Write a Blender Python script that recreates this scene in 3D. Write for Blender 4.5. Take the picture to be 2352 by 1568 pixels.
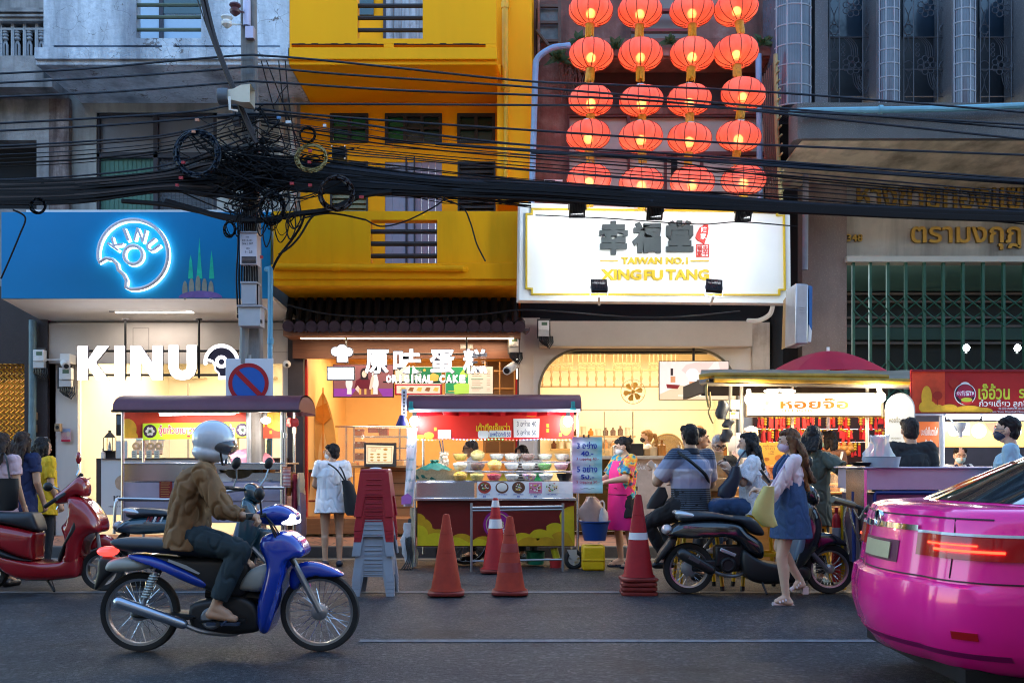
import bpy,bmesh,math,random
import numpy as np
from math import cos,sin
from mathutils import Vector as V3,Matrix
ru,rr=random.uniform,random.random
random.seed(7)
R=math.radians
SC=bpy.context.scene
COL=SC.collection
for _o in list(bpy.data.objects):bpy.data.objects.remove(_o)
# camera, sky, sun, exposure
F,CX,YH,H=2287.0,1176.0,1058.0,1.30
cam=bpy.data.cameras.new('camera');camo=bpy.data.objects.new('camera',cam);COL.objects.link(camo)
camo.location=(0,0,H);camo.rotation_euler=(R(90),0,0)
cam.sensor_width=36;cam.lens=36*F/2352;cam.shift_y=(YH-784)/2352
cam.clip_start=.1;cam.clip_end=800
cam.dof.use_dof=True;cam.dof.focus_distance=11.5;cam.dof.aperture_fstop=5.6
SC.camera=camo
W=bpy.data.worlds.new('World');SC.world=W;W.use_nodes=True
wn=W.node_tree;bg=wn.nodes['Background']
sky=wn.nodes.new('ShaderNodeTexSky');sky.sky_type='NISHITA';sky.sun_disc=False
SUN_EL,SUN_ROT=R(9.0),R(15)
sky.sun_elevation=SUN_EL;sky.sun_rotation=SUN_ROT;sky.air_density=1.0;sky.dust_density=.2;sky.ozone_density=2.2
wn.links.new(sky.outputs[0],bg.inputs[0]);bg.inputs[1].default_value=.15
sl=bpy.data.lights.new('sun','SUN');sl.energy=.15;sl.angle=R(25);sl.color=(1,.86,.72)
so=bpy.data.objects.new('sun',sl);COL.objects.link(so);so.rotation_euler=(math.pi/2-SUN_EL,0,math.pi-SUN_ROT)
SC.view_settings.view_transform='Standard';SC.view_settings.look='None'
SC.view_settings.exposure=3.0;SC.view_settings.gamma=1
SC.render.engine='CYCLES'
SC.render.filter_size=1.1
cy=SC.cycles;cy.pixel_filter_type='BLACKMAN_HARRIS';cy.filter_width=1.1;cy.use_denoising=True;cy.max_bounces=8;cy.diffuse_bounces=4;cy.glossy_bounces=3
cy.transmission_bounces=6;cy.transparent_max_bounces=12;cy.sample_clamp_indirect=6;cy.caustics_reflective=False;cy.caustics_refractive=False
# coordinates
KX={'D':(0,0,1),'A1':(0,0,.3112),'A2':(602.9,0,.3112),'A3':(1148.4,0,.3112),'A4':(1693.9,0,.3113),'A5':(0,459.4,.29297),'A6':(602.9,574.2,.3112),'B1':(1148.4,430.7,.3112),'B2':(1693.9,459.4,.3113),'B3':(0,890,.3294),'B4':(218.2,918.7,.4028),'B5':(660.3,947.4,.293),'B6':(907.2,918.7,.293),'B7':(1349.4,918.7,.3113),'B8':(1722.6,861.3,.4508),'C1':(1550.3,803.9,.2563),'C2':(1952.3,803.9,.238),'C3':(229.7,890,.2197),'C4':(344.5,229.7,.2197),'C5':(0,0,.3297),'C6':(0,689,.293),'C7':(1177.1,792.4,.227)}
def K(k,*pts):
 a,b,s=KX[k]
 r=[(a+x*s,b+y*s)for x,y in pts]
 return r
def KB(k,x0,y0,x1,y1):
 a,b,s=KX[k];return(a+x0*s,b+y0*s,a+x1*s,b+y1*s)
def P(x,y,d):return V3(((x-CX)/F*d,d,H+(YH-y)/F*d))
def PX(x,d):return(x-CX)/F*d
def PZ(y,d):return H+(YH-y)/F*d
class Plane:
 """a sign's plane; at() puts a point of its artwork on it"""
 def __init__(s,p0,n):s.p0=V3(p0);s.n=V3(n).normalized()
 def at(s,x,y,off=0):
  o=V3((0,0,H));r=V3(((x-CX)/F,1,(YH-y)/F))
  t=(s.p0-o).dot(s.n)/r.dot(s.n)
  return o+r*t+s.n*off
def front(d):return Plane((0,d,0),(0,-1,0))
def plane3(a,b,c):
 n=(b-a).cross(c-a)
 if n.y>0:n=-n
 return Plane(a,n)
# materials
MATS={}
LS=.245
def M(name,col=(.5,.5,.5),rough=.6,metal=0.,var=.12,vs=4.,bump=0.,bs=60.,emit=None,es=0.,trans=0.,alpha=1.,coat=0.,spec=.5,ior=1.45,streak=False):
 if name in MATS:return MATS[name]
 m=bpy.data.materials.new(name);m.use_nodes=True;MATS[name]=m
 nt=m.node_tree;p=nt.nodes['Principled BSDF']
 p.inputs['Base Color'].default_value=(*col,1);p.inputs['Roughness'].default_value=rough;p.inputs['Metallic'].default_value=metal
 p.inputs['Alpha'].default_value=alpha;p.inputs['Transmission Weight'].default_value=trans;p.inputs['Coat Weight'].default_value=coat
 p.inputs['Coat Roughness'].default_value=.06;p.inputs['Specular IOR Level'].default_value=spec;p.inputs['IOR'].default_value=ior
 if emit:p.inputs['Emission Color'].default_value=(*emit,1);p.inputs['Emission Strength'].default_value=es
 if var or bump:
  tc=nt.nodes.new('ShaderNodeTexCoord');src=tc.outputs['Object']
  if streak:
   mp=nt.nodes.new('ShaderNodeMapping');mp.inputs['Scale'].default_value=(1,1,.15);nt.links.new(src,mp.inputs[0]);src=mp.outputs[0]
 if var:
  n=nt.nodes.new('ShaderNodeTexNoise');n.inputs['Scale'].default_value=vs;n.inputs['Detail'].default_value=6;n.inputs['Roughness'].default_value=.65
  nt.links.new(src,n.inputs['Vector'])
  mr=nt.nodes.new('ShaderNodeMapRange');mr.inputs[1].default_value=.25;mr.inputs[2].default_value=.75
  mr.inputs[3].default_value=1-var;mr.inputs[4].default_value=1+var;nt.links.new(n.outputs[0],mr.inputs[0])
  mx=nt.nodes.new('ShaderNodeMix');mx.data_type='RGBA';mx.blend_type='MULTIPLY';mx.inputs[0].default_value=1
  mx.inputs[6].default_value=(*col,1);nt.links.new(mr.outputs[0],mx.inputs[7]);nt.links.new(mx.outputs[2],p.inputs['Base Color'])
  r2=nt.nodes.new('ShaderNodeMapRange');r2.inputs[3].default_value=max(0,rough-.1*min(1,var*5));r2.inputs[4].default_value=min(1,rough+.1*min(1,var*5))
  nt.links.new(n.outputs[0],r2.inputs[0]);nt.links.new(r2.outputs[0],p.inputs['Roughness'])
 if bump:
  b=nt.nodes.new('ShaderNodeTexNoise');b.inputs['Scale'].default_value=bs;b.inputs['Detail'].default_value=4;nt.links.new(src,b.inputs['Vector'])
  bp=nt.nodes.new('ShaderNodeBump');bp.inputs['Strength'].default_value=bump;bp.inputs['Distance'].default_value=.01
  nt.links.new(b.outputs[0],bp.inputs['Height']);nt.links.new(bp.outputs[0],p.inputs['Normal'])
 return m
def E(name,col,s,back=False):
 """a glowing surface of a lamp, lit sign or screen"""
 if name in MATS:return MATS[name]
 m=M(name,tuple(min(1,c)*.6 for c in col),.5,var=0,emit=col,es=s*LS);return m
def nodes(m):return m.node_tree,m.node_tree.nodes['Principled BSDF']
def ramp(nt,src,stops):
 c=nt.nodes.new('ShaderNodeValToRGB');e=c.color_ramp.elements
 while len(e)<len(stops):e.new(.5)
 for i,(p,col)in enumerate(stops):e[i].position=p;e[i].color=(*col,1)
 nt.links.new(src,c.inputs[0]);return c.outputs[0]
def noise(nt,scale,detail=6,rough=.6,stretch=(1,1,1)):
 tc=nt.nodes.new('ShaderNodeTexCoord');mp=nt.nodes.new('ShaderNodeMapping');mp.inputs['Scale'].default_value=stretch
 nt.links.new(tc.outputs['Object'],mp.inputs[0])
 n=nt.nodes.new('ShaderNodeTexNoise');n.inputs['Scale'].default_value=scale;n.inputs['Detail'].default_value=detail;n.inputs['Roughness'].default_value=rough
 nt.links.new(mp.outputs[0],n.inputs[0]);return n.outputs[0]
def mix(nt,fac,a,b,mode='MIX'):
 x=nt.nodes.new('ShaderNodeMix');x.data_type='RGBA';x.blend_type=mode
 for i,v in((0,fac),(6,a),(7,b)):
  if isinstance(v,(int,float)):x.inputs[i].default_value=v
  elif isinstance(v,tuple):x.inputs[i].default_value=(*v,1)
  else:nt.links.new(v,x.inputs[i])
 return x.outputs[2]
def bumpn(nt,p,h,s,dist=.01):
 b=nt.nodes.new('ShaderNodeBump');b.inputs['Strength'].default_value=s;b.inputs['Distance'].default_value=dist
 nt.links.new(h,b.inputs['Height']);nt.links.new(b.outputs[0],p.inputs['Normal'])
# mesh builder
LOC={}
class MB:
 def __init__(s):s.v=[];s.f=[];s.m=[];s.k=0
 def mat(s,k):s.k=k;return s
 def add(s,vs,fs):
  b=len(s.v);s.v+=[tuple(v)for v in vs]
  for f in fs:s.f.append([b+i for i in f]);s.m.append(s.k)
  return s
 def box(s,x0,x1,y0,y1,z0,z1):
  vs=[(x,y,z)for x in(x0,x1)for y in(y0,y1)for z in(z0,z1)]
  return s.add(vs,[(0,1,3,2),(4,6,7,5),(0,4,5,1),(2,3,7,6),(0,2,6,4),(1,5,7,3)])
 def pbox(s,x0,y0,x1,y1,d,t):
  """box whose front face covers the photo rectangle at depth d, t metres thick"""
  return s.box(PX(x0,d),PX(x1,d),d,d+t,PZ(y1,d),PZ(y0,d))
 def obox(s,c,size,rot=None):
  c=V3(c);hx,hy,hz=(q/2 for q in size);m=rot if rot is not None else Matrix.Identity(3)
  vs=[c+m@V3((x,y,z))for x in(-hx,hx)for y in(-hy,hy)for z in(-hz,hz)]
  return s.add(vs,[(0,1,3,2),(4,6,7,5),(0,4,5,1),(2,3,7,6),(0,2,6,4),(1,5,7,3)])
 def quad(s,a,b,c,d):return s.add([a,b,c,d],[(0,1,2,3)])
 def poly(s,pts,back):
  """prism between a polygon and the same polygon moved by vector back"""
  n=len(pts);back=V3(back);q=[V3(p)for p in pts]
  return s.add(q+[p+back for p in q],[tuple(range(n)),tuple(range(2*n-1,n-1,-1))]+[(i,(i+1)%n,n+(i+1)%n,n+i)for i in range(n)])
 def tube(s,pts,r,seg=8,caps=True,closed=False):
  pts=[V3(p)for p in pts];n=len(pts);rs=r if isinstance(r,(list,tuple))else[r]*n
  up=None;rings=[]
  for i,p in enumerate(pts):
   if closed:t=pts[(i+1)%n]-pts[i-1]
   else:t=pts[min(i+1,n-1)]-pts[max(i-1,0)]
   if t.length<1e-9:t=V3((0,0,1))
   t.normalize()
   if up is None:
    up=V3((0,0,1))if abs(t.z)<.9 else V3((1,0,0))
   up=up-t*up.dot(t)
   if up.length<1e-6:up=V3((0,1,0))-t*t.y
   up.normalize();sd=t.cross(up)
   rings.append([p+(up*cos(2*math.pi*k/seg)+sd*sin(2*math.pi*k/seg))*rs[i]for k in range(seg)])
  b=[v for rg in rings for v in rg];fs=[]
  for i in range(n if closed else n-1):
   j=(i+1)%n
   for k in range(seg):
    l=(k+1)%seg;fs.append((i*seg+k,i*seg+l,j*seg+l,j*seg+k))
  if caps and not closed:fs+=[tuple(range(seg-1,-1,-1)),tuple((n-1)*seg+k for k in range(seg))]
  return s.add(b,fs)
 def cyl(s,a,b,r,seg=16,r2=None):return s.tube([a,b],[r,r if r2 is None else r2],seg)
 def lathe(s,prof,c,axis='Z',seg=24,cap=True):
  """prof: (radius, height) along the axis"""
  c=V3(c);vs=[];fs=[];n=len(prof)
  for r,h in prof:
   for k in range(seg):
    a=2*math.pi*k/seg;u,w=r*cos(a),r*sin(a)
    vs.append(c+(V3((u,w,h))if axis=='Z' else V3((u,h,w))if axis=='Y' else V3((h,u,w))))
  for i in range(n-1):
   for k in range(seg):
    l=(k+1)%seg;fs.append((i*seg+k,i*seg+l,(i+1)*seg+l,(i+1)*seg+k))
  if cap:
   if prof[0][0]>1e-6:fs.append(tuple(range(seg-1,-1,-1)))
   if prof[-1][0]>1e-6:fs.append(tuple((n-1)*seg+k for k in range(seg)))
  return s.add(vs,fs)
 def ell(s,c,r,rot=None,seg=16,rg=10,z0=-1.,z1=1.):
  c=V3(c);rx,ry,rz=r if isinstance(r,(tuple,list))else(r,r,r)
  a0,a1=math.asin(z0),math.asin(z1);vs=[];fs=[]
  for i in range(rg+1):
   t=a0+(a1-a0)*i/rg
   for k in range(seg):
    a=2*math.pi*k/seg;v=V3((rx*cos(t)*cos(a),ry*cos(t)*sin(a),rz*sin(t)))
    vs.append(c+(rot@v if rot is not None else v))
  for i in range(rg):
   for k in range(seg):
    l=(k+1)%seg;fs.append((i*seg+k,i*seg+l,(i+1)*seg+l,(i+1)*seg+k))
  return s.add(vs,fs)
 def torus(s,c,R_,r,axis='Y',seg=40,rs=10,arc=(0,2*math.pi)):
  c=V3(c);pts=[]
  full=arc[1]-arc[0]>6.28
  for i in range(seg if full else seg+1):
   a=arc[0]+(arc[1]-arc[0])*i/seg;u,w=R_*cos(a),R_*sin(a)
   pts.append(c+(V3((u,0,w))if axis=='Y' else V3((u,w,0))if axis=='Z' else V3((0,u,w))))
  return s.tube(pts,r,rs,closed=full)
 def loft(s,rings,caps=True,closed=True):
  n=len(rings[0]);vs=[v for r in rings for v in r];fs=[]
  for i in range(len(rings)-1):
   for k in range(n if closed else n-1):
    l=(k+1)%n;fs.append((i*n+k,i*n+l,(i+1)*n+l,(i+1)*n+k))
  if caps and closed:fs+=[tuple(range(n-1,-1,-1)),tuple((len(rings)-1)*n+k for k in range(n))]
  return s.add(vs,fs)
 def cap(s,a,b,ra,rb=None,fa=False,fb=False,w=None,wr=1.,seg=14):
  """tapered limb from a to b, round or flat (fa, fb) ends; w, wr widen it along w"""
  a,b=V3(a),V3(b);rb=ra if rb is None else rb;t=b-a;L=t.length
  if L<1e-6:t=V3((0,0,1));L=1e-6
  t=t/L;up=V3(w)if w is not None else(V3((1,0,0))if abs(t.x)<.8 else V3((0,1,0)))
  up=(up-t*up.dot(t)).normalized();sd=t.cross(up);prof=[]
  if fa:prof+=[(0,0),(ra,0)]
  else:prof+=[(ra*sin(q),-ra*cos(q))for q in(.02,.5,1.0,1.57)]
  if fb:prof+=[(rb,L),(0,L)]
  else:prof+=[(rb*cos(q),L+rb*sin(q))for q in(0,.55,1.1,1.55)]
  vs=[];fs=[]
  for r,h in prof:
   for k in range(seg):
    q=2*math.pi*k/seg;vs.append(a+t*h+up*(r*wr*cos(q))+sd*(r*sin(q)))
  for i in range(len(prof)-1):
   for k in range(seg):
    l=(k+1)%seg;fs.append((i*seg+k,i*seg+l,(i+1)*seg+l,(i+1)*seg+k))
  fs+=[tuple(range(seg-1,-1,-1)),tuple((len(prof)-1)*seg+k for k in range(seg))]
  return s.add(vs,fs)
 def slab(s,pts,d,w,r=.015,n=3,dz=0.,taper=0.):
  """moulded panel: photo outline pts at depth d, half width w, edges rounded by r"""
  q=[V3((PX(x,d),PZ(y,d)))for x,y in pts];N=len(q)
  A=sum(q[i].x*q[(i+1)%N].y-q[(i+1)%N].x*q[i].y for i in range(N))
  if A<0:q.reverse()
  def inset(t):
   o=[]
   for i in range(N):
    e0=(q[i]-q[i-1]);e1=(q[(i+1)%N]-q[i])
    if e0.length<1e-9 or e1.length<1e-9:o.append(q[i].copy());continue
    n0=V3((-e0.y,e0.x)).normalized();n1=V3((-e1.y,e1.x)).normalized();nn=n0+n1
    if nn.length<.2:o.append(q[i].copy());continue
    nn=nn/max(.5,nn.length*nn.length/2)
    o.append(q[i]+nn*t)
   return o
  r=min(r,w*.95);rings=[]
  for i in range(n+1):
   a=math.pi/2*i/n;rings.append((r*(1-sin(a)),w-r*(1-cos(a))if False else w-r+r*cos(a)))
  L=[[(v.x,d-yy,v.y)for v in inset(t)]for t,yy in rings]
  L2=[[(v.x,d+yy,v.y)for v in inset(t)]for t,yy in reversed(rings)]
  return s.loft(L+L2)
 def chain(s,pts,pitch=.03,r=.0035):
  pts=[V3(p)for p in pts]
  for i in range(len(pts)-1):
   a,b=pts[i],pts[i+1];L=(b-a).length;k=max(1,int(L/pitch))
   for j in range(k):
    c=a+(b-a)*((j+.5)/k);t=(b-a).normalized();side=t.cross(V3((0,1,0))if j%2 else V3((1,0,.3))).normalized()
    ring=[c+t*(pitch*.62*cos(q))+side*(pitch*.34*sin(q))for q in[2*math.pi*z/8 for z in range(8)]]
    s.tube(ring,r,5,closed=True)
  return s
 def build(s,name,mats,parent=None,loc=None,smooth=35,bevel=0.,tagv=None,bseg=2):
  me=bpy.data.meshes.new(name)
  o=bpy.data.objects.new(name,me);COL.objects.link(o)
  if parent is not None:base=LOC[parent.name];o.parent=parent
  else:
   if loc is None:
    a=np.array(s.v);loc=((a[:,0].min()+a[:,0].max())/2,(a[:,1].min()+a[:,1].max())/2,a[:,2].min())
   base=V3(loc);o.location=base
  LOC[o.name]=V3(base)
  b=V3(base)
  me.from_pydata([(x-b.x,y-b.y,z-b.z)for x,y,z in s.v],[],s.f)
  if not isinstance(mats,(list,tuple)):mats=[mats]
  for m in mats:me.materials.append(m)
  me.polygons.foreach_set('material_index',[min(k,len(mats)-1)for k in s.m])
  bm=bmesh.new();bm.from_mesh(me);bmesh.ops.recalc_face_normals(bm,faces=bm.faces);bm.to_mesh(me);bm.free()
  if smooth:
   me.polygons.foreach_set('use_smooth',[True]*len(me.polygons));me.set_sharp_from_angle(angle=R(smooth))
  if bevel:
   md=o.modifiers.new('bevel','BEVEL');md.width=bevel;md.segments=bseg;md.limit_method='ANGLE';md.angle_limit=R(40);md.harden_normals=False
  if tagv:tag(o,*tagv)
  return o
def tag(o,label,cat,group=None,kind=None):
 if label:o['label']=label
 if cat:o['category']=cat
 if group:o['group']=group
 if kind:o['kind']=kind
 return o
def thing(name,label,cat,loc,group=None):
 o=bpy.data.objects.new(name,None);COL.objects.link(o);o.location=loc;o.empty_display_size=.1
 LOC[o.name]=V3(loc);return tag(o,label,cat,group)
def struct(o):o['kind']='structure';return o
def copy_tree(o,loc,label=None,rz=None):
 r=o.copy();COL.objects.link(r);r.location=loc
 if rz is not None:r.rotation_euler=(0,0,rz)
 LOC[r.name]=V3(loc)
 if label:r['label']=label
 for ch in list(o.children):
  c=ch.copy();COL.objects.link(c);c.parent=r
  for g in list(ch.children):
   e=g.copy();COL.objects.link(e);e.parent=c
 return r
def lamp(kind,loc,power,col,size=.3,parent=None,target=None,sy=None,spread=None):
 l=bpy.data.lights.new('light',kind);l.energy=power*LS;l.color=col
 if kind=='AREA':
  l.size=size
  if sy:l.shape='RECTANGLE';l.size_y=sy
  if spread:l.spread=spread
 elif kind=='SPOT':l.shadow_soft_size=size;l.spot_size=spread or R(100);l.spot_blend=.8
 else:l.shadow_soft_size=size
 o=bpy.data.objects.new('light',l);COL.objects.link(o);loc=V3(loc);o.location=loc
 if target is not None:o.rotation_euler=(V3(target)-loc).to_track_quat('-Z','Y').to_euler()
 if parent is not None:o.parent=parent;o.location=loc-LOC[parent.name]
 return o
def wallgrid(mb,x0,x1,z0,z1,y,t,holes=()):
 """wall slab with rectangular openings (x0,x1,z0,z1 each); front face at y"""
 xs=sorted({x0,x1,*[min(max(h[i],x0),x1)for h in holes for i in(0,1)]});zs=sorted({z0,z1,*[min(max(h[i],z0),z1)for h in holes for i in(2,3)]})
 nx,nz=len(xs)-1,len(zs)-1
 def solid(i,j):
  if i<0 or j<0 or i>=nx or j>=nz:return False
  cx,cz=(xs[i]+xs[i+1])/2,(zs[j]+zs[j+1])/2
  return not any(h[0]<cx<h[1]and h[2]<cz<h[3]for h in holes)
 for i in range(nx):
  for j in range(nz):
   if not solid(i,j):continue
   a,b,c,d=xs[i],xs[i+1],zs[j],zs[j+1]
   mb.quad((a,y,c),(b,y,c),(b,y,d),(a,y,d));mb.quad((a,y+t,c),(a,y+t,d),(b,y+t,d),(b,y+t,c))
   if not solid(i-1,j):mb.quad((a,y,c),(a,y,d),(a,y+t,d),(a,y+t,c))
   if not solid(i+1,j):mb.quad((b,y,c),(b,y+t,c),(b,y+t,d),(b,y,d))
   if not solid(i,j-1):mb.quad((a,y,c),(a,y+t,c),(b,y+t,c),(b,y,c))
   if not solid(i,j+1):mb.quad((a,y,d),(b,y,d),(b,y+t,d),(a,y+t,d))
 return mb
def pxh(d,x0,y0,x1,y1):return(PX(x0,d),PX(x1,d),PZ(y1,d),PZ(y0,d))
# lettering
_tc={}
def glyphs(s,bold=0.,res=2):
 k=(s,bold)
 if k in _tc:return _tc[k]
 cu=bpy.data.curves.new('t','FONT');cu.body=s;cu.size=1;cu.resolution_u=res;cu.offset=bold;cu.extrude=.05;cu.fill_mode='BOTH';cu.align_x='CENTER'
 o=bpy.data.objects.new('t',cu);COL.objects.link(o);bpy.context.view_layer.update()
 me=bpy.data.meshes.new_from_object(o.evaluated_get(bpy.context.evaluated_depsgraph_get()))
 v=[tuple(q.co)for q in me.vertices];f=[tuple(p.vertices)for p in me.polygons]
 bpy.data.objects.remove(o);bpy.data.curves.remove(cu);bpy.data.meshes.remove(me)
 _tc[k]=(v,f);return v,f
def write(mb,s,box,pl,thick=.004,off=.002,bold=0.,shear=0.,keep=False,rot=0.):
 """write s into the photo rectangle box on plane pl"""
 v,f=glyphs(s,bold)
 if not v:return mb
 x0=min(q[0]for q in v);x1=max(q[0]for q in v);y0=min(q[1]for q in v);y1=max(q[1]for q in v)
 bx0,by0,bx1,by1=box;sx=(bx1-bx0)/max(1e-6,x1-x0);sy=(by1-by0)/max(1e-6,y1-y0)
 if keep:
  sy2=min(sx,sy);cx,cy_=(bx0+bx1)/2,(by0+by1)/2;w,h=(x1-x0)*sy2,(y1-y0)*sy2;bx0,bx1,by0,by1=cx-w/2,cx+w/2,cy_-h/2,cy_+h/2;sx=sy=sy2
 cx,cy_=(bx0+bx1)/2,(by0+by1)/2;ca,sa=cos(rot),sin(rot);out=[]
 for x,y,z in v:
  u=bx0+(x-x0)*sx+shear*(y-y0)*sy;w=by1-(y-y0)*sy
  if rot:du,dw=u-cx,w-cy_;u,w=cx+du*ca-dw*sa,cy_+du*sa+dw*ca
  out.append(pl.at(u,w,off+(thick if z>0 else 0)))
 return mb.add(out,f)
_ak=[0]
def art(mb,pts,pl,off=.002,t=.0015):
 """flat printed shape: photo polygon on a plane"""
 _ak[0]=(_ak[0]+1)%12;off+=_ak[0]*.00012
 a=[pl.at(x,y,off+t)for x,y in pts];b=[pl.at(x,y,off)for x,y in pts];n=len(pts)
 return mb.add(a+b,[tuple(range(n)),tuple(range(2*n-1,n-1,-1))]+[(i,(i+1)%n,n+(i+1)%n,n+i)for i in range(n)])
def disc(cx,cy_,rx,ry=None,n=24,a0=0.,a1=2*math.pi):
 ry=rx if ry is None else ry
 return[(cx+rx*cos(a0+(a1-a0)*i/n),cy_+ry*sin(a0+(a1-a0)*i/n))for i in range(n if a1-a0>6.28 else n+1)]
def rect(x0,y0,x1,y1):return[(x0,y0),(x1,y0),(x1,y1),(x0,y1)]
def band(outer,inner):return outer+[outer[0]]+[inner[0]]+inner[::-1]
def pipe_px(mb,pts,r,seg=8):return mb.tube([P(*p)for p in pts],r,seg)
def spline(pts,n=8):
 pts=[V3(p)for p in pts];out=[]
 for i in range(len(pts)-1):
  p0,p1,p2,p3=pts[max(i-1,0)],pts[i],pts[i+1],pts[min(i+2,len(pts)-1)]
  for k in range(n):
   t=k/n;out.append(.5*((2*p1)+(p2-p0)*t+(2*p0-5*p1+4*p2-p3)*t*t+(3*p1-p0-3*p2+p3)*t**3))
 return out+[pts[-1]]
# materials of the place
def asphalt():
 m=M('asphalt',(.05,.052,.058),.5,var=0,spec=.22);nt,p=nodes(m)
 n1=noise(nt,1.1,5);n2=noise(nt,120,3,.7);n3=noise(nt,.35,3,stretch=(.4,1,1))
 c=ramp(nt,n1,[(.3,(.010,.011,.016)),(.7,(.024,.026,.035))])
 c=mix(nt,ramp(nt,n2,[(.55,(0,0,0)),(.66,(1,1,1))]),c,(.15,.15,.16));c=mix(nt,ramp(nt,noise(nt,48,3,.75),[(.57,(0,0,0)),(.64,(1,1,1))]),c,(.12,.12,.125));c=mix(nt,ramp(nt,noise(nt,60,2,.6),[(.34,(1,1,1)),(.42,(0,0,0))]),c,(.006,.006,.008))
 v=nt.nodes.new('ShaderNodeTexVoronoi');v.inputs['Scale'].default_value=42;tc=nt.nodes.new('ShaderNodeTexCoord');nt.links.new(tc.outputs['Object'],v.inputs[0]);c=mix(nt,ramp(nt,v.outputs['Color'],[(.70,(0,0,0)),(.85,(1,1,1))]),c,(.11,.11,.12));c=mix(nt,ramp(nt,noise(nt,17,4,.8),[(.50,(0,0,0)),(.66,(.8,.8,.8))]),c,(.075,.075,.085));c=mix(nt,ramp(nt,noise(nt,.9,5,.7),[(.56,(0,0,0)),(.66,(.8,.8,.8))]),c,(.008,.008,.010))
 c=mix(nt,.5,c,ramp(nt,n3,[(.3,(.45,.45,.45)),(.7,(1.3,1.3,1.3))]),'MULTIPLY')
 nt.links.new(c,p.inputs['Base Color'])
 r=nt.nodes.new('ShaderNodeMapRange');r.inputs[3].default_value=.28;r.inputs[4].default_value=.62;nt.links.new(n1,r.inputs[0]);nt.links.new(r.outputs[0],p.inputs['Roughness'])
 bumpn(nt,p,noise(nt,30,4,.8),1.,.03);return m
def peel():
 m=M('peeling_white_paint',(.6,.62,.66),.75,var=0);nt,p=nodes(m)
 n1=noise(nt,2.4,9,.72);n2=noise(nt,1.3,6,.6,(1.2,1,.18));n3=noise(nt,14,6,.7)
 c=ramp(nt,n3,[(.3,(.50,.55,.64)),(.55,(.70,.75,.83)),(.75,(.82,.86,.93))])
 c=mix(nt,ramp(nt,n2,[(.44,(0,0,0)),(.66,(.9,.9,.9))]),c,(.20,.22,.27))
 v=nt.nodes.new('ShaderNodeTexVoronoi');v.feature='DISTANCE_TO_EDGE';v.inputs['Scale'].default_value=5;tc=nt.nodes.new('ShaderNodeTexCoord');
 w=nt.nodes.new('ShaderNodeMix');w.data_type='RGBA';w.inputs[0].default_value=.12;nt.links.new(tc.outputs['Object'],w.inputs[6])
 nn=nt.nodes.new('ShaderNodeTexNoise');nn.inputs['Scale'].default_value=6;nn.inputs['Detail'].default_value=5;nt.links.new(tc.outputs['Object'],nn.inputs[0]);nt.links.new(nn.outputs[1],w.inputs[7]);nt.links.new(w.outputs[2],v.inputs['Vector'])
 cr=ramp(nt,v.outputs[0],[(0,(1,1,1)),(.018,(0,0,0))])
 cm=mix(nt,1.,cr,ramp(nt,n1,[(.48,(0,0,0)),(.56,(1,1,1))]),'MULTIPLY')
 c=mix(nt,cm,c,(.12,.12,.14))
 ch=ramp(nt,n1,[(.625,(0,0,0)),(.635,(1,1,1))]);c=mix(nt,ch,c,(.17,.155,.16))
 nt.links.new(c,p.inputs['Base Color']);bumpn(nt,p,n1,.9,.05);return m
def grime(name,c0,c1,c2,s=1.6,rough=.85,spots=None,b=.5):
 m=M(name,c0,rough,var=0);nt,p=nodes(m)
 n1=noise(nt,s,8,.68);n2=noise(nt,s*.9,6,.62,(1.5,1,.14))
 c=ramp(nt,n1,[(.3,c0),(.55,c1),(.75,c2)])
 c=mix(nt,ramp(nt,n2,[(.44,(0,0,0)),(.68,(.85,.85,.85))]),c,tuple(q*.35 for q in c0))
 if spots:c=mix(nt,ramp(nt,noise(nt,45,3),[(.62,(0,0,0)),(.68,(1,1,1))]),c,spots)
 nt.links.new(c,p.inputs['Base Color']);bumpn(nt,p,noise(nt,s*14,6,.7),b,.02);return m
def speck(name,a,b,s=70,rough=.8,th=.55):
 m=M(name,a,rough,var=0);nt,p=nodes(m)
 c=mix(nt,ramp(nt,noise(nt,s,3,.7),[(th,(0,0,0)),(th+.1,(1,1,1))]),a,b)
 c=mix(nt,.8,c,ramp(nt,noise(nt,1.5,6,.65,(1,1,.4)),[(.3,(.55,.55,.58)),(.7,(1.2,1.2,1.2))]),'MULTIPLY')
 nt.links.new(c,p.inputs['Base Color']);bumpn(nt,p,noise(nt,s,3),.4);return m
def wood(name,a,b,s=3,ax=(1,1,12),rough=.5):
 m=M(name,a,rough,var=0);nt,p=nodes(m)
 n=noise(nt,s,5,.6,ax);nt.links.new(ramp(nt,n,[(.3,a),(.7,b)]),p.inputs['Base Color']);bumpn(nt,p,n,.15);return m
def wave_mat(name,stops,axis,scale,dist=0.,rough=.7,prof='SAW',phase=0.):
 m=M(name,stops[0][1],rough,var=0);nt,p=nodes(m);tc=nt.nodes.new('ShaderNodeTexCoord')
 w=nt.nodes.new('ShaderNodeTexWave');w.bands_direction=axis;w.wave_profile=prof;w.inputs['Scale'].default_value=scale;w.inputs['Distortion'].default_value=dist;w.inputs['Phase Offset'].default_value=phase
 nt.links.new(tc.outputs['Object'],w.inputs[0]);o=ramp(nt,w.outputs['Fac'],stops);nt.links.new(o,p.inputs['Base Color']);return m
asph=asphalt();peelm=peel()
yel=M('yellow_paint',(1.0,.415,.001),.6,spec=.2,var=.08,vs=1.2,bump=.12,bs=25,streak=True)
yel2=M('yellow_old',(1.0,.44,.002),.6,spec=.2,var=.2,vs=1.6,streak=True,bump=.2,bs=20)
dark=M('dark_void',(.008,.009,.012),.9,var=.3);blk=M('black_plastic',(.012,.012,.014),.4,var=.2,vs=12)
blackm=M('black_metal',(.02,.02,.022),.45,metal=.5,var=.15)
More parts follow.
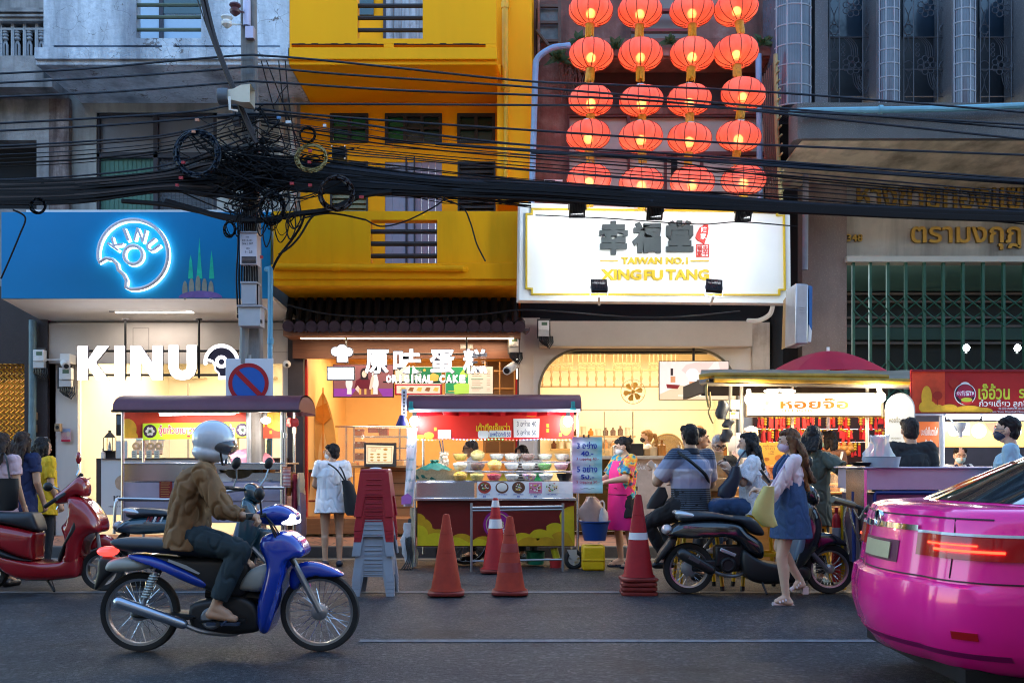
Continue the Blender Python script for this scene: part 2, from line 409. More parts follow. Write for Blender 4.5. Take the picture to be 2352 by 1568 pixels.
steel=M('stainless',(.62,.62,.66),.24,metal=1,var=.08,vs=3,streak=True);steel2=M('brushed_sheet',(.46,.42,.55),.4,metal=.45,var=.14,vs=2.5)
chrome=M('chrome',(.8,.8,.82),.08,metal=1,var=.03);galv=M('grey_pipe',(.30,.31,.33),.4,metal=.7,var=.15)
white=M('white_plastic',(.78,.78,.78),.45,var=.05);cream=M('cream_wall',(.74,.64,.50),.65,var=.06,vs=2);offw=M('offwhite_wall',(.66,.60,.54),.7,var=.10,vs=1.6,streak=True)
warmw=M('warm_white_interior',(.84,.76,.60),.7,var=.04);brownw=wood('brown_wood',(.10,.035,.018),(.17,.065,.032),2.5,(1,1,14));orangew=wood('orange_wood',(.45,.19,.04),(.62,.30,.08),2.2,(1,1,9))
redp=M('red_paint',(.52,.02,.018),.4,var=.1);redd=M('dark_red',(.22,.012,.016),.45,var=.18,vs=5);purpl=M('maroon_canopy',(.12,.035,.055),.42,var=.22,vs=2.5,bump=.05,bs=20)
glass=M('clear_glass',(.95,.97,.97),.04,var=0,trans=0,alpha=.13,spec=.8);gold=M('gold_leaf',(.36,.22,.05),.32,metal=.85,var=.3,vs=9)
pipeb=M('blue_pvc',(.10,.34,.55),.4,var=.12);greenm=M('green_metal',(.016,.085,.058),.45,var=.2,vs=8);conc=speck('exposed_aggregate',(.11,.105,.105),(.27,.26,.26),95)
pole_c=grime('pole_concrete',(.17,.165,.17),(.26,.25,.25),(.33,.32,.32),3,b=.3);graywall=grime('grey_plaster',(.26,.25,.24),(.40,.38,.35),(.50,.48,.44),1.1)
redwall=grime('stained_red_wall',(.10,.045,.04),(.24,.10,.08),(.36,.27,.24),1.5);decay=grime('decayed_plaster',(.17,.16,.17),(.33,.31,.31),(.46,.45,.47),2.0)
brownc=speck('brown_stucco',(.21,.16,.14),(.28,.22,.19),40);mosaic=speck('dark_mosaic',(.035,.025,.03),(.16,.13,.13),55,.4,.6)
rubber=M('rubber',(.014,.014,.015),.75,var=.25,vs=20);paper=M('white_paper',(.80,.80,.79),.8,var=.04);ink=M('dark_ink',(.02,.02,.03),.7,var=0);blueink=M('blue_ink',(.02,.04,.35),.7,var=0);redink=M('red_ink',(.5,.015,.05),.7,var=0)
yink=M('yellow_print',(.88,.62,.03),.5,var=.05);wcap=M('white_print',(.82,.82,.82),.5,var=0)
# ground
D_CURB,D_WALL=13.35,15.5
g=MB();g.quad((-60,-30,0),(60,-30,0),(60,60,0),(-60,60,0));struct(g.build('road',asph,smooth=0,loc=(0,0,0)))
lane=M('worn_lane_paint',(.13,.13,.14),.7,var=.6,vs=9,bump=.3,bs=150)
g=MB();y=1.3*F/(2368/1.7415-YH);g.box(-40,40,y-.055,y+.055,.003,.005)
struct(g.build('parking_line',lane,smooth=0));g=MB();y=1.3*F/(1472-YH);g.box(-1.1,40,y-.05,y+.05,.003,.005);struct(g.build('lane_line',lane,smooth=0))
pav=M('paving',(.30,.14,.10),.7,var=.25,vs=3,bump=.25,bs=40);nt,p=nodes(pav)
v=nt.nodes.new('ShaderNodeTexVoronoi');v.feature='DISTANCE_TO_EDGE';v.inputs['Scale'].default_value=3.2;tc=nt.nodes.new('ShaderNodeTexCoord');nt.links.new(tc.outputs['Object'],v.inputs['Vector'])
c=mix(nt,ramp(nt,v.outputs[0],[(.02,(0,0,0)),(.05,(1,1,1))]),(.07,.04,.035),(.30,.13,.09));nt.links.new(mix(nt,.6,c,ramp(nt,noise(nt,2),[(.3,(.6,.6,.6)),(.7,(1.2,1.2,1.2))]),'MULTIPLY'),p.inputs['Base Color'])
g=MB();g.box(-40,40,D_CURB+.16,24,-.1,.15);struct(g.build('sidewalk',pav,smooth=0))
g=MB()
for i in range(-40,40):g.box(i,i+.99,D_CURB,D_CURB+.155,-.1,.155)
struct(g.build('kerb',M('kerb_stone',(.07,.07,.075),.7,var=.3,bump=.3),bevel=.02))
g=MB();g.box(-40,40,D_CURB-.35,D_CURB-.004,-.05,.006);struct(g.build('gutter',M('gutter_concrete',(.13,.125,.12),.7,var=.3,bump=.2),smooth=0))
# the row of houses across the street, behind the camera
t=thing('opposite_shophouses','grey row of shophouses on the near side of the street, behind the viewer','building',(0,-8,0))
g=MB();wallgrid(g,-45,45,0,15,-8.4,.4,[(x,x+1.5,z,z+1.6)for x in range(-43,43,4)for z in(4.5,8.5)]);g.build('wall',M('opposite_wall',(.22,.20,.19),.8,var=.25,vs=1),t,smooth=0)
g=MB();g.box(-45,45,-9.2,-9.0,0,15);g.build('window',M('opposite_glass',(.03,.035,.04),.15),t,smooth=0);g=MB();g.box(-45,45,-8,-6.4,3.6,3.9);g.build('canopy',M('opposite_wall'),t)
# building 1: decaying house at the far left
BT=-60.
t=thing('old_shophouse','decaying grey shophouse with a fretwork balcony at the far left edge','building',(PX(40,15.5),15.5,.15))
d=15.4;g=MB();wallgrid(g,-12,PX(128,d),.15,PZ(BT,d),d,.3,[pxh(d,-400,322,84,480),pxh(d,-400,830,56,1290)]);g.build('wall',decay,t,smooth=0)
g=MB();wallgrid(g,-12,PX(112,15.34),.15,PZ(660,d),15.3,.08,[pxh(15.3,-400,835,56,1290)]);g.build('lower_wall',mosaic,t,smooth=0)
d=14.9;g=MB()
g.pbox(-200,18,99,48,d,.5);g.pbox(-200,23,99,27,d-.06,.06);g.pbox(-200,33,99,38,d-.04,.05)
g.pbox(-200,128,100,186,d,.5);g.pbox(-200,180,120,200,d-.02,.56);g.build('balcony',decay,t,smooth=0)
g=MB()
for i in range(-6,4):
 x0=1+i*27.5
 for a,b in((0,3),(24,27)):g.pbox(x0+a,48,x0+b,128,d+.1,.12)
 g.pbox(x0+3,64,x0+24,69,d+.1,.1)
 for yy,w in((75,12),(82,9),(90,13)):g.ell(P(x0+12,yy,d+.15),(.045,.05,.03),seg=8,rg=5)
 for xx in(8,16):g.tube([P(x0+xx,128,d+.15),P(x0+xx,104,d+.15),P(x0+12,95,d+.15)],.018,6)
g.build('fretwork',M('fretwork_stone',(.36,.37,.40),.8,var=.25,bump=.2),t)
g=MB();g.box(-12,PX(99,15),15.3,15.38,PZ(186,d),PZ(40,d));g.box(-14,PX(128,15.4),15.9,16.0,PZ(540,d),PZ(250,d));g.build('dark_opening',dark,t)
g=MB().cyl(P(104,0,14.9),P(104,0,14.9)+V3((0,0,-.01)),.01);
g=MB().pbox(112,225,158,500,15.36,.1);g.build('brick_pier',grime('crumbling_pier',(.10,.06,.06),(.26,.20,.19),(.5,.42,.4),5),t,smooth=0)
g=MB().tube([P(75,735,15.2),P(75,905,15.2),P(72,1190,15.2)],.055,12);g.build('drainpipe',M('weathered_pipe',(.14,.22,.25),.5,var=.35,vs=5),t)
g=MB()
for k in range(-14,5):
 for r_ in range(14):
  x0,y0=12*k,836+r_*14
  w=[P(x0+dx,y0+dy,15.45)for dx,dy in((0,0),(3,1),(9,6),(12,7))];g.tube(w,.012,5);w=[P(x0+dx,y0+dy,15.46)for dx,dy in((0,14),(3,13),(9,8),(12,7))];g.tube(w,.012,5)
gate=g.build('mesh_gate',M('brass_mesh',(.75,.42,.05),.35,metal=.6,var=.1),t);
g=MB();g.box(-12,PX(56,15.6),16.4,16.5,.15,3.2);g.build('gate_back',M('gate_interior',(.12,.06,.02),.8,var=.2),t)
lamp('AREA',P(-40,850,15.9),12,(1,.55,.12),1.0,t,P(-20,1000,15.5))
# building 2: white donut shop house
t=thing('white_shophouse','peeling white shophouse above the blue sign with the round neon emblem','building',(PX(380,15.5),15.5,.15))
d=15.5;g=MB();wallgrid(g,PX(118,d),PX(690,d),PZ(742,d),PZ(BT,d),d,.3,[pxh(d,221,258,498,487)]);g.build('wall',graywall,t,smooth=0)
d=14.0;g=MB()
wallgrid(g,PX(100,d),PX(664.5,d),PZ(104,d),PZ(BT,d),d,.18,[pxh(d,312,-50,462,88)])
for a,b in((99,123),(372,398),(643,664.5)):g.pbox(a,103.5,b,109.5,d+.003,.16)
g.pbox(79,109,664.5,135,d-.05,1.55);g.pbox(82,134.5,664.5,149,d,1.5);balc=g.build('balcony',peelm,t,smooth=0)
g=MB().pbox(123,103,643,110,d+.17,.05);g.build('drain_slot',dark,t)
g=MB()
for yy in(12,40,69):g.tube([P(310,yy,d+.06),P(464,yy,d+.06)],.028,8)
g.build('railing',M('olive_rail',(.10,.13,.10),.5,var=.2),t)
g=MB().pbox(300,-60,365,100,15.3,.05);g.pbox(375,30,480,100,15.32,.05);g.mat(1).pbox(365,-60,374,100,15.28,.06);g.mat(2).pbox(374,-60,480,32,15.3,.05)
g.build('balcony_door',[M('pale_blue_door',(.36,.47,.60),.5,var=.08),M('door_frame_dark',(.03,.03,.05),.6),M('dark_green_glass',(.02,.06,.08),.15,var=.2)],t)
g=MB();q=[P(112,149,14.05),P(195,210,15.5),P(195,149,15.5)];g.poly(q,(.3,0,0));g.build('bracket',graywall,t,smooth=0)
d=15.5;g=MB()
for r in((221,258,228,487),(352,258,362,487),(490,258,498,487),(221,258,498,266),(221,350,498,362)):g.pbox(*r,d+.03,.09)
wf=g.build('window',M('window_frame_dark',(.035,.03,.04),.6,var=.2),t,smooth=0)
g=MB().pbox(227,265,353,351,d+.1,.01);g.pbox(361,265,491,351,d+.1,.01);g.build('pane',M('dusty_pane',(.17,.165,.18),.35,var=.18,vs=2),wf)
g=MB().pbox(227,361,353,487,d+.1,.02)
for i in range(12):g.pbox(230+i*10.3,362,231+i*10.3,487,d+.09,.01)
g.build('green_shutter',M('teal_board',(.07,.17,.13),.6,var=.2),wf)
g=MB().pbox(361,361,491,487,d+.12,.02);g.mat(1)
for i in range(14):g.pbox(364+i*9.5,361,365.2+i*9.5,487,d+.08,.01)
for i in range(12):g.pbox(361,366+i*10,491,367+i*10,d+.085,.01)
g.build('grille',[M('grey_blind',(.14,.15,.17),.7,var=.2),M('grille_iron',(.06,.06,.07),.6)],wf)
g=MB().pbox(342,214,640,226,15.3,.08);g.tube([P(648,160,15.35),P(648,480,15.35)],.05,10);g.tube([P(674,180,15.3),P(674,480,15.3)],.05,10);g.build('pipe',M('beige_pipe',(.42,.36,.32),.5,var=.15),t)
fd=14.1
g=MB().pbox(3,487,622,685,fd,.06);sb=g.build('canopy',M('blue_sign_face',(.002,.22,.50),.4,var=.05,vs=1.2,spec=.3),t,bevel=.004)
g=MB().pbox(60,482,625,487,fd+.02,1.2);g.build('cap_flashing',white,sb)
g=MB();q=[P(4,686,fd+.06),P(625,686,fd+.06),P(690,742,15.5),P(106,742,15.5)];g.poly(q,(0,0,.05));sf=g.build('soffit',M('white_soffit',(.80,.78,.75),.6,var=.05),t,smooth=0)
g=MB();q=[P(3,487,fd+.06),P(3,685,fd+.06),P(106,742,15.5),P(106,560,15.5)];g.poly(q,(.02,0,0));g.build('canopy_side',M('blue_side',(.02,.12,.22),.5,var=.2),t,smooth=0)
g=MB();g.mat(0)
q=[P(250,716,14.8),P(428,716,14.8),P(450,727,15.15),P(258,727,15.15)]
g.poly([V3((v.x,v.y,PZ(712,14.8)-.02-(v.y-14.8)*.02))for v in q],(0,0,.03));
lf=g.build('ceiling_light',blackm,t);g=MB().poly([V3((v.x*.98-.03,v.y,PZ(712,14.8)-.026-(v.y-14.8)*.02))for v in q],(0,0,.004));g.build('diffuser',E('soffit_tube',(1,.93,.84),4),lf)
lamp('AREA',P(345,722,14.95)+V3((0,0,-.05)),5,(1,.86,.74),1.2,t,P(345,1100,14.95),.2)
pl=front(fd);g=MB()
def ringpts(cx,cy_,r,a0,a1,n=48):return[(cx+r*cos(R(a0+(a1-a0)*i/n)),cy_+r*sin(R(a0+(a1-a0)*i/n)))for i in range(n+1)]
ring=ringpts(310.5,587,79.5,93,-193,56)
bite=K('A5',(800,487),(850,465),(900,475),(935,510),(945,555),(985,590),(1010,640),(1003,690))
path=ring+bite[1:]
g=MB();glow=MB()
def neon(pts,w,closed=False):
 p3=[pl.at(x,y,.085)for x,y in pts];g.tube(p3,w,8,closed=closed);glow.tube([pl.at(x+1.6,y+1.6,.05)for x,y in pts],w*.95,8,closed=closed)
neon(path,.026,True);neon(ringpts(311,588,21,0,354,30),.026,True)
for s,bx,rt in(('K',(252,546,290,578),-.95),('I',(285,527,305,557),-.38),('N',(309,526,345,560),.26),('U',(337,551,373,583),.92)):
 cx_,cy2=(bx[0]+bx[2])/2,(bx[1]+bx[3])/2;w={'I':6.5}.get(s,24);b2=(cx_-w/2,cy2-15,cx_+w/2,cy2+15)
 write(g,s,b2,pl,.02,.075,.02,rot=rt);write(glow,s,(b2[0]+1.6,b2[1]+1.6,b2[2]+2.6,b2[3]+2),pl,.02,.04,.035,rot=rt)
em=g.build('neon_emblem',M('lilac_letter',(.80,.74,.84),.5,var=.03),sb);glow.build('neon_glow',E('white_neon',(.8,1,.92),2.6),em)
lamp('POINT',P(310,590,fd-.35),.3,(.5,.95,1),.3,t)
g=MB()
for cx_,top,w in((458,545,7),(438,585,6),(486,575,6)):art(g,[(cx_-w,640),(cx_-w*.5,600),(cx_,top),(cx_+w*.5,600),(cx_+w,640)],pl,.001)
g.mat(1)
for k in range(5):art(g,[(425+k*15+6*cos(q),655+22*sin(q)-abs(2-k)*-6)for q in[6.283*z/14 for z in range(14)]],pl,.0035+.001*k)
g.mat(2);art(g,disc(461,684,50,16,20,math.pi,2*math.pi),pl,.010)
g.build('decal_or_light_print',[M('teal_light_paint',(.004,.60,.42),.4,var=.3,vs=8),M('olive_light_paint',(.30,.32,.28),.4,var=.3,vs=8),M('violet_light_paint',(.20,.12,.42),.4,var=.3,vs=8)],sb)  # projected light pattern painted on the sign as flat coloured shapes
d=15.5;g=MB();wallgrid(g,PX(108,d),PX(674,d),.15,PZ(742,d),d-.1,.1,[pxh(d,185,834,652,1300)]);fas=g.build('shopfront',offw,t,smooth=0)
g=MB().pbox(107,741.5,674,835,d-.16,.06);g.build('fascia_panel',M('cream_panel',(.60,.55,.51),.6,var=.06),t,bevel=.004)
g=MB()
for r in((305,753,342,832),(626,757,662,809)):
 for a in((r[0],r[1],r[2],r[1]+.8),(r[0],r[3]-.8,r[2],r[3]),(r[0],r[1],r[0]+.8,r[3]),(r[2]-.8,r[1],r[2],r[3])):g.pbox(*a,d-.165,.005)
g.build('access_hatch',M('hatch_line',(.2,.17,.15),.8),t)
def room(t,x0,x1,y0,y1,d0,d1,wallm,floorm,side=None,ceil=None,zf=.15):
 X0,X1=PX(x0,d0),PX(x1,d0);Z1=PZ(y0,d0)+.35
 g=MB();g.quad((X0,d1,zf),(X1,d1,zf),(X1,d1,Z1),(X0,d1,Z1));g.build('back_wall',wallm,t,smooth=0)
 for X_ in(X0,X1):g=MB();g.quad((X_,d0,zf),(X_,d1,zf),(X_,d1,Z1),(X_,d0,Z1));g.build('side_wall',side or wallm,t,smooth=0)
 g=MB();g.quad((X0,d0,Z1),(X1,d0,Z1),(X1,d1,Z1),(X0,d1,Z1));g.build('ceiling',ceil or wallm,t,smooth=0)
 g=MB();g.quad((X0,d0,zf+.005),(X1,d0,zf+.005),(X1,d1,zf+.005),(X0,d1,zf+.005));g.build('floor',floorm,t,smooth=0);return X0,X1,Z1
X0,X1,Z1=room(t,186,651,834,1300,15.52,19.5,warmw,M('pale_floor',(.5,.45,.38),.4))
g=MB();g.box(X0+.3,X1-.3,16.3,16.6,Z1-.05,Z1-.01);g.box(X0+.3,X1-.3,17.9,18.2,Z1-.05,Z1-.01);g.build('ceiling_lamp',E('shop_ceiling_lamp',(1,.86,.62),9),t)
lamp('AREA',((X0+X1)/2,17.2,Z1-.1),36,(1,.84,.60),X1-X0-.8,t,((X0+X1)/2,17.2,0),2.4)
g=MB().pbox(430,880,433,1180,17.3,.05);g.pbox(545,850,548,1180,17.3,.05);g.pbox(470,960,640,963,17.3,.05);g.build('glass_partition',M('mullion',(.35,.32,.25),.4,metal=.5),t)
sgn=thing('letter_sign','big glowing white letters with a bitten donut symbol hung from black rods','sign',P(365,835,15.0))
pl=front(15.0);g=MB()
for xx in(288,457):g.tube([P(xx,733,15.0),P(xx,868,15.0)],.018,8);g.lathe([(.05,0),(.05,.02)],P(xx,735,15.0),seg=12)
for yy in(806,861):g.tube([P(190,yy,15.02),P(560,yy,15.02)],.018,6)
g.build('rod',blackm,sgn)
g=MB();fc=MB()
for s,bx in(('K',(182,796,253,873)),('I',(266.5,795,289.5,873)),('N',(303,795,376,872.5)),('U',(390,794,454,873))):
 if s=='I':qq=[rect(*bx)]
 elif s=='N':qq=[[(303,872.5),(303,795),(326,795),(354,836),(354,795),(376,795),(376,872.5),(354,872.5),(325,830),(325,872.5)]]
 elif s=='K':qq=[[(182,796),(205,796),(205,828),(226,796),(253,796),(223,833),(253,873),(226,873),(205,843),(205,873),(182,873)]]
 else:qq=[[(390,794),(412,794),(412,845),(415,850),(422,852),(429,850),(432,845),(432,794),(454,794),(454,846),(448,862),(436,871),(422,873),(408,871),(396,862),(390,846)]]
 for q in qq:art(g,q,pl,.0,.05);art(fc,q,pl,.0505,.003)
ro=ringpts(511,831.5,40.5,100,-190,50);bt=[(470,832),(480,829),(490,833),(495,842),(496,850),(503,857),(506,866),(504,871)]
art(g,ro+bt,pl,0,.05)
ri=ringpts(511,831.5,33,95,-165,50);fc2=MB()
art(fc,ringpts(511,831.5,40.5,100,-190,50)+ringpts(511,831.5,33,-190,100,50),pl,.0505,.004)
art(fc,bt+[(508,864),(505,855),(498,849),(498,840),(493,829),(484,825),(477,826)],pl,.0505,.004)
art(fc,ringpts(511,831.5,14.5,0,359,30)+ringpts(511,831.5,7,359,0,30),pl,.0505,.004)
bd=g.build('letter_body',M('navy_letter_side',(.03,.025,.06),.5),sgn);fc.build('letter_face',E('white_lit_letter',(1,.97,1),3.2),sgn)
# building 3: yellow house with the cake shop
t=thing('yellow_shophouse','bright yellow shophouse with two balconies above the cake shop','building',(PX(930,15.5),15.5,.15))
d=15.5;g=MB();wallgrid(g,PX(690,d),PX(1226,d),PZ(760,d),PZ(BT,d),d,.3,[pxh(d,758,260,846,328),pxh(d,884,260,1015,329),pxh(d,1050,260,1137,329),pxh(d,758,372,845,490),pxh(d,884,372,1015,660),pxh(d,1051,371,1138,490)])
q=[P(884,372,d-.001)]+[P(884+131*i/10,372-9*sin(math.pi*i/10),d-.002)for i in range(11)]
g.build('wall',yel,t,smooth=0)
g=MB().pbox(1142,BT,1222,470,14.75,.74);g.build('party_wall',yel,t,smooth=0)
d=14.0;g=MB();wallgrid(g,PX(665,d),PX(1140,d),PZ(101,d),PZ(BT,d),d,.18,[pxh(d,821,-60,971,89)])
for a,b in((665,670),(881,905),(1115,1140)):g.pbox(a,100.5,b,109,d+.003,.16)
g.pbox(661,109,1142,136,d-.05,1.54);g.pbox(662,135.5,1141,149,d,1.49)
g.poly([P(645,149,14.05),P(690,212,15.49),P(690,149,15.49)],(.28,0,0));g.poly([P(1110,149,14.05),P(1132,214,15.49),P(1132,149,15.49)],(.2,0,0));g.build('upper_balcony',yel,t,smooth=0,bevel=.006)
g=MB().pbox(668,102,1115,110,d+.17,.05)
for a,b in((670,881),(905,1115)):
 n=14
 for i in range(n):g.pbox(a+(b-a)*i/n,99.5+rr()*2.5,a+(b-a)*(i+1)/n,103,d-.006,.01)
g.build('drain_slot',dark,t)
g=MB()
for yy in(14,42,70):g.tube([P(819,yy,d+.06),P(973,yy,d+.06)],.032,8)
g.build('railing',M('rust_black_rail',(.035,.025,.025),.55,var=.3),t)
g=MB().pbox(880,BT,886,100,15.44,.05);g.pbox(975,BT,981,100,15.44,.05);g.mat(1)
for i in range(5):g.pbox(886+i*18,BT,903+i*18,100,15.46,.04)
g.mat(2).pbox(815,BT,858,34,15.45,.04);g.build('balcony_door',[M('door_frame_dark'),grime('peeling_door',(.30,.33,.38),(.45,.50,.58),(.16,.16,.18),6,b=.2),M('dark_green_glass')],t)
g=MB().pbox(892,157,985,165,14.6,.12);g.build('ceiling_light',M('lamp_housing',(.035,.03,.045),.5),t)
def yw(x0,x1,y0,y1,cols,green):
 g=MB();d=15.5;fr=M('black_window_frame',(.022,.020,.022),.5,var=.2)
 g.pbox(x0,y0,x1,y0+8,d-.02,.1);g.pbox(x0,y1-6,x1,y1,d-.02,.1);g.pbox(x0,y0+8,x0+7,y1-6,d-.02,.1);g.pbox(x1-7,y0+8,x1,y1-6,d-.02,.1)
 for i in range(1,cols):c=x0+7+(x1-x0-14)*i/cols;g.pbox(c-4,y0+8,c+4,y1-6,d-.018,.09)
 g.pbox(x0+7,(y0+y1)/2-3,x1-7,(y0+y1)/2+3,d-.016,.08);w=g.build('window',fr,t,smooth=0)
 for i in range(cols):
  a=x0+7+(x1-x0-14)*i/cols;b=x0+7+(x1-x0-14)*(i+1)/cols;gp=MB();gp.pbox(a,y0+8,b,y1-6,d+.05,.01);gp.build('pane',green[i],w)
gg=M('green_glass',(.012,.16,.035),.25,var=.25,vs=60,bump=.4,bs=160);gd=M('dark_green_pane',(.012,.045,.03),.2,var=.2);gk=M('grey_pane',(.045,.055,.05),.25,var=.2)
yw(758,846,260,328,2,[gg,gg]);yw(884,1015,260,329,3,[gg,gk,gd]);yw(1050,1137,260,329,2,[gd,gd])
lv=M('louvre_glass',(.30,.29,.19),.3,var=.2);ld=M('louvre_dark',(.07,.065,.07),.4,var=.25)
for x0,x1,m_ in((758,845,lv),(1051,1138,ld)):
 g=MB();d=15.5
 for i in range(10):
  y0=374+i*11.5;g.poly([P(x0+3,y0,d+.10),P(x1-3,y0,d+.10),P(x1-3,y0+12,d+.02),P(x0+3,y0+12,d+.02)],(0,.012,0))
 w=g.build('louvre_window',m_,t,smooth=0);g=MB().pbox(x0,371,x0+4,490,d-.01,.1);g.pbox(x1-4,371,x1,490,d-.01,.1);g.pbox(x0+4,371,x1-4,375,d-.01,.1);g.mat(1).pbox(x0,371,x1,490,d+.2,.02);g.build('frame',[M('black_window_frame'),dark],w)
g=MB();d=15.5
for i in range(4):g.pbox(885+i*17,362,901.5+i*17,640,d+.02,.05)
g.mat(1)
for i in range(4):g.pbox(953+i*15.7,365,968+i*15.7,640,d+.02,.05)
g.mat(2).pbox(933,384,951,640,d+.06,.03);g.mat(3).pbox(931,360,935,640,d-.005,.06);g.pbox(950,360,953.5,640,d-.005,.06);g.pbox(935,362,950,385,d+.03,.06)
g.build('balcony_door',[M('lilac_grey_door',(.30,.31,.42),.6,var=.1),M('mauve_door',(.30,.25,.33),.6,var=.1),M('pale_yellow_door',(.62,.62,.28),.6,var=.1),M('door_frame_dark')],t,smooth=0)
d=14.0;g=MB();wallgrid(g,PX(628,d),PX(1192,d),PZ(604,d),PZ(485,d),d,.2,[pxh(d,851,505,1004,604)]);g.build('lower_parapet',yel2,t,smooth=0)
g=MB()
for yy in(532,560,588):g.tube([P(849,yy,d+.06),P(1006,yy,d+.06)],.034,8)
g.build('railing',M('rust_black_rail'),t)
g=MB().pbox(627,604,1192,641,d-.06,1.5);g.pbox(628,640.5,1191,656,d-.02,1.46);g.poly([P(628,656,14.02),P(669,685,15.4),P(669,656,15.4)],(.25,0,0));g.poly([P(1160,656,14.02),P(1175,690,15.4),P(1175,656,15.4)],(.2,0,0));g.build('lower_cornice',yel2,t,smooth=0,bevel=.01)
g=MB().tube([P(625,615,d-.11),P(640,613,d-.11),P(1063,617,d-.11),P(1070,619,d-.04)],.045,12);g.lathe([(.055,0),(.055,.1)],P(765,614.5,d-.11),'X',12);g.build('drainpipe',yel2,t)
g=MB().tube([P(1160,BT,14.68),P(1160,203,14.68),P(1164,207,14.6)],.05,12);g.lathe([(.06,0),(.06,.09)],P(1160,20,14.68),'Z',12);g.tube([P(1162,205,14.68),P(1162,470,14.7)],.035,8);g.build('downpipe',M('yellow_pipe',(.72,.38,.008),.45,var=.15),t)
d=15.5;g=MB();wallgrid(g,PX(668,d),PX(1225,d),.15,PZ(762,d),d-.2,.2,[pxh(d,703,822,1188,1300)])
g.build('shopfront',M('shopfront_dark',(.05,.04,.045),.7,var=.3),t,smooth=0)
g=MB().pbox(1192,730,1240,1240,15.28,.3);g.build('pillar',offw,t,smooth=0)
g=MB().poly([P(668,657,15.28),P(1190,657,15.28),P(1192,760,15.28),P(668,760,15.28)],(0,.02,0))
for i in range(24):g.tube([P(662+i*22.6,745,14.68),P(672+i*22.0,662,15.2)],.05,8)
g.build('upper_roof',M('black_tile_roof',(.010,.010,.013),.6,var=.4,vs=2,bump=.3,bs=8),t,smooth=0)
g=MB();tile=M('eave_tile',(.055,.03,.04),.3,var=.25,vs=20,coat=.4);n=21
for i in range(n):
 x=652+i*26.6;g.cyl(P(x+10,749+rr()*1.5,14.45),P(x+10,742,15.2),.083,16)
 yq=758;g.poly([P(x+14+dx,yq+dy,14.5)for dx,dy in((0,-6),(7,-4),(14,-4),(20,-6),(17,0),(10.5,5),(4,0))],(0,.3,0))
g.build('eave_tiles',tile,t,smooth=50)
g=MB().pbox(650,757,1196,771,14.55,.5);g.build('eave_board',wood('eave_wood',(.22,.085,.04),(.32,.13,.06),2),t,bevel=.006)
g=MB().pbox(672,772,1190,823,15.2,.08);g.build('fascia',brownw,t,smooth=0)
g=MB().pbox(690,773,1180,777,14.8,.1);g.build('eave_lamp',E('warm_strip',(1,.72,.42),5),t);lamp('AREA',P(930,776,14.85)+V3((0,0,-.06)),14,(1,.75,.5),3.0,t,P(930,900,15.0),.08)
X0,X1,Z1=room(t,703,1187,828,1300,15.52,19.2,M('amber_wall',(.80,.55,.25),.6,var=.05),M('warm_floor',(.35,.2,.1),.4),zf=.32)
g=MB();g.box(X0+.3,X1-.3,16.5,16.7,Z1-.05,Z1-.01);g.build('ceiling_lamp',E('cake_shop_lamp',(1,.74,.40),8),t)
lamp('AREA',((X0+X1)/2,16.9,Z1-.1),62,(1,.70,.38),X1-X0-.8,t,((X0+X1)/2,16.9,0),2.0)
g=MB().pbox(692,825,705,1190,15.42,.1);g.pbox(1184,870,1188,1190,15.42,.1);g.build('red_post',redp,t)
g=MB().pbox(672,1190,1192,1226,15.1,.6);g.build('step',wood('step_wood',(.20,.08,.03),(.30,.13,.05),2),t,bevel=.01)
g=MB();g.mat(0).pbox(1110,830,1186,1040,18.6,.1);g.mat(1)
for i in range(5):g.pbox(1115,850+i*40,1180,853+i*40,17.0,.3)
for x in(1112,1146,1180):g.pbox(x,830,x+3,1040,16.98,.3)
g.build('shelf',[M('shelf_back',(.10,.06,.04),.7),M('shelf_wood',(.28,.17,.09),.5)],t)
g=MB();q=[P(742+30*sin(math.pi*min(1,i/18))**.8*(1 if True else 1),900+i*14.5,16.2)for i in range(19)];o2=[P(741-32*sin(math.pi*min(1,i/18))**.8,900+i*14.5,16.2)for i in range(19)]
g.poly(q+o2[::-1],(0,.03,0));g.mat(1);g.poly([P(742+11*sin(math.pi*i/12),985+i*13,16.17)for i in range(13)]+[P(741-11*sin(math.pi*i/12),985+i*13,16.17)for i in range(12,-1,-1)],(0,.02,0))
g.mat(2);g.poly([P(x,y,16.16)for x,y in((728,935),(750,925),(760,960),(742,975),(725,962))],(0,.02,0));g.pbox(740.5,890,743,1165,16.15,.02)
g.build('screen',[M('screen_ochre',(.72,.42,.12),.6,var=.12),M('screen_pale',(.78,.56,.26),.6),M('screen_orange',(.62,.23,.02),.6,var=.3)],t)
sg=thing('letter_sign','glowing white character sign above the cake shop doorway','sign',P(930,835,14.75));pl=front(14.75);g=MB();fc=MB()
for xx in(795,1072):g.tube([P(xx,773,14.78),P(xx,812,14.78)],.014,6)
g.tube([P(810,813,14.8),P(1115,813,14.8)],.014,6);g.tube([P(880,877,14.8),P(1070,877,14.8)],.010,6);g.build('rod',blackm,sg)
bd=MB()
for s,bx in(('原',(840,804,893,858)),('味',(905,803,968,858)),('蛋',(988,804,1044,858)),('糕',(1064,803,1119,858))):
 write(bd,s,(bx[0]-2,bx[1]-2,bx[2]+2,bx[3]+2),pl,.05,0,.04);write(fc,s,bx,pl,.004,.051,.02)
for i,ch in enumerate('ORIGINAL'):write(fc,ch,(888+i*13.6+(3.5 if ch=='I' else 0),862,888+i*13.6+(7 if ch=='I' else 11.5),879),pl,.004,.051,.035);write(bd,ch,(887+i*13.6+(3.5 if ch=='I' else 0),861,889+i*13.6+(7 if ch=='I' else 11.5),880),pl,.05,0,.045)
for i,ch in enumerate('CAKE'):write(fc,ch,(1010+i*15.5,862,1022.5+i*15.5,879),pl,.004,.051,.035);write(bd,ch,(1009+i*15.5,861,1023.5+i*15.5,880),pl,.05,0,.045)
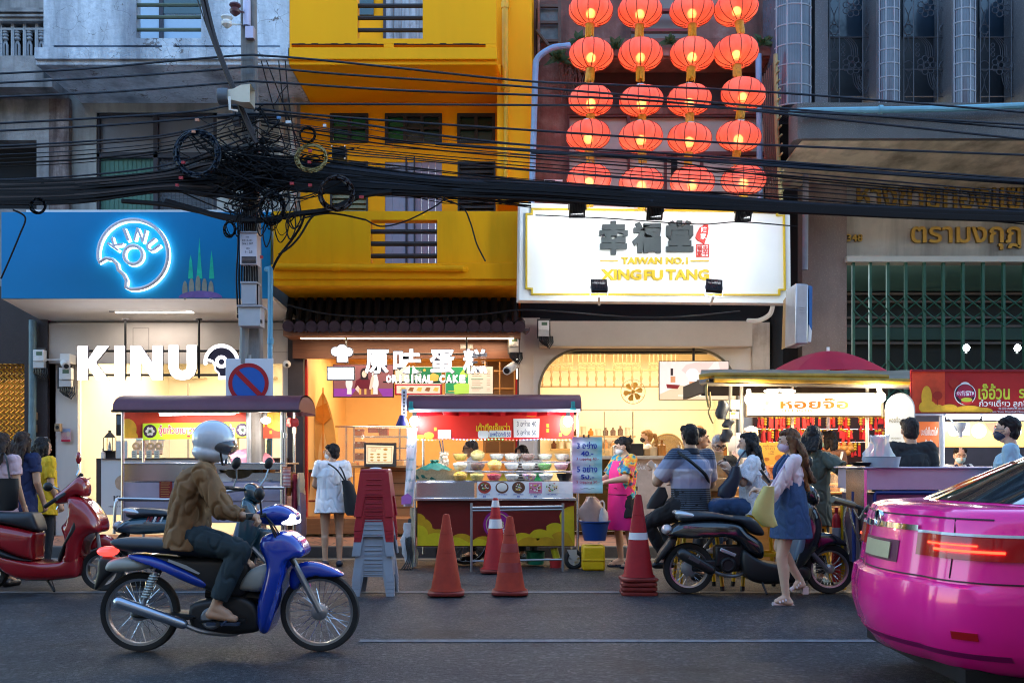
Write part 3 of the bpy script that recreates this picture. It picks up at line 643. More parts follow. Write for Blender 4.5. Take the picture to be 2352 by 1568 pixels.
bd.build('letter_body',M('grey_letter_side',(.16,.15,.17),.5),sg);fc.build('letter_face',E('white_lit_letter2',(1,.97,.95),3.0),sg)
em=MB();ef=MB()
for pts in(disc(772,808,12),disc(787,804,14),disc(801,809,12),rect(774,808,801,834),rect(752,842,816,874)):art(em,pts,pl,0,.05)
for pts in(disc(772,808,9.5),disc(787,804,11.5),disc(801,809,9.5),rect(776,810,799,831),rect(755,845,813,871)):art(ef,pts,pl,.0505+.0006*rr(),.004)
ef.mat(1);art(ef,rect(755,853,813,855),pl,.057,.001);art(ef,rect(776,826,799,828),pl,.057,.001)
e_=em.build('emblem',M('grey_letter_side'),sg);ef.build('emblem_face',[E('white_lit_letter2',(1,1,1),3),M('tan_line',(.5,.35,.15),.6)],e_)
g=MB().pbox(1057,790,1087,801,15.19,.01);pq=g.build('name_plate',M('plate_grey',(.3,.25,.22),.5),t);g=MB();write(g,'ออริจินอล เค้ก',(1059,792.5,1085,799),front(15.19));g.build('lettering',wcap,pq)
def screen(name,label,r,d,tilt=0,frame=.012):
 q=thing(name,label,'screen',P((r[0]+r[2])/2,r[3],d));g=MB().pbox(r[0]-1.5,r[1]-1.5,r[2]+1.5,r[3]+1.5,d,.05);g.build('frame',blk,q,bevel=.004);return q,front(d)
q,pl=screen('wall_screen','wall screen showing a person in maroon at a purple table',(766,838,903,911),16.3)
g=MB();EM=[E('scr_mauve',(.30,.12,.14),0.37),E('scr_purple',(.30,.06,.42),0.41),E('scr_skin',(.85,.66,.56),0.41),E('scr_black',(.03,.02,.03),0.37),E('scr_maroon',(.16,.02,.04),0.37),E('scr_white',(.85,.85,.9),0.41),E('scr_table',(.28,.08,.09),0.37),E('scr_gold',(.8,.5,.15),0.37)]
art(g,rect(766,838,903,911),pl,.001)
g.mat(1);art(g,rect(767,892,902,910),pl,.003);g.mat(6);art(g,[(805,911),(820,892),(868,892),(880,911)],pl,.005)
g.mat(5)
for x in(802,862):art(g,disc(x,880,8,15),pl,.007);art(g,disc(x,868,6,8),pl,.009);art(g,[(x-5,905),(x-4,885),(x+5,885),(x+6,905)],pl,.009)
for x in(856,865):art(g,disc(x,854,2.2,10),pl,.009)
g.mat(4);art(g,[(814,893),(818,874),(828,868),(846,868),(853,876),(853,893)],pl,.011);g.mat(3);art(g,disc(837,857,9,12),pl,.012);art(g,[(829,857),(845,857),(846,872),(828,872)],pl,.0125)
g.mat(2);art(g,disc(837,859,5.5,8),pl,.014);art(g,[(816,893),(822,885),(830,897),(824,902)],pl,.014);art(g,[(848,893),(852,870),(857,858),(859,870),(854,895)],pl,.014)
g.mat(7)
for x in(825,837,852):art(g,rect(x,893,x+5,906),pl,.016)
g.build('picture',EM,q)
q,pl=screen('wall_screen','menu screen with green top and red framed row of cakes',(908,842,1014,905),16.32);g=MB();EM2=[E('scr_cream',(.9,.82,.68),0.37),E('scr_green',(.02,.22,.10),0.37),E('scr_red',(.6,.03,.05),0.37),E('scr_cake',(.85,.55,.12),0.37),E('scr_brown',(.35,.14,.05),0.37),E('scr_white',(1,1,1),0.37),E('scr_lime',(.45,.75,.12),0.44),E('scr_leaf',(.03,.35,.14),0.37)]
art(g,rect(908,842,1014,905),pl,.001);g.mat(1);art(g,rect(940,843,1013,880),pl,.003);g.mat(2);art(g,band(rect(908,882,1014,906),rect(911,885,1011,903)),pl,.004)
g.mat(0);art(g,disc(925,858,10,8),pl,.005)
for i in range(5):g.mat(3 if i%2==0 else 4);art(g,[(918+i*19,897),(923+i*19,889),(932+i*19,890),(929+i*19,899)],pl,.006)
g.mat(3);art(g,[(980,866),(995,856),(1008,862),(1006,874),(985,876)],pl,.006);art(g,disc(975,850,3),pl,.006);g.mat(5)
for i in range(6):art(g,rect(946,850+i*4,962+(i*7)%9,851.3+i*4),pl,.006)
g.build('picture',EM2,q)
q,pl=screen('wall_screen','menu screen with bright green cake and white price list',(1023,842,1132,904),16.34);g=MB();art(g,rect(1023,842,1132,904),pl,.001);g.mat(7);art(g,rect(1024,843,1075,903),pl,.003)
g.mat(6);art(g,[(1044,905),(1042,884),(1060,876),(1078,882),(1077,903)],pl,.005);art(g,[(1056,858),(1064,848),(1075,852),(1073,866),(1060,868)],pl,.005);g.mat(1);art(g,rect(1082,870,1110,871.6),pl,.005);art(g,rect(1082,889,1110,890.6),pl,.005);g.mat(4)
for i in range(12):
 if i not in(4,9):art(g,rect(1084,850+i*4.2,1100+(i*5)%9,850.8+i*4.2),pl,.005);art(g,rect(1118,850+i*4.2,1126,850.8+i*4.2),pl,.005)
g.mat(3);art(g,rect(1030,897,1046,899),pl,.005);g.mat(6);art(g,rect(1028,850,1040,852),pl,.005);g.build('picture',EM2,q)
cs=thing('display_case','glass pastry case with red gift boxes on its shelves','display case',P(860,1150,16.6));g=MB()
for x in(795,813,918,938):
 g.tube([P(x,978,16.6),P(x,1150,16.6)],.018,6)
for y in(1001,1027,1055):g.pbox(812,y,938,y+3,16.5,.6)
g.tube([P(770,979,16.5),P(950,981,16.5)],.015,6);g.build('frame',steel,cs);g=MB().pbox(776,980,950,1085,16.45,.01);g.build('glass_front',glass,cs)
for i,(x,y,w,h)in enumerate(((845,976,24,17),(815,985,18,15),(870,979,20,20),(813,1014,22,13),(837,1016,22,11),(860,1016,16,11),(815,1040,18,15))):
 q=thing('gift_box',['tall dark red gift box, left of two at the top of the pastry case','orange red box at the top left of the pastry case','red gift box at the top right of the pastry case','red box at the left end of the middle shelf of the pastry case','red box in the middle of the middle shelf of the pastry case','red box at the right end of the middle shelf of the pastry case','red box on the lowest shelf of the pastry case'][i],'box',P(x+w/2,y+h,16.7),'boxes in the pastry case');g=MB().pbox(x,y+h*.3,x+w,y+h,16.7,.2);g.build('carton',M('gift_red',(.45,.02,.02),.4,var=.2)if i!=1 else M('gift_orange',(.75,.15,.02),.4),q,bevel=.004);g=MB().pbox(x-.5,y,x+w+.5,y+h*.3,16.69,.22);g.mat(1).pbox(x+w*.35,y+1,x+w*.65,y+h*.25,16.685,.005);g.build('lid',[M('gift_red_lid',(.38,.015,.02),.4),paper],q)
ct=thing('counter','wooden counter of the cake shop behind the framed menu','counter',P(860,1190,16.2));g=MB().pbox(770,1068,960,1074,16.0,.7);g.build('top',M('counter_top',(.45,.30,.16),.35),ct,bevel=.004);g=MB().pbox(828,1074,945,1190,16.2,.4);
g.mat(1)
for i in range(4):g.pbox(831,1080+i*28,943,1082+i*28,16.19,.01)
g.build('front_panel',[wood('counter_wood',(.25,.12,.05),(.34,.18,.08),3),M('groove',(.1,.05,.02),.7)],ct)
fm=thing('framed_menu','black framed cake menu leaning on the cake shop counter','menu',P(874,1072,15.95));pl=plane3(P(838,1072,15.9),P(906,1072,15.9),P(838,1018,16.02));g=MB();art(g,rect(837,1018,911,1072),pl,0,.03);g.build('frame',blk,fm);g=MB();art(g,[(842,1023),(905,1025),(902,1066),(842,1066)],pl,.031);g.mat(1)
art(g,band(rect(845,1027,901,1063),rect(846,1028,900,1062)),pl,.033);write(g,'ORIGINAL',(852,1029,876,1033),pl,.001,.033);write(g,'CAKE',(852,1034,864,1038),pl,.001,.033);g.mat(2)
for i in range(3):
 for j in range(3):art(g,disc(855+j*15,1044+i*7,4,2),pl,.033)
art(g,disc(886,1033,5,3),pl,.033);g.build('menu_sheet',[E('menu_lit',(.95,.80,.52),.35),M('menu_brown',(.35,.15,.05),.6),M('menu_cake',(.6,.38,.1),.6)],fm)
bs=thing('bar_stool','dark red wooden bar stool inside the cake shop doorway','stool',P(735,1190,15.75));
g=MB().pbox(706,1078,735,1084,15.7,.34);g.build('seat',M('dark_teal_seat',(.02,.05,.05),.5),bs,bevel=.01)
for a,b,dd in((711,704,15.72),(731,745,15.72),(713,708,16.0),(732,742,16.0)):g=MB().tube([P(a,1084,dd),P(b,1190,dd+.02)],.02,6);g.build('leg',M('stool_red',(.16,.02,.02),.4),bs)
g=MB().tube([P(707,1150,15.72),P(740,1150,15.72)],.015,6);g.build('stretcher',M('stool_red'),bs)
# electricity meters and cameras on the shop fronts
def meter(x,y,d,label,w=23,h=36,hood=True):
 q=thing('electricity_meter',label,'meter',P(x,y+h,d),'meters on the shop fronts');g=MB().pbox(x-w*.62,y-4,x+w*.6,y+h+4,d+.1,.05);g.build('backboard',M('grey_board',(.10,.095,.095),.7),q)
 g=MB().pbox(x-w/2,y,x+w/2,y+h*.62,d,.1);g.build('case',white,q,bevel=.008);g=MB().pbox(x-w/2,y+h*.64,x+w/2,y+h,d+.02,.08);g.build('terminal_cover',M('meter_grey',(.6,.6,.6),.5),q,bevel=.006)
 g=MB().pbox(x-w*.2,y+h*.1,x+w*.32,y+h*.3,d-.004,.005);g.mat(1).pbox(x-w*.3,y+h*.4,x+w*.1,y+h*.52,d-.004,.005);g.build('display',[M('lcd',(.12,.2,.14),.2),paper],q)
 g=MB()
 for i in range(5):
  a,b=x-w*.35+i*w*.15,18+i*2.5;g.tube([P(a,y+h,d+.05),P(a-1,y+h+b*.55,d+.04),P(a+w*.25,y+h+b,d+.05),P(a+w*.6,y+h+b*.5,d+.05),P(a+w*.55,y+h,d+.06)],.012,5)
 g.build('wires',blk,q);return q
meter(88,803,15.1,'electricity meter in the black recess left of the white shop',25,42);meter(149,844,15.2,'electricity meter on the white pillar under the wall camera',28,44)
meter(1180,773,14.9,'electricity meter at the right end of the brown eave');meter(1249,736,14.75,'electricity meter on the pillar below the big white sign',25,36)
def wallcam(pts,body,label,bullet=True):
 q=thing('security_camera',label,'camera',P(*body,14.9),'cameras on the shop fronts');return q
q=thing('security_camera','white camera on a square box above the left pillar','camera',P(150,820,15.1),'cameras on the shop fronts');g=MB().pbox(137,812,160,834,15.1,.22);g.build('mount_box',white,q,bevel=.01);g=MB().cyl(P(148,834,15.1),P(152,840,14.95),.06,14);g.mat(1).cyl(P(152,840.0,14.94),P(152.5,841,14.92),.035,12);g.build('lens_barrel',[white,blk],q);g=MB().pbox(104,824,137,827,15.2,.06);g.build('conduit',white,q)
q=thing('security_camera','bullet camera pointing left by the red post of the cake shop','camera',P(1170,850,15.0),'cameras on the shop fronts');g=MB().cyl(P(1164,851,14.7),P(1183,838,15.1),.065,12);g.build('barrel',white,q);g=MB().cyl(P(1163,852,14.69),P(1165,850.5,14.71),.045,12);g.build('lens',blk,q);g=MB().tube([P(1180,842,15.1),P(1190,836,15.3)],.02,6);g.build('bracket',white,q)
q=thing('security_camera','small dome camera at the top right of the white shop','camera',P(659,836,15.1),'cameras on the shop fronts');g=MB().ell(P(659,836,15.2),(.06,.06,.06));g.build('dome',white,q);g=MB().ell(P(659,838,15.14),(.025,.025,.025));g.build('lens',blk,q)
g=MB();pl=front(15.35);art(g,rect(140,983,163,1014),pl,0,.003);g.mat(1);art(g,rect(141,984,162,992),pl,.003);g.mat(2);art(g,disc(157,996,4,6),pl,.003);g.mat(3);art(g,rect(141,1009,162,1014),pl,.003);write(g,'โปรโมชั่น',(143,1001,155,1008),pl,.001,.003)
g.build('poster',[M('poster_pink',(.65,.40,.42),.7,var=.2),M('poster_blue',(.35,.45,.65),.7),M('poster_skin',(.7,.55,.45),.7),redink],smooth=0,tagv=('small pink notice pasted on the white pillar by the dark stone pier','poster'))
g=MB();pl=front(15.3);art(g,rect(84,1003,110,1019),pl,0,.003);g.mat(1);art(g,rect(94,1010,98,1016),pl,.003);g.build('poster',[M('poster_grey',(.55,.53,.55),.7),ink],smooth=0,tagv=('pale paper notice on the dark stone pier at the left','poster'))
for x,y,lb in((75,955,'upper brown socket box on the dark stone pier'),(74,983,'lower brown socket box on the dark stone pier'),(131,981,'square beige socket on the edge of the white pillar')):
 g=MB().pbox(x-6,y-9,x+6,y+9,15.22,.1);q=thing('socket_box',lb,'socket',P(x,y+9,15.25),'sockets on the left pillars');g.build('case',M('socket_tan',(.36,.24,.14),.5,var=.1),q,bevel=.006);g=MB().lathe([(.028,0),(.028,.01)],P(x,y,15.215),'Y',14);g.build('outlet',blk,q)
# building 4: stained house with lanterns, tea shop below
t=thing('lantern_shophouse','stained reddish shophouse behind the rows of lanterns, with a bright tea shop below','building',(PX(1500,15.5),15.5,.15))
d=15.5;g=MB();wallgrid(g,PX(1226,d),PX(1790,d),PZ(700,d),PZ(BT,d),d,.3,[pxh(d,1302,262,1772,480),pxh(d,1450,-60,1590,95)]);g.build('wall',redwall,t,smooth=0)
d=14.9;g=MB().pbox(1300,88,1780,135,d,.6);g.pbox(1310,110,1780,128,d-.05,.1);g.pbox(1235,BT,1240,120,15.2,.1);g.build('ledge',redwall,t,smooth=0)
g=MB().pbox(1310,135,1775,240,15.44,.05);g.mat(1).pbox(1450,-60,1590,95,15.7,.02);g.mat(2).pbox(1450,20,1590,26,15.46,.1);g.pbox(1450,66,1590,72,15.46,.1);g.build('dark_band',[M('dark_red_brown',(.035,.018,.018),.8,var=.4),M('grey_pink_blind',(.22,.18,.17),.7),redd],t)  # near-black red strip across the wall just below the ledge
g=MB();d=15.5;fr=M('maroon_frame',(.10,.025,.025),.5,var=.2)
for r in((1302,262,1308,480),(1766,262,1772,480),(1308,262,1766,268),(1308,348,1766,356),(1440,268,1447,348),(1690,268,1696,348),(1352,356,1356,480),(1442,356,1447,480),(1526,356,1532,480),(1610,356,1616,480)):g.pbox(*r,d+.02,.1)
w=g.build('window',fr,t,smooth=0);g=MB().pbox(1308,268,1766,348,d+.1,.01);g.pbox(1308,356,1766,480,d+.1,.01);g.build('pane',M('milky_pane',(.42,.40,.36),.35,var=.18,vs=1.5),w)
g=MB().pbox(1542,358,1556,410,d+.05,.03);g.pbox(1232,20,1240,150,15.3,.05);g.build('shutter',dark,t)
g=MB()
for x in(1234,1282):g.pbox(x,BT,x+7,150,15.25,.06)
for y in(10,48,90):g.pbox(1241,y,1282,y+6,15.25,.05)
g.tube([P(1232,70,15.2),P(1275,125,15.2)],.025,6);g.build('timber_frame',M('old_timber',(.11,.07,.06),.8,var=.3),t)
g=MB().pbox(1241,20,1282,92,15.34,.03);g.build('pale_panel',M('mottled_panel',(.14,.15,.16),.5,var=.6,vs=5),t)
d=15.3;g=MB();g.box(PX(1196,d),PX(1800,d),d,d+.2,PZ(810,d),PZ(690,d));g.build('void_black_slab',dark,t)  # black slab paints the unlit void under the white sign
g=MB().pbox(1240,737,1728,795,14.85,.5);g.build('shutter_box',M('beige_box',(.50,.43,.37),.55,var=.06),t,bevel=.006)
d=15.2;pts=[];x0,x1,yt,yb=1238,1693,803,1300;r_=95
outer=[(1196,740),(1790,740),(1790,1250),(x1,1250)]
inner=[(x1,1250),(x1,yt+r_)]+[(x1-r_+r_*cos(a),yt+r_-r_*sin(a))for a in[math.pi/2*i/14 for i in range(15)]]+[(x0+r_-r_*sin(a),yt+r_-r_*cos(a))for a in[math.pi/2*i/14 for i in range(15)]]+[(x0,1250)]
g=MB();L=[P(x,y,d)for x,y in[(1196,795),(1790,795)]]
g.poly([P(1225,795,d),P(1225,1250,d)]+[P(x,y,d)for x,y in inner[::-1][:1]]+[P(x,y,d)for x,y in inner[::-1][1:]]+[P(1768,1250,d),P(1768,795,d)],(0,.22,0))
g.build('arched_front',offw,t,smooth=30)
g=MB().tube([P(x,y,d-.01)for x,y in inner],.02,8);g.build('arch_trim',M('olive_trim',(.20,.17,.11),.5),t)
g=MB().pbox(1728,740,1768,1250,15.15,.05);g.build('side_pillar',grime('rain_streaked_plaster',(.36,.28,.21),(.50,.43,.36),(.58,.51,.45),2,b=.2),t,smooth=0)
g=MB().tube([P(1785,700,15.2),P(1785,1100,15.2)],.09,12);g.build('black_pipe',dark,t)
X0,X1,Z1=room(t,1226,1766,800,1300,15.45,19.6,M('tea_shop_wall',(.86,.74,.52),.65,var=.03),M('tea_floor',(.5,.4,.28),.4),zf=.2)
lamp('AREA',((X0+X1)/2,17.3,Z1-.1),98,(1,.90,.72),X1-X0-.8,t,((X0+X1)/2,17.3,0),2.6)
g=MB();g.box(X0+.4,X1-.4,16.2,16.4,Z1-.05,Z1-.01);g.build('ceiling_lamp',E('tea_shop_lamp',(1,.83,.54),9),t)
gw=M('tan_lattice',(.42,.26,.10),.5,var=.08)
g=MB();d=17.2
for x0 in(1295,1329,1410,1493,1574):pass
for x0 in(1255,1329,1410,1492):
 w=60
 for i in range(7):g.pbox(x0+i*w/6-.8,800,x0+i*w/6+.8,834,d,.03)
 g.pbox(x0-2,833,x0+w+2,836,d,.03);g.pbox(x0-2,844,x0+w+2,847,d,.03)
 for i in range(7):g.pbox(x0+i*w/6-2,838.5,x0+i*w/6+2.6,840.5,d,.03)
 for i in range(6):g.pbox(x0+i*w/6+2,842,x0+i*w/6+7,843,d,.03)
g.pbox(1236,848,1640,851,d,.04);g.build('lattice',gw,t)
g=MB()
for i in range(15):
 x=1246+i*20.6;g.lathe([(.012,0),(.02,.03),(.010,.06),(.026,.13),(.01,.2),(.022,.25),(.010,.29),(.012,.36)],P(x,887,d),seg=8)
g.pbox(1236,886,1520,889.5,d,.04);g.build('balustrade',M('dark_tan',(.30,.18,.07),.5),t)
g=MB().pbox(1270,940,1700,941.5,16.6,.03);g.pbox(1387,945,1389,1040,16.6,.03);g.pbox(1452,945,1455,1040,16.6,.03);g.build('glass_edge',M('mullion'),t);g=MB().pbox(1389,942,1640,1060,16.58,.008);g.build('glass_screen',M('milk_glass',(.95,.85,.7),.08,var=0,alpha=.10),t)
g=MB().lathe([(.24,0),(.26,.01),(.26,.03),(.24,.03)],P(1530,1030,17.0),'Y',36);g.torus(P(1533,1033,16.9),.27,.018,'Y',40,8);g.build('wall_ring',gold,t)
ct=thing('counter','bronze and marble counter of the tea shop with drink equipment','counter',P(1480,1225,15.7));g=MB().pbox(1300,1046,1700,1054,15.5,.7);g.build('top',M('counter_cream',(.6,.5,.36),.4),ct,bevel=.004)
g=MB().pbox(1440,1054,1540,1230,15.6,.5);g.pbox(1540,1054,1700,1230,15.62,.5);g.build('marble_panel',M('marble_tan',(.5,.42,.36),.25,var=.25,vs=3),ct);g=MB().pbox(1300,1054,1440,1230,15.6,.5);p_=g.build('bronze_panel',M('bronze',(.16,.10,.03),.25,metal=.7,var=.3,vs=2),ct)
g=MB();pl=front(15.6);write(g,'NO.1',(1456,1060,1475,1068),pl,.003);write(g,'SUGAR',(1444,1070,1483,1078),pl,.003)
write(g,'A',(1456,1080,1462,1088),pl,.003);g.build('lettering',wcap,p_)
g=MB();g.mat(0)
for x0,y0,x1,y1,k in((1480,1030,1500,1046,0),(1405,1025,1430,1046,1),(1442,1018,1478,1046,2)):g.mat(k);g.pbox(x0,y0,x1,y1,15.7,.2)
g.build('equipment',[M('cardboard',(.40,.24,.10),.7),M('tan_box',(.62,.45,.25),.6),blk],ct,bevel=.01)
q=thing('wall_fan','round wall fan with mustard blades high inside the tea shop','fan',P(1454,899,16.4));c=P(1454,899,16.4);g=MB()
for k in range(6):
 a=R(60*k+12);pts=[(cos(a+da)*rr,sin(a+da)*rr)for da,rr in((-.2,.04),(-.38,.10),(-.33,.145),(0,.165),(.33,.145),(.38,.10),(.2,.04))];g.poly([c+V3((u,0,v))for u,v in pts],(0,.012,0))
g.lathe([(.03,-.05),(.035,.02)],c,'Y',14);g.build('blades',M('mustard',(.50,.27,.04),.45,var=.1),q);g=MB()
g.torus(c,.2,.006,'Y',40,5)
for k in range(12):a=R(30*k);g.tube([c+V3((cos(a)*.03,-.06,sin(a)*.03)),c+V3((cos(a)*.2,0,sin(a)*.2))],.003,4)
g.build('guard',M('guard_wire',(.25,.2,.1),.4,metal=.6),q);g=MB().cyl(c,c+V3((0,.5,0)),.02,8);g.build('bracket',blk,q)
q,pl=screen('hanging_screen','hanging screen showing iced tea being poured into a glass',(1515,830,1673,917),15.05);g=MB();EM3=[E('pic_blush',(.95,.80,.74),0.44),E('pic_tan',(.85,.62,.40),0.44),E('pic_red',(.28,.02,.02),0.37),E('pic_pink',(.95,.62,.56),0.44),E('pic_white',(1,.97,.95),0.49),E('pic_dark',(.05,.03,.03),0.37),E('pic_amber',(.75,.33,.15),0.41)]
art(g,rect(1515,830,1673,917),pl,.001);g.mat(1);art(g,[(1515,905),(1560,885),(1673,890),(1673,917),(1515,917)],pl,.003);g.mat(3);art(g,[(1565,850),(1575,838),(1600,831),(1640,831),(1625,850),(1600,858),(1580,862)],pl,.004);art(g,[(1650,831),(1672,831),(1672,868),(1655,855)],pl,.004)
g.mat(4);art(g,disc(1590,858,14,12),pl,.006);art(g,[(1581,870),(1604,870),(1602,884),(1584,884)],pl,.005);g.mat(2);art(g,[(1584,884),(1602,884),(1600,898),(1594,901),(1587,898)],pl,.006);art(g,[(1530,882),(1562,884),(1556,893),(1532,891)],pl,.006)
g.mat(6);art(g,rect(1583,876,1603,886),pl,.0065);g.mat(5);art(g,rect(1540,846,1546,862),pl,.006);art(g,[(1600,872),(1640,870),(1640,895),(1606,886)],pl,.0055);g.mat(6);art(g,rect(1540,864,1551,878),pl,.006);g.mat(5);art(g,rect(1515,905,1673,917),pl,.0058)if False else None
g.mat(4);write(g,'ทานพร้อมกับนมสด เข้มข้น',(1558,903,1620,911),pl,.001,.007);g.build('picture',EM3,q);g=MB().tube([P(1593,828,15.1),P(1593,795,15.1)],.02,8);g.build('hanger',blackm,q)
rc=random.Random(3)
sh=thing('wall_shelf','long pale shelf with cups and bottles on the back wall of the tea shop','shelf',P(1560,1000,19.3));g=MB().pbox(1265,1000,1460,1004,19.2,.3);g.pbox(1265,1030,1460,1034,19.2,.3);g.build('board',M('tan_lattice'),sh)
for i in range(22):
 x=1272+(i%11)*17;y=1000 if i<11 else 1030;k=rc.choice([0,1,2]);h=rc.uniform(.12,.2);g=MB().lathe([(.05,0),(.055,h*.6),(.02,h*.8),(.022,h)]if k else[(.045,0),(.06,h*.9),(.063,h*.92),(.055,h*.9)],P(x,y,19.3),seg=12)
 g.build('bottle' if k else 'paper_cup',[M('cup_cream',(.7,.6,.45),.5),M('syrup_amber',(.45,.17,.03),.2),M('syrup_dark',(.10,.03,.015),.2)][k],loc=P(x,y,19.3),tagv=(['pale paper cup on the back shelf of the tea shop','amber syrup bottle on the back shelf of the tea shop','dark syrup bottle on the back shelf of the tea shop'][k],['cup','bottle','bottle'][k],['cups on the tea shop shelf','amber bottles on the tea shop shelf','dark bottles on the tea shop shelf'][k]))
for i,(x,h,c)in enumerate(((1415,30,0),(1500,26,1),(1520,34,2),(1560,22,0),(1580,30,1),(1660,26,2))):
 g=MB();d_=15.75;r_=.07;hh=h/F*d_;g.lathe([(r_,0),(r_,hh*.7),(r_*.5,hh*.8),(.02,hh*.84),(.02,hh),(.05,hh*1.02),(.05,hh*1.06)],P(x,1046,d_),seg=16);g.build('dispenser',[steel,M('tan_box'),M('syrup_amber')][c],loc=P(x,1046,d_),tagv=(['steel','tan','amber','second steel','second tan','second amber'][i]+' pump dispenser standing on the tea shop counter','dispenser','dispensers on the tea shop counter'))
for i in range(10):
 x=800+rc.uniform(0,130);g=MB();w=rc.uniform(8,14);h=rc.uniform(6,12);g.pbox(x,1068-h,x+w,1068,16.2+.3*rc.random(),.15);g.build('cake_carton',rc.choice([M('gift_red'),paper,M('tan_box'),M('gift_orange')]),tagv=('small cake carton on the cake shop counter','carton','cartons on the cake shop counter'),bevel=.004)
g=MB()
for x in(205,300,395,560):g.pbox(x,865,x+70,868,19.2,.3);g.pbox(x,920,x+70,923,19.2,.3)
g.build('wall_shelf',M('shelf_pale',(.6,.5,.36),.5),tagv=('pale shelves on the back wall of the white shop','shelf'))
fol=M('leaf_green',(.035,.075,.025),.6,var=.4,vs=8)
def tuft(x,y,d,n,s,label,name='fern'):
 g=MB()
 for i in range(n):
  a=ru(0,6.28);e=ru(-.2,1.3);L=s*ru(.5,1.1);o=P(x,y,d);dr=V3((cos(a)*cos(e),-abs(sin(a))*.6*cos(e),sin(e)));sd=dr.cross(V3((0,1,.2))).normalized()*L*.14
  m1=o+dr*L*.5;tip=o+dr*L+V3((0,0,-L*.25));g.add([o,m1+sd,tip,m1-sd],[(0,1,2,3)])
 return g.build(name,fol,loc=P(x,y,d),smooth=0,tagv=(label,'plant','plants sprouting from the stained ledge'))
tuft(1282,140,14.85,40,.3,'leafy weed growing under the blue pipe elbow');tuft(1328,98,14.8,30,.25,'small fern on the ledge above the second row, left of all lanterns');tuft(1413,112,14.8,30,.25,'small fern on the ledge between the first and second lantern columns');tuft(1540,102,14.8,30,.22,'small fern on the ledge between the second and third lantern columns');tuft(1752,104,14.8,30,.25,'small fern on the ledge beside the glass block column')
g=MB()
for i in range(34):
 x=ru(1285,1330);y=118;pts=[P(x,y,15.1)]
 for k in range(9):x+=ru(-6,6);y+=ru(6,18);pts.append(P(x,y,15.1-rr()*.08))
 g.tube(spline(pts,3),.006,4,caps=False)
g.build('vine_roots',M('dry_vine',(.16,.085,.07),.8,var=.3),tagv=('dry hanging vine roots on the stained wall left of the lanterns','plant'))
g=MB().tube(spline([P(1308,105,14.6),P(1290,107,14.55),P(1270,110,14.5),P(1245,124,14.5),P(1233,138,14.5),P(1230,160,14.5),P(1226,300,14.5),P(1222,430,14.5),P(1220,490,14.5)],4),.045,10);g.build('drainpipe',M('blue_drain',(.22,.36,.55),.4,var=.2,vs=3),tagv=('pale blue drainpipe with elbow left of the lanterns','pipe'))
g=MB().tube([P(1742,125,14.7),P(1746,460,14.7)],.045,10);g.build('drainpipe',M('blue_drain'),tagv=('pale blue drainpipe partly hidden behind the right lantern column','pipe'))
t2=thing('lantern_rack','leaning yellowed lattice rack standing right of the lanterns','rack',P(1785,470,14.3));g=MB();rk=M('yellowed_steel',(.34,.30,.14),.6,var=.3)
g.tube([P(1781,125,14.1),P(1784,300,14.1),P(1794,460,14.1)],.03,8);g.build('post',rk,t2);g=MB()
for i in range(15):y=150+i*21;x=1782+i*.8;g.tube([P(x,y,14.1),P(x+7,y-9,13.9)],.014,5)
g.build('hooks',rk,t2);g=MB()
for i in range(7):g.tube([P(1752+i*4.5,175-i*6,14.6),P(1760+i*4.5,455,14.6)],.012,5)
g.build('bars',M('rust_bar',(.14,.07,.05),.7,var=.3),t2)
g=MB().pbox(1250,413,1292,422,15.2,.25);g.mat(1)
for i in range(5):g.pbox(1252,414+i*1.7,1275,414.8+i*1.7,15.19,.01)
g.build('air_conditioner',[white,dark],tagv=('white air conditioner corner showing above the cable bundle','air conditioner'))
# big white shop sign
A,B_,C_,D_=P(1191,690,13.6),P(1817,697,14.1),P(1815,493,14.1),P(1194,464,13.6)
sg=thing('shop_sign','big floodlit white sign board with black characters and a gold border','sign',(A+B_)/2)
pl=plane3(A,B_,D_);C_=pl.at(1815,493)
g=MB().poly([A,B_,C_,D_],pl.n*-.22);bd=g.build('board',M('sign_white',(.83,.84,.84),.5,var=.02),sg,smooth=0,bevel=.01)
g=MB();o=K('B1',(240,155),(2045,175),(2045,205),(2097,205),(2103,762),(2063,762),(2063,800),(228,795),(228,755),(186,752),(186,193),(228,193),(228,155))
i_=K('B1',(250,168),(2035,188),(2035,215),(2085,215),(2092,750),(2050,750),(2050,788),(240,783),(240,743),(199,740),(199,205),(240,205),(240,168))
art(g,band(o,i_),pl,.002,.035);g.build('border',M('gold_border',(.62,.42,.02),.4,var=.05),sg,smooth=0)
g=MB();cm=M('charcoal_character',(.035,.045,.05),.6,var=.1)
for s,bx in(('幸',(722,252,938,500)),('福',(972,258,1182,486)),('堂',(1222,248,1420,478))):write(g,s,KB('B1',*bx),pl,.05,.002,.05)
g.build('characters',cm,sg)
g=MB();write(g,'TAIWAN NO.1',KB('B1',893,516,1382,568),pl,.03,.002,.03);write(g,'XING',KB('B1',742,606,1040,685),pl,.03,.002,.035);write(g,'FU',KB('B1',1060,610,1200,688),pl,.03,.002,.035);write(g,'TANG',KB('B1',1222,606,1538,685),pl,.03,.002,.035)
art(g,[tuple(q)for q in K('B1',(738,538),(870,538),(870,545),(738,545))],pl,.002,.02);art(g,K('B1',(1406,538),(1540,538),(1540,546),(1406,546)),pl,.002,.02);g.build('gold_lettering',M('gold_border'),sg)
g=MB();art(g,K('B1',(1532,272),(1505,275),(1470,300),(1448,345),(1442,375),(1455,392),(1490,410),(1503,420),(1508,405),(1515,385),(1528,350),(1534,310)),pl,.002,.03)
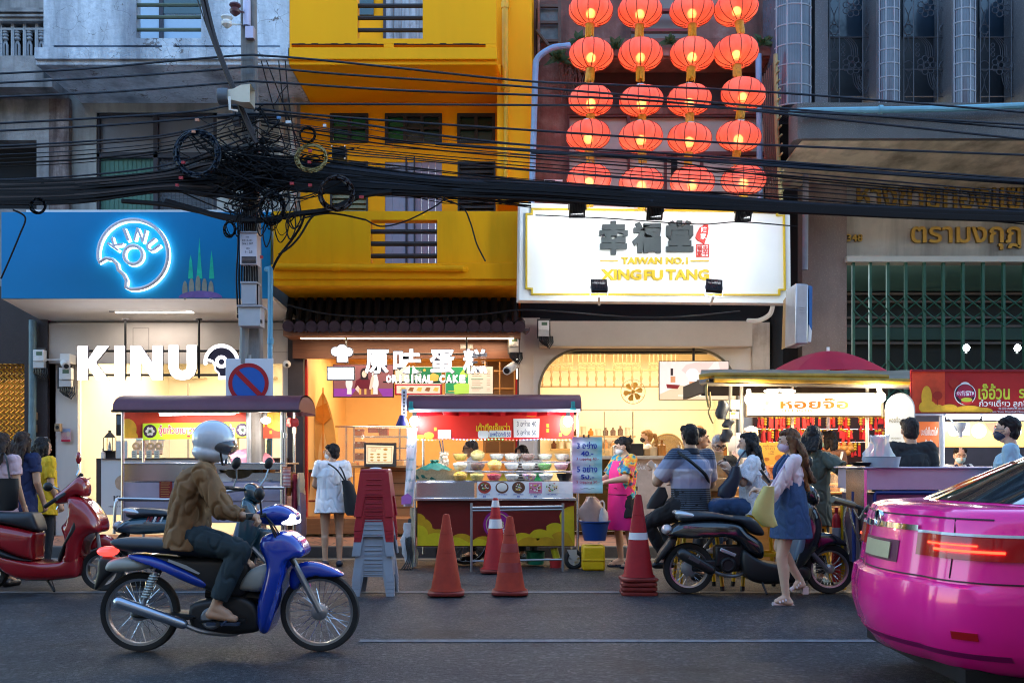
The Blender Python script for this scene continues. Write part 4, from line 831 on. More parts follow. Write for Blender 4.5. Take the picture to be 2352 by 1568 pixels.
art(g,band(rect(*KB('B1',1446,420,1541,514)),rect(*KB('B1',1451,425,1536,509))),pl,.002,.02);write(g,'幸',KB('B1',1493,430,1534,505),pl,.015,.002);write(g,'福',KB('B1',1454,430,1490,468),pl,.015,.002);write(g,'堂',KB('B1',1454,470,1490,506),pl,.015,.002);se=g.build('red_seal',M('seal_red',(.62,.02,.015),.5),sg)
g=MB();write(g,'陳',KB('B1',1480,295,1522,335),pl,.003,.033,.02);write(g,'家',KB('B1',1474,342,1516,385),pl,.003,.033,.02);g.build('seal_characters',wcap,se)
for i,(x,y,up)in enumerate(((1326,482,1),(1504,487,1),(1708,490,1),(1376,657,0),(1640,657,0))):
 c=P(x,y,12.9);lb=['floodlight above the left of the white sign','floodlight above the middle of the white sign','floodlight above the right of the white sign','lower left floodlight on a white arm under the white sign','lower right floodlight, tilted, under the white sign'][i]
 q=thing('floodlight',lb,'floodlight',c,'floodlights of the white sign');rot=Matrix.Rotation(R(38 if up else-38),3,'X')@Matrix.Rotation(R(0 if i!=4 else 8),3,'Y');hs=.105
 g=MB().obox(c,(2*hs,.05,2*hs),rot)
 for k in range(9):g.obox(c+rot@V3((-hs+.025+k*.02,-.032,0)),(.006,.02,2*hs-.03),rot)
 g.build('housing',blk,q,bevel=.008);g=MB().obox(c+rot@V3((0,.027,0)),(2*hs-.03,.004,2*hs-.03),rot);g.build('lens',E('flood_lens',(.95,1,.98),12),q)
 g=MB();e=pl.at(x-(8 if i==4 else 0),y+(-24 if up else 42),.0);g.tube([c+rot@V3((-hs-.01,0,0)),c+rot@V3((-hs-.01,0,0))+V3((0,.02,.13 if up else-.13)),c+rot@V3((hs+.01,0,0))+V3((0,.02,.13 if up else-.13)),c+rot@V3((hs+.01,0,0))],.008,6);g.tube([c+V3((0,.02,.14 if up else-.13)),e],.018,8);g.build('arm',white if not up else blk,q)
 tg=pl.at(x,y+(70 if up else-62));l=lamp('AREA',c+rot@V3((0,.035,0)),7,(.93,1,.97),.17,q,tg)
g=MB().tube(spline([P(1775,702,14.3),P(1768,722,14.4),P(1745,735,14.6),P(1718,736,14.8)],6),.035,8);g.build('hose',white,tagv=('white hose curving below the right end of the big white sign','hose'))
q=thing('box_sign','box sign seen edge on right of the big white sign','sign',P(1838,800,13.2));g=MB().poly([P(1828,650,13.2),P(1857,652,13.2),P(1856,790,13.2),P(1826,790,13.2)],(0,.5,0));g.build('casing',M('silver_case',(.40,.42,.48),.35,metal=.5,var=.2),q,bevel=.02)
g=MB().poly([P(1858,655,13.3),P(1866,658,13.3),P(1865,760,13.3),P(1858,745,13.3)],(0,.4,0));g.mat(1).poly([P(1858,745,13.3),P(1865,760,13.3),P(1863,785,13.3),P(1856,785,13.3)],(0,.4,0));g.build('face',[M('sign_blue',(.03,.15,.42),.4),wcap],q);g=MB().poly([P(1800,690,13.9),P(1828,650,13.25),P(1826,790,13.25),P(1796,802,13.9)],(0,.02,0));g.build('tan_face',M('tan_face',(.34,.22,.10),.5,var=.15),q)
g=MB()
for i in range(4):g.pbox(1836,704+i*5,1849,706.5+i*5,13.19,.02)
g.build('vent',M('silver_case'),q)
# building 5: concrete house with gold lettering and green gate
t=thing('concrete_shophouse','dark concrete building with glass block columns, gold lettering and a green folding gate','building',(PX(2100,15.5),15.5,.15))
XR=2800
d=14.6;g=MB().pbox(1788,236,XR,330,13.5,1.9);
g=MB();out=[(1818,0),(1822,-.06)]
rings=[]
prof=[(1850,13.5),(1832,13.53),(1820,13.62),(1813,13.8),(1811,14.1),(1811,15.5)]
top,bot=240,316
a=[V3((PX(x,dd),dd,PZ(236,13.5)))for x,dd in prof]+[V3((PX(XR,13.5)+1,15.5,PZ(236,13.5))),V3((PX(XR,13.5)+1,13.5,PZ(236,13.5)))]
g.poly(a,(0,0,PZ(318,13.5)-PZ(236,13.5)));g.build('canopy',conc,t,smooth=40)
g=MB();Z=PZ(318,13.5);g.poly([V3((PX(1842,13.6),13.6,Z-.004)),V3((PX(XR,13.6),13.6,Z-.004)),V3((PX(XR,13.6),15.5,Z-.13)),V3((PX(1842,13.6),15.5,Z-.13))],(0,0,.02));g.build('soffit',grime('cream_soffit',(.50,.42,.29),(.72,.62,.45),(.78,.68,.52),1.5,b=.2),t,smooth=0)
g=MB().tube([P(1930,366,15.1),P(XR,369,15.1)],.03,8);g.pbox(1925,357,XR,362,15.1,.06);tubef=g.build('tube_lamp_batten',M('batten',(.5,.44,.36),.5),t)
d=15.5;g=MB();wallgrid(g,PX(1905,d),PX(XR,d),PZ(600,d),PZ(330,d),d,.3);wl=g.build('sign_wall',grime('marble_cream',(.36,.33,.29),(.52,.48,.42),(.58,.55,.49),1.1,.5,b=.1),t,smooth=0)
g=MB().pbox(1843,372,1945,852,15.3,.25);g.pbox(1870,852,1945,1230,15.3,.25);g.build('stucco_pier',brownc,t,smooth=0)
g=MB().pbox(1945,588,XR,601,15.2,.3);g.build('lintel',M('lintel_white',(.50,.49,.44),.6,var=.06),t)
pl=front(15.5);g=MB()
for s,bx in(('บริษัท',(2028,402,2110,428)),('ห้างขายทองแซ่แต้',(1966,408,2420,483)),('ตรามงกุฎ',(2090,522,2342,575)),('348',(1943,539,1979,556))):write(g,s,bx,pl,.05,.002,.018)
g.build('gold_lettering',gold,wl)
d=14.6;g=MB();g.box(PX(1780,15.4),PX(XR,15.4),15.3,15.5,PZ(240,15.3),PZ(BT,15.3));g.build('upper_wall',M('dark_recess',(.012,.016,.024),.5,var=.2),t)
gb=M('glass_block',(.10,.115,.15),.12,var=0);nt,p=nodes(gb);w=nt.nodes.new('ShaderNodeTexWave');w.bands_direction='X';w.inputs['Scale'].default_value=14;w.inputs['Distortion'].default_value=1.5;tc=nt.nodes.new('ShaderNodeTexCoord');nt.links.new(tc.outputs['Object'],w.inputs[0])
nt.links.new(mix(nt,.5,ramp(nt,w.outputs['Fac'],[(.2,(.012,.014,.022)),(.8,(.08,.09,.13))]),ramp(nt,noise(nt,2.2),[(.3,(.05,.06,.09)),(.7,(.16,.16,.20))])),p.inputs['Base Color'])
grout=M('pale_grout',(.34,.34,.38),.8,var=.1);edge=speck('column_stone',(.12,.115,.125),(.22,.21,.23),60)
def column(x0,x1,hb,d=14.5,side=None):
 X0,X1,c=PX(x0,d),PX(x1,d),(PX(x0,d)+PX(x1,d))/2;r=(X1-X0)/2;z0,z1=PZ(238,d),PZ(BT,d)
 g=MB();arc=[(c-r*cos(a),d+r*.75-r*.75*sin(a))for a in[math.pi*i/12 for i in range(13)]];base=[V3((x,y,z0))for x,y in arc]+[V3((X1,15.3,z0)),V3((X0,15.3,z0))];g.poly(base,(0,0,z1-z0));co=g.build('glass_block_column',gb,t,smooth=40)
 g=MB();z=z0
 while z<z1:g.tube([V3((x,y,z))for x,y in arc],.012,5);z+=hb
 for i in(1,4,7,10):x,y=arc[i];g.tube([V3((x,y,z0)),V3((x,y,z1))],.012,5)
 g.build('grout',grout,co)
column(1788,1872,.29,14.4);column(2024,2072,.20,14.5);column(2197,2248,.20,14.5);column(2370,2420,.2,14.5)
g=MB()
for a,b in((1872,1902),(2013,2023),(2186,2196),(2352,2369)):g=MB().pbox(a,BT,b,238,14.6,.6);g.build('stone_fin',edge,t,smooth=0)
ir=M('wrought_iron',(.085,.085,.10),.5,metal=.4,var=.2)
for x0,x1 in((1904,2012),(2074,2185),(2250,2351)):
 g=MB();dd=14.9;w=x1-x0
 for x in(x0+2,x0+w*.22,x0+w*.72,x1-2):g.tube([P(x,BT,dd),P(x,238,dd)],.009,5)
 for y in(86,160,222):g.tube([P(x0,y,dd),P(x1,y,dd)],.009,5)
 for cy_ in(18,150):
  c=P(x0+w*.49,cy_,dd);g.torus(c,.042,.008,'Y',14,4)
  for k in range(7):a=k*6.283/7;g.torus(c+V3((.1*cos(a),0,.1*sin(a))),.045,.008,'Y',12,4)
 for xx in(x0+w*.11,x0+w*.86):
  for y in(96,40,190,-20):
   g.tube(spline([P(xx-8,y-24,dd),P(xx,y,dd),P(xx-8,y+24,dd)],4),.007,4);g.tube(spline([P(xx+8,y-24,dd),P(xx,y,dd),P(xx+8,y+24,dd)],4),.007,4)
  for y in(68,152):g.torus(P(xx,y,dd),.075,.008,'Y',16,4)
 for i in range(4):s=i*5;g.tube(spline([P(x0+w*.3+s,86,dd),P(x0+w*.45+s,105,dd),P(x0+w*.48+s,130,dd)],4),.006,4);g.tube(spline([P(x0+w*.5+s,170,dd),P(x0+w*.55+s,195,dd),P(x0+w*.68+s,214,dd)],4),.006,4)
 for i in range(3):g.torus(P(x0+w*.3,104+i*11,dd),.028,.006,'Y',12,4);g.torus(P(x0+w*.66,180+i*11,dd),.028,.006,'Y',12,4)
 g.build('window_grille',ir,t);g=MB().pbox(x0,BT,x1,84,15.26,.02);g.build('pane',M('blue_black_glass',(.02,.035,.055),.15,var=.3,vs=1),t)
g=MB();d=15.25;x=1958;k=0;xs=[]
while x<XR:xs.append(x);x+=39+min(12,k*1.2);k+=1
for x in xs:g.pbox(x,601,x+6,1230,d,.05)
for i in range(len(xs)-1):
 for y0,y1,n in((678,748,2),(828,850+60,2),(1000,1070,2)):
  a,b=xs[i]+3,xs[i+1]+3;h=(y1-y0)/n
  for j in range(n):g.tube([P(a,y0+j*h,d-.01),P(b,y0+j*h+h,d-.01)],.012,4);g.tube([P(a,y0+j*h+h,d+.06),P(b,y0+j*h,d+.06)],.012,4)
g.build('folding_gate',greenm,t,smooth=0)
g=MB();g.box(PX(1945,16),PX(XR,16),16.2,16.3,.15,PZ(590,15.5));g.mat(1)
for y in(672,690,726,746,785):g.pbox(1945,y,XR,y+5,16.1,.06)
g.mat(2);g.pbox(1945,601,XR,668,16.12,.05);g.pbox(1945,752,XR,780,16.12,.05);g.build('shutter',[M('gate_dark',(.008,.012,.012),.7),M('shutter_band',(.10,.085,.08),.6),M('shutter_green',(.012,.05,.04),.5)],t)
g=MB().tube(spline([P(1820,262,13.38),P(1835,256,13.38),P(2000,253,13.38),P(2180,250,13.36),P(2345,243,13.36),P(2420,240,13.36)],4),.045,10);g.lathe([(.06,0),(.06,.05)],P(2018,252,13.38),'X',12);g.build('pipe',M('aqua_pipe',(.16,.36,.45),.4,var=.2),tagv=('long pale aqua pipe lying along the concrete canopy','pipe'))
g=MB().tube([P(1851,348,14.9),P(1849,620,14.9)],.045,10);g.build('pipe',M('grey_blue_pipe',(.24,.25,.30),.5,var=.2),tagv=('upright grey pipe on the left edge of the concrete building','pipe'))
for x,lb in((2220,'bare white bulb hanging before the green gate, left of two'),(2337,'bare white bulb hanging before the green gate, right of two')):
 q=thing('bulb',lb,'lamp',P(x,800,12.3),'bulbs before the green gate');g=MB().ell(P(x,799,12.3),(.038,.038,.044));g.build('globe',E('daylight_bulb',(.85,1,.93),40),q);g=MB().cyl(P(x-2,812,12.3),P(x-1,806,12.3),.02,8);g.build('socket',blk,q);lamp('POINT',P(x,797,12.2),5,(.85,1,.92),.06,q)
# red lanterns
def paper_mat():
 m=M('lantern_silk',(.80,.13,.06),.6,var=0);nt,p=nodes(m);tr=nt.nodes.new('ShaderNodeBsdfTranslucent');tp=nt.nodes.new('ShaderNodeBsdfTransparent');m1=nt.nodes.new('ShaderNodeMixShader');m2=nt.nodes.new('ShaderNodeMixShader')
 n=noise(nt,5,5,.6,(1,1,.6));c=ramp(nt,n,[(.3,(1,.13,.075)),(.7,(1,.24,.16))]);nt.links.new(c,tr.inputs[0]);nt.links.new(ramp(nt,n,[(.3,(.80,.17,.17)),(.7,(.95,.38,.38))]),p.inputs['Base Color'])
 tp.inputs[0].default_value=(1,.55,.3,1);m1.inputs[0].default_value=.62;nt.links.new(p.outputs[0],m1.inputs[1]);nt.links.new(tr.outputs[0],m1.inputs[2]);m2.inputs[0].default_value=.06;nt.links.new(m1.outputs[0],m2.inputs[1]);nt.links.new(tp.outputs[0],m2.inputs[2])
 rf_=nt.nodes.new('ShaderNodeBsdfRefraction');rf_.inputs['Roughness'].default_value=.42;rf_.inputs['IOR'].default_value=1.12;rf_.inputs['Color'].default_value=(1,.38,.16,1);m3=nt.nodes.new('ShaderNodeMixShader');m3.inputs[0].default_value=.12;nt.links.new(m2.outputs[0],m3.inputs[1]);nt.links.new(rf_.outputs[0],m3.inputs[2]);nt.links.new(m3.outputs[0],nt.nodes['Material Output'].inputs[0]);p.inputs['Emission Color'].default_value=(1,.16,.05,1);p.inputs['Emission Strength'].default_value=.04;return m
silk=paper_mat();rib=M('gold_rib',(.16,.02,.012),.5,var=0);tass=M('gold_tassel',(.62,.36,.02),.45,var=.3,vs=30)
LD=13.6
cols=[[(1357,24),(1358,126),(1357,231),(1351,312),(1353,412)],[(1470,26),(1471,126),(1473,232),(1472,315),(1473,420)],[(1589,25),(1590,125),(1583,230),(1584,319),(1590,418)],[(1691,20),(1691,120),(1707,217),(1697,314),(1708,414)]]
rx=50.5/F*LD;rz=33.5/F*LD
def lantern(loc,tilt,label,seed):
 q=thing('red_lantern',label,'lantern',loc,'red lanterns hung in rows over the tea shop');c=V3(loc);g=MB();N=24;rg=14;vs=[];fs=[]
 rnd=random.Random(seed)
 for i in range(rg+1):
  a=-1.32+2.64*i/rg
  for k in range(N*2):
   b=math.pi*k/N;f=1+(.012 if k%2==0 else-.012)+rnd.uniform(-.006,.006);vs.append(c+V3((rx*f*cos(a)**.9*cos(b),rx*f*cos(a)**.9*sin(b),rz*sin(a)*1.0)))
 for i in range(rg):
  for k in range(N*2):l=(k+1)%(N*2);fs.append((i*2*N+k,i*2*N+l,(i+1)*2*N+l,(i+1)*2*N+k))
 g.add(vs,fs);sk=g.build('silk',silk,q,smooth=60)
 g=MB()
 for k in range(12):
  b=2*math.pi*k/12;g.tube([c+V3((rx*1.008*cos(a)**.9*cos(b),rx*1.008*cos(a)**.9*sin(b),rz*sin(a)*1.005))for a in[-1.3+2.6*i/12 for i in range(13)]],.0065,4)
 g.torus(c+V3((0,0,-rz*.86)),rx*.50,.005,'Z',24,4);g.torus(c+V3((0,0,-rz*.94)),rx*.33,.004,'Z',24,4)
 for k in range(16):a=2*math.pi*k/16;g.torus(c+V3((rx*.41*cos(a),rx*.41*sin(a),-rz*.905)),.016,.003,'Z',8,4)
 g.build('rib',rib,sk)
 g=MB().lathe([(rx*.20,rz*.93),(rx*.20,rz*1.10)],c,seg=16);g.build('top_ring',M('silver_ring',(.5,.5,.55),.3,metal=.8),q);g=MB().lathe([(rx*.20,-rz*1.1),(rx*.21,-rz*.95)],c,seg=16,cap=False);g.build('bottom_ring',M('gold_ring',(.6,.33,.05),.3,metal=.6),q)
 g=MB()
 for k in range(26):a=2*math.pi*k/26;r_=rx*.18;L=rnd.uniform(.75,1.05)*.16;g.tube([c+V3((r_*cos(a),r_*sin(a),-rz*1.08)),c+V3((r_*rnd.uniform(.6,1.1)*cos(a),r_*rnd.uniform(.6,1.1)*sin(a),-rz*1.08-L))],.0075,4)
 g.build('tassel',tass,q);g=MB().ell(c+V3((.0,0,-rz*.15)),(.035,.035,.045));g.build('bulb',E('warm_bulb',(1,.72,.35),12),q);return q
RN=['top','second','third','fourth','lowest'];CN=['leftmost','second','third','rightmost']
for ci,cl in enumerate(cols):
 for ri,(x,y)in enumerate(cl):
  lb=f'glowing red lantern, {RN[ri]} of the {CN[ci]} hanging string'
  if ri==2:lb=f'torn faded red lantern, third down in the {CN[ci]} hanging string'
  q=lantern(P(x,y,LD),0,lb,ci*7+ri);q.rotation_euler=(ru(-.12,.10),(ru(-.09,.09)if ci<3 else ru(-.17,.03)),rr()*6)
  l=lamp('POINT',P(x,y,LD)+V3((0,0,-rz*.15)),random.uniform(1.7,2.7),(1,.60,.30),.06,None);l.parent=q;l.location=(0,0,-rz*.15);l.data.use_shadow=True
  if ri==2:
   g=MB()
   for k in range(9):b=-math.pi/2+ru(-1.3,1.3);g.poly([P(x,y,LD)+V3((rx*1.015*cos(a)**.9*cos(b+db),rx*1.015*cos(a)**.9*sin(b+db),rz*sin(a)*1.01))for a,db in((.95,-.05),(.95,.06),(.3+rr()*.3,.02))],(0,-.004,0))
   g.build('torn_strip',M('torn_silk',(.55,.10,.02),.6),q)
g=MB()
for ci,cl in enumerate(cols):
 pts=[P(cl[0][0],-60,LD)]+[P(x,y-36,LD)for x,y in cl];
 q=MB();q.tube(pts[:2],.005,4)
 for a,b in zip(cl[:-1],cl[1:]):q.tube([P(a[0],a[1]+37,LD),P(b[0],b[1]-40,LD)],.005,4)
 q.build('hanging_wire',blk,tagv=(f'thin wire holding the {CN[ci]} string of lanterns','wire','wires of the lantern strings'))
# utility pole and its boxes
pd=12.95
t=thing('utility_pole','square concrete utility pole carrying the tangle of cables','utility pole',(PX(578,pd),pd,0));g=MB()
g.loft([[P(591+dx*18.5,1250,pd)+V3((0,dy,0))for dx,dy in((-1,-.1),(1,-.1),(1,.1),(-1,.1))],[P(570+dx*15.5,BT,pd)+V3((0,dy,0))for dx,dy in((-1,-.09),(1,-.09),(1,.09),(-1,.09))]])
sh=g.build('shaft',pole_c,t,smooth=0,bevel=.02)
g=MB().tube([P(566,BT,pd-.13),P(567,60,pd-.13)],.05,10);g.pbox(563,60,582,87,pd-.16,.1);g.build('metal_sleeve',steel2,sh)
g=MB().tube([P(500,268,pd-.1),P(640,266,pd-.1)],.035,6);g.tube([P(500,340,pd-.12),P(650,345,pd-.12)],.035,6);g.pbox(534,238,548,285,pd-.2,.12);g.build('cross_arm',M('rusty_steel',(.05,.045,.05),.6,var=.3),t)
for x,y,c,lb in((521,47,(.8,.79,.76),1),(540,19,(.12,.05,.06),2)):
 g=MB().lathe([(.02,-.1),(.065,-.06),(.07,-.03),(.045,0),(.075,.03),(.07,.05),(.02,.07)],P(x,y,pd-.25),seg=14);g.tube([P(x,y+8,pd-.25),P(x+18,y+9,pd-.2),P(555,y+10,pd-.1)],.012,5);g.build('insulator',M(f'insulator_{lb}',c,.3),t)
g=MB().tube([P(560,835,pd-.12),P(563,700,pd-.14)],.06,10);g.build('conduit',M('grey_conduit',(.2,.2,.21),.5),t)
def box(name,label,cat,r,d,t_,m,extra=None,bevel=.01,rot=0):
 q=thing(name,label,cat,P((r[0]+r[2])/2,r[3],d));g=MB().pbox(*r,d,t_);g.build('case',m,q,bevel=bevel);return q
q=box('junction_box','white telecom box with printed numbers strapped to the pole','junction box',(551,533,590,608),pd-.33,.2,M('pale_lilac_case',(.55,.52,.60),.45,var=.08));pl=front(pd-.33);g=MB()
for s,bx in(('TTT',(564,543,572,547)),('0113-01',(556,549.5,579,554.5)),('DFA 2',(556,557.5,569,562)),('007',(572,557,581,562)),('03',(566,568.5,573,573)),('1- 25',(563,576,580,581))):write(g,s,bx,pl,.001,.001,.01)
for i in range(6):g.tube([P(555,590+i*2.8,pd-.335),P(588,590+i*2.8,pd-.335)],.005,4)
g.build('lettering',ink,q);g=MB().pbox(549,531,592,534,pd-.35,.24);g.build('lid',M('case_edge',(.35,.33,.36),.5),q)
q=box('junction_box','plain grey box on the pole between two others','junction box',(554,649,588,699),pd-.32,.18,M('grey_case',(.36,.36,.40),.45,var=.1));g=MB().pbox(552,646,590,650,pd-.34,.22);g.build('lid',M('case_edge'),q)
q=box('junction_box','square grey steel cabinet lowest on the pole','junction box',(547,703,598,749),pd-.36,.22,M('grey_case2',(.42,.43,.47),.4,var=.1));g=MB().pbox(544,700,602,704,pd-.39,.28);g.build('lid',M('case_edge'),q);g=MB().pbox(544,722,547,730,pd-.36,.06);g.pbox(598,734,600,741,pd-.36,.06);g.build('hinge',blackm,q)
q=box('splice_box','black splice box with white printed codes hung in the cables','splice box',(655,402,702,434),pd-.2,.16,M('splice_black',(.012,.015,.018),.45,var=.2));q.rotation_euler=(0,R(6),0);pl=front(pd-.2);g=MB()
for s,bx in(('TOT',(671,404,680,408.5)),('SRK',(683,404,692,408.5)),('032',(661,410.5,670,415)),('#014',(684,411,695,415.5)),('01 : 105 - 112',(659,417.5,690,423))):write(g,s,bx,pl,.001,.002)
g.build('lettering',wcap,q)
q=box('splice_box','ribbed black square splice box hung before the yellow house','splice box',(762,337,794,364),pd-.15,.14,M('splice_black'));g=MB()
for i in range(8):g.pbox(764,340+i*3,792,341.2+i*3,pd-.165,.02)
g.build('ribs',blk,q);g=MB()
for x,y in((762,335),(792,335),(761,362),(792,363)):g.pbox(x-1.5,y-1,x+1.5,y+2,pd-.18,.04)
g.build('bolts',steel,q)
t=thing('horn_loudspeaker','cream horn loudspeaker with grey driver on the utility pole','loudspeaker',P(545,240,pd-.5));g=MB();dd=pd-.55
c=P(528,222,dd);q_=[]
for x,hw,hh in((524,12,11),(540,14,13),(556,19,19),(580,22,21)):q_.append([P(x,222,dd)+V3((0,sy*hw/F*dd,sz*hh/F*dd))for sy,sz in((-1,-1),(1,-1),(1,1),(-1,1))])
g.loft(q_,caps=False);g.build('horn',M('cream_plastic',(.60,.53,.42),.5,var=.1),t,smooth=50,bevel=0);g=MB().cyl(P(502,222,dd),P(526,222,dd),.10,18);g.build('driver',M('driver_grey',(.09,.10,.12),.5),t,bevel=.01)
g=MB().cyl(P(560,222,dd),P(572,222,dd),.04,12);g.pbox(554,205,555,240,dd,.01);g.build('throat',M('cream_plastic'),t);g=MB().tube([P(527,222,dd-.13),P(528,252,dd-.1),P(545,255,dd)],.016,6);g.build('bracket',white,t)
g=MB().tube(spline([P(612,618,13.7),P(618,618,13.6),P(621,624,13.55),P(621,700,13.55),P(620,900,13.55),P(620,1160,13.55)],4),.035,10);g.lathe([(.045,0),(.045,.08)],P(621,790,13.55),seg=12);g.build('water_pipe',pipeb,tagv=('bright blue water pipe running down beside the utility pole','pipe'))
t=thing('no_parking_sign','square no parking sign, blue disc with red slash, on a post','road sign',P(572,1160,12.85));pl=front(12.78);g=MB().pbox(518,823,627,932,12.78,.02);pn=g.build('panel',M('sign_white_blue',(.62,.64,.72),.4,var=.03),t,bevel=.004)
g=MB();art(g,disc(571,880,40,40,40),pl,.001);g.build('disc',M('sign_disc_blue',(.015,.10,.42),.35,var=.05),pn);g=MB();art(g,disc(571,880,46.5,46.5,48)+[(617.5,880)]+[(608.5,880)]+disc(571,880,37.5,37.5,48)[::-1],pl,.004);s2=.7071;art(g,[(571-37*s2-4,880-37*s2+4),(571-37*s2+4,880-37*s2-4),(571+37*s2+4,880+37*s2-4),(571+37*s2-4,880+37*s2+4)],pl,.0065);g.build('red_ring',M('sign_red',(.36,.01,.02),.35,var=.05),pn)
g=MB().tube([P(573,815,12.83),P(573,1170,12.83)],.03,10);g.build('post',galv,t)
# overhead cables
cab=M('cable_black',(.005,.0055,.008),.5,var=.2,vs=6,spec=.2);cabb=M('cable_sheen',(.009,.015,.028),.4,var=.2,vs=6,spec=.3);cabp=M('cable_maroon',(.016,.008,.009),.45,var=.2)
def cable(pts,r,d=None,m=None,lb=None,name='overhead_cable',cat='cable',grp='black overhead cables slung along the street',n=8):
 g=MB();q=[P(p[0],p[1],p[2]if len(p)>2 else d)for p in pts];g.tube(spline(q,n),r,6,caps=False);return g.build(name,m or cab,loc=q[0],tagv=(lb or 'thin black overhead cable strung across the house fronts',cat,grp))
rn=random.Random(5)
def big(pts,r=.014,m=None,lb=None):cable([(x,y,12.7+.1*rn.random())for x,y in pts],r,m=m,lb=lb)
L0='taut thick cable crossing the picture high up'
for pts in([(-30,171),(200,158),(400,140),(560,127),(600,128),(700,135),(900,155),(1200,186),(1400,195),(1800,214),(2400,262)],[(-30,192),(250,178),(480,162),(555,155),(600,155),(800,172),(1170,197),(1480,222),(1750,245),(2400,300)],[(-30,224),(250,212),(540,190),(600,188),(900,207),(1230,219),(1500,232),(1800,262),(2400,325)],[(560,240),(700,239),(1100,241),(1400,243),(1600,246),(1800,256),(2100,272),(2400,290)],[(-30,285),(250,270),(450,256),(530,243),(590,250),(700,262),(900,278),(1200,298),(1500,318),(1800,335),(2400,358)],[(-30,302),(250,288),(500,268),(600,262),(760,276),(1000,310),(1230,335),(1500,350),(1800,372),(2400,415)]):
 big(pts,.0145,cabb,L0)
for i in range(17):
 y1=268+i*5.5+rn.uniform(-5,5);y2=330+i*7.5+rn.uniform(-12,12);y3=372+i*5+rn.uniform(-8,8)
 big([(600,y1),(760,y1+18+i*2),(950,(y1+y2)/2+14),(1220,y2),(1500,y2+22),(1800,y3+18),(2400,y3+70)],rn.uniform(.004,.010),rn.choice([cab,cabb,cab]))
for i in range(12):
 y0=312+i*10+rn.uniform(-3,3)+(0 if i<6 else 22);big([(-30,y0+22),(200,y0+10),(400,y0-8-i*1.5),(570,262+i*9+rn.uniform(-4,4))],rn.uniform(.006,.013),rn.choice([cab,cabb,cab,cabp]))
for k,x in enumerate((1530,1750)):
 pass
big([(1220,350),(1400,358),(1600,366),(1820,378),(2050,398),(2400,420)],.022,cabb,'thick twisted cable sagging across the lowest lanterns');big([(1000,330),(1220,346),(1500,362),(1820,384),(2400,425)],.02,cabb,'thick twisted cable just below another across the lowest lanterns')
DL='black cable packed in the dense low bundle'
for i in range(64):
 s=rn.gauss(0,1);y1=405+s*16;y2=430+s*10;y3=452+s*8.5;y4=484+s*5;y5=488+s*5
 cable([(585,y1-10,12.8),(760,y1+8,12.7),(1000,y2,12.6+.1*rn.random()),(1240,y3-10+rn.uniform(-2,2),12.5+.2*rn.random()),(1500,y3+6,12.55),(1830,y4-6+rn.uniform(-2,2),12.6),(2100,y4+6,12.65),(2420,y5+12,12.7)],rn.uniform(.014,.03),m=rn.choice([cab,cab,cab,cabb]),lb=DL,grp='cables of the dense low bundle',n=6)
for i in range(54):
 s=rn.gauss(0,1);y1=438+s*15;y2=420+s*13;y3=400+s*26
 cable([(-40,y1,12.7),(180,y1-6+rn.uniform(-4,4),12.65),(380,y2-6+rn.uniform(-4,4),12.6+.15*rn.random()),(500,y3,12.7),(590,395+rn.gauss(0,30),12.75)],rn.uniform(.012,.026),m=rn.choice([cab,cab,cab,cabp]),lb=DL,grp='cables of the dense low bundle',n=6)
SL='slack loose cable drooping around the utility pole'
for i in range(46):
 x0=rn.uniform(400,590);x1=rn.uniform(585,830);y0=rn.uniform(300,440);y1=rn.uniform(330,450);sag=rn.uniform(5,60)
 cable([(x0,y0),(x0*.6+x1*.4,(y0+y1)/2+sag*.8),(x0*.35+x1*.65,(y0+y1)/2+sag),(x1,y1)],rn.uniform(.004,.011),12.55+.35*rn.random(),lb=SL,grp='slack cables around the pole',n=7)
for i in range(26):
 x=rn.choice([rn.uniform(520,560),rn.uniform(590,680),rn.uniform(600,650)]);y=rn.uniform(420,500);w=rn.uniform(8,34);h=rn.uniform(20,75)
 cable([(x,y),(x-w*.5,y+h*.5),(x-w*.1,y+h),(x+w*.5,y+h*.6),(x+w*.3,y+rn.uniform(-10,10))],rn.uniform(.004,.009),12.5+.3*rn.random(),lb='small slack loop of cable hanging at the pole',grp='cable loops hanging at the pole',n=7)
for i in range(14):
 x0=rn.uniform(585,640);cable([(x0,rn.uniform(350,430)),(800+rn.uniform(-40,40),400+rn.uniform(-20,40)),(1010+rn.uniform(-40,60),452+rn.uniform(-20,20)),(1220,470+rn.uniform(-30,8))],rn.uniform(.004,.009),12.6+.3*rn.random(),n=6)
for pts,lb,r in(([(380,462),(450,482),(530,503),(600,506),(680,492),(760,480),(830,450),(900,440)],'thick black bundle sagging under the pole tangle',.036),([(280,462),(380,470),(470,488),(560,502)],'thick black bundle running from the left into the pole',.03),([(700,492),(690,520),(672,548),(640,590),(625,620)],'black cable dropping to the pipe beside the pole',.018),([(760,480),(720,495),(690,540),(668,565),(640,585)],'second black cable dropping beside the pole',.014),([(30,482),(58,500),(45,540),(20,600),(2,640)],'black cable hanging over the left end of the blue sign',.012),([(1000,450),(1060,475),(1080,510),(1095,560),(1115,600)],'thin cable hanging in front of the yellow parapet',.01),([(905,440),(1020,452),(950,500),(880,520),(840,505)],'long slack cable across the yellow parapet',.010),([(840,505),(760,490),(700,500)],'end of the slack cable by the yellow parapet',.012),([(660,700),(760,722),(900,728),(1100,722),(1190,712),(1290,716),(1500,730),(1700,715)],'thin cable along the dark gap below the yellow cornice',.012),([(1230,494),(1400,502),(1600,515),(1700,510),(1830,520)],'thin cable across the top of the white sign',.008)):
 cable(pts,r,12.62 if '700' not in str(pts[0])else 13.6,lb=lb,grp='loose single cables',n=8)
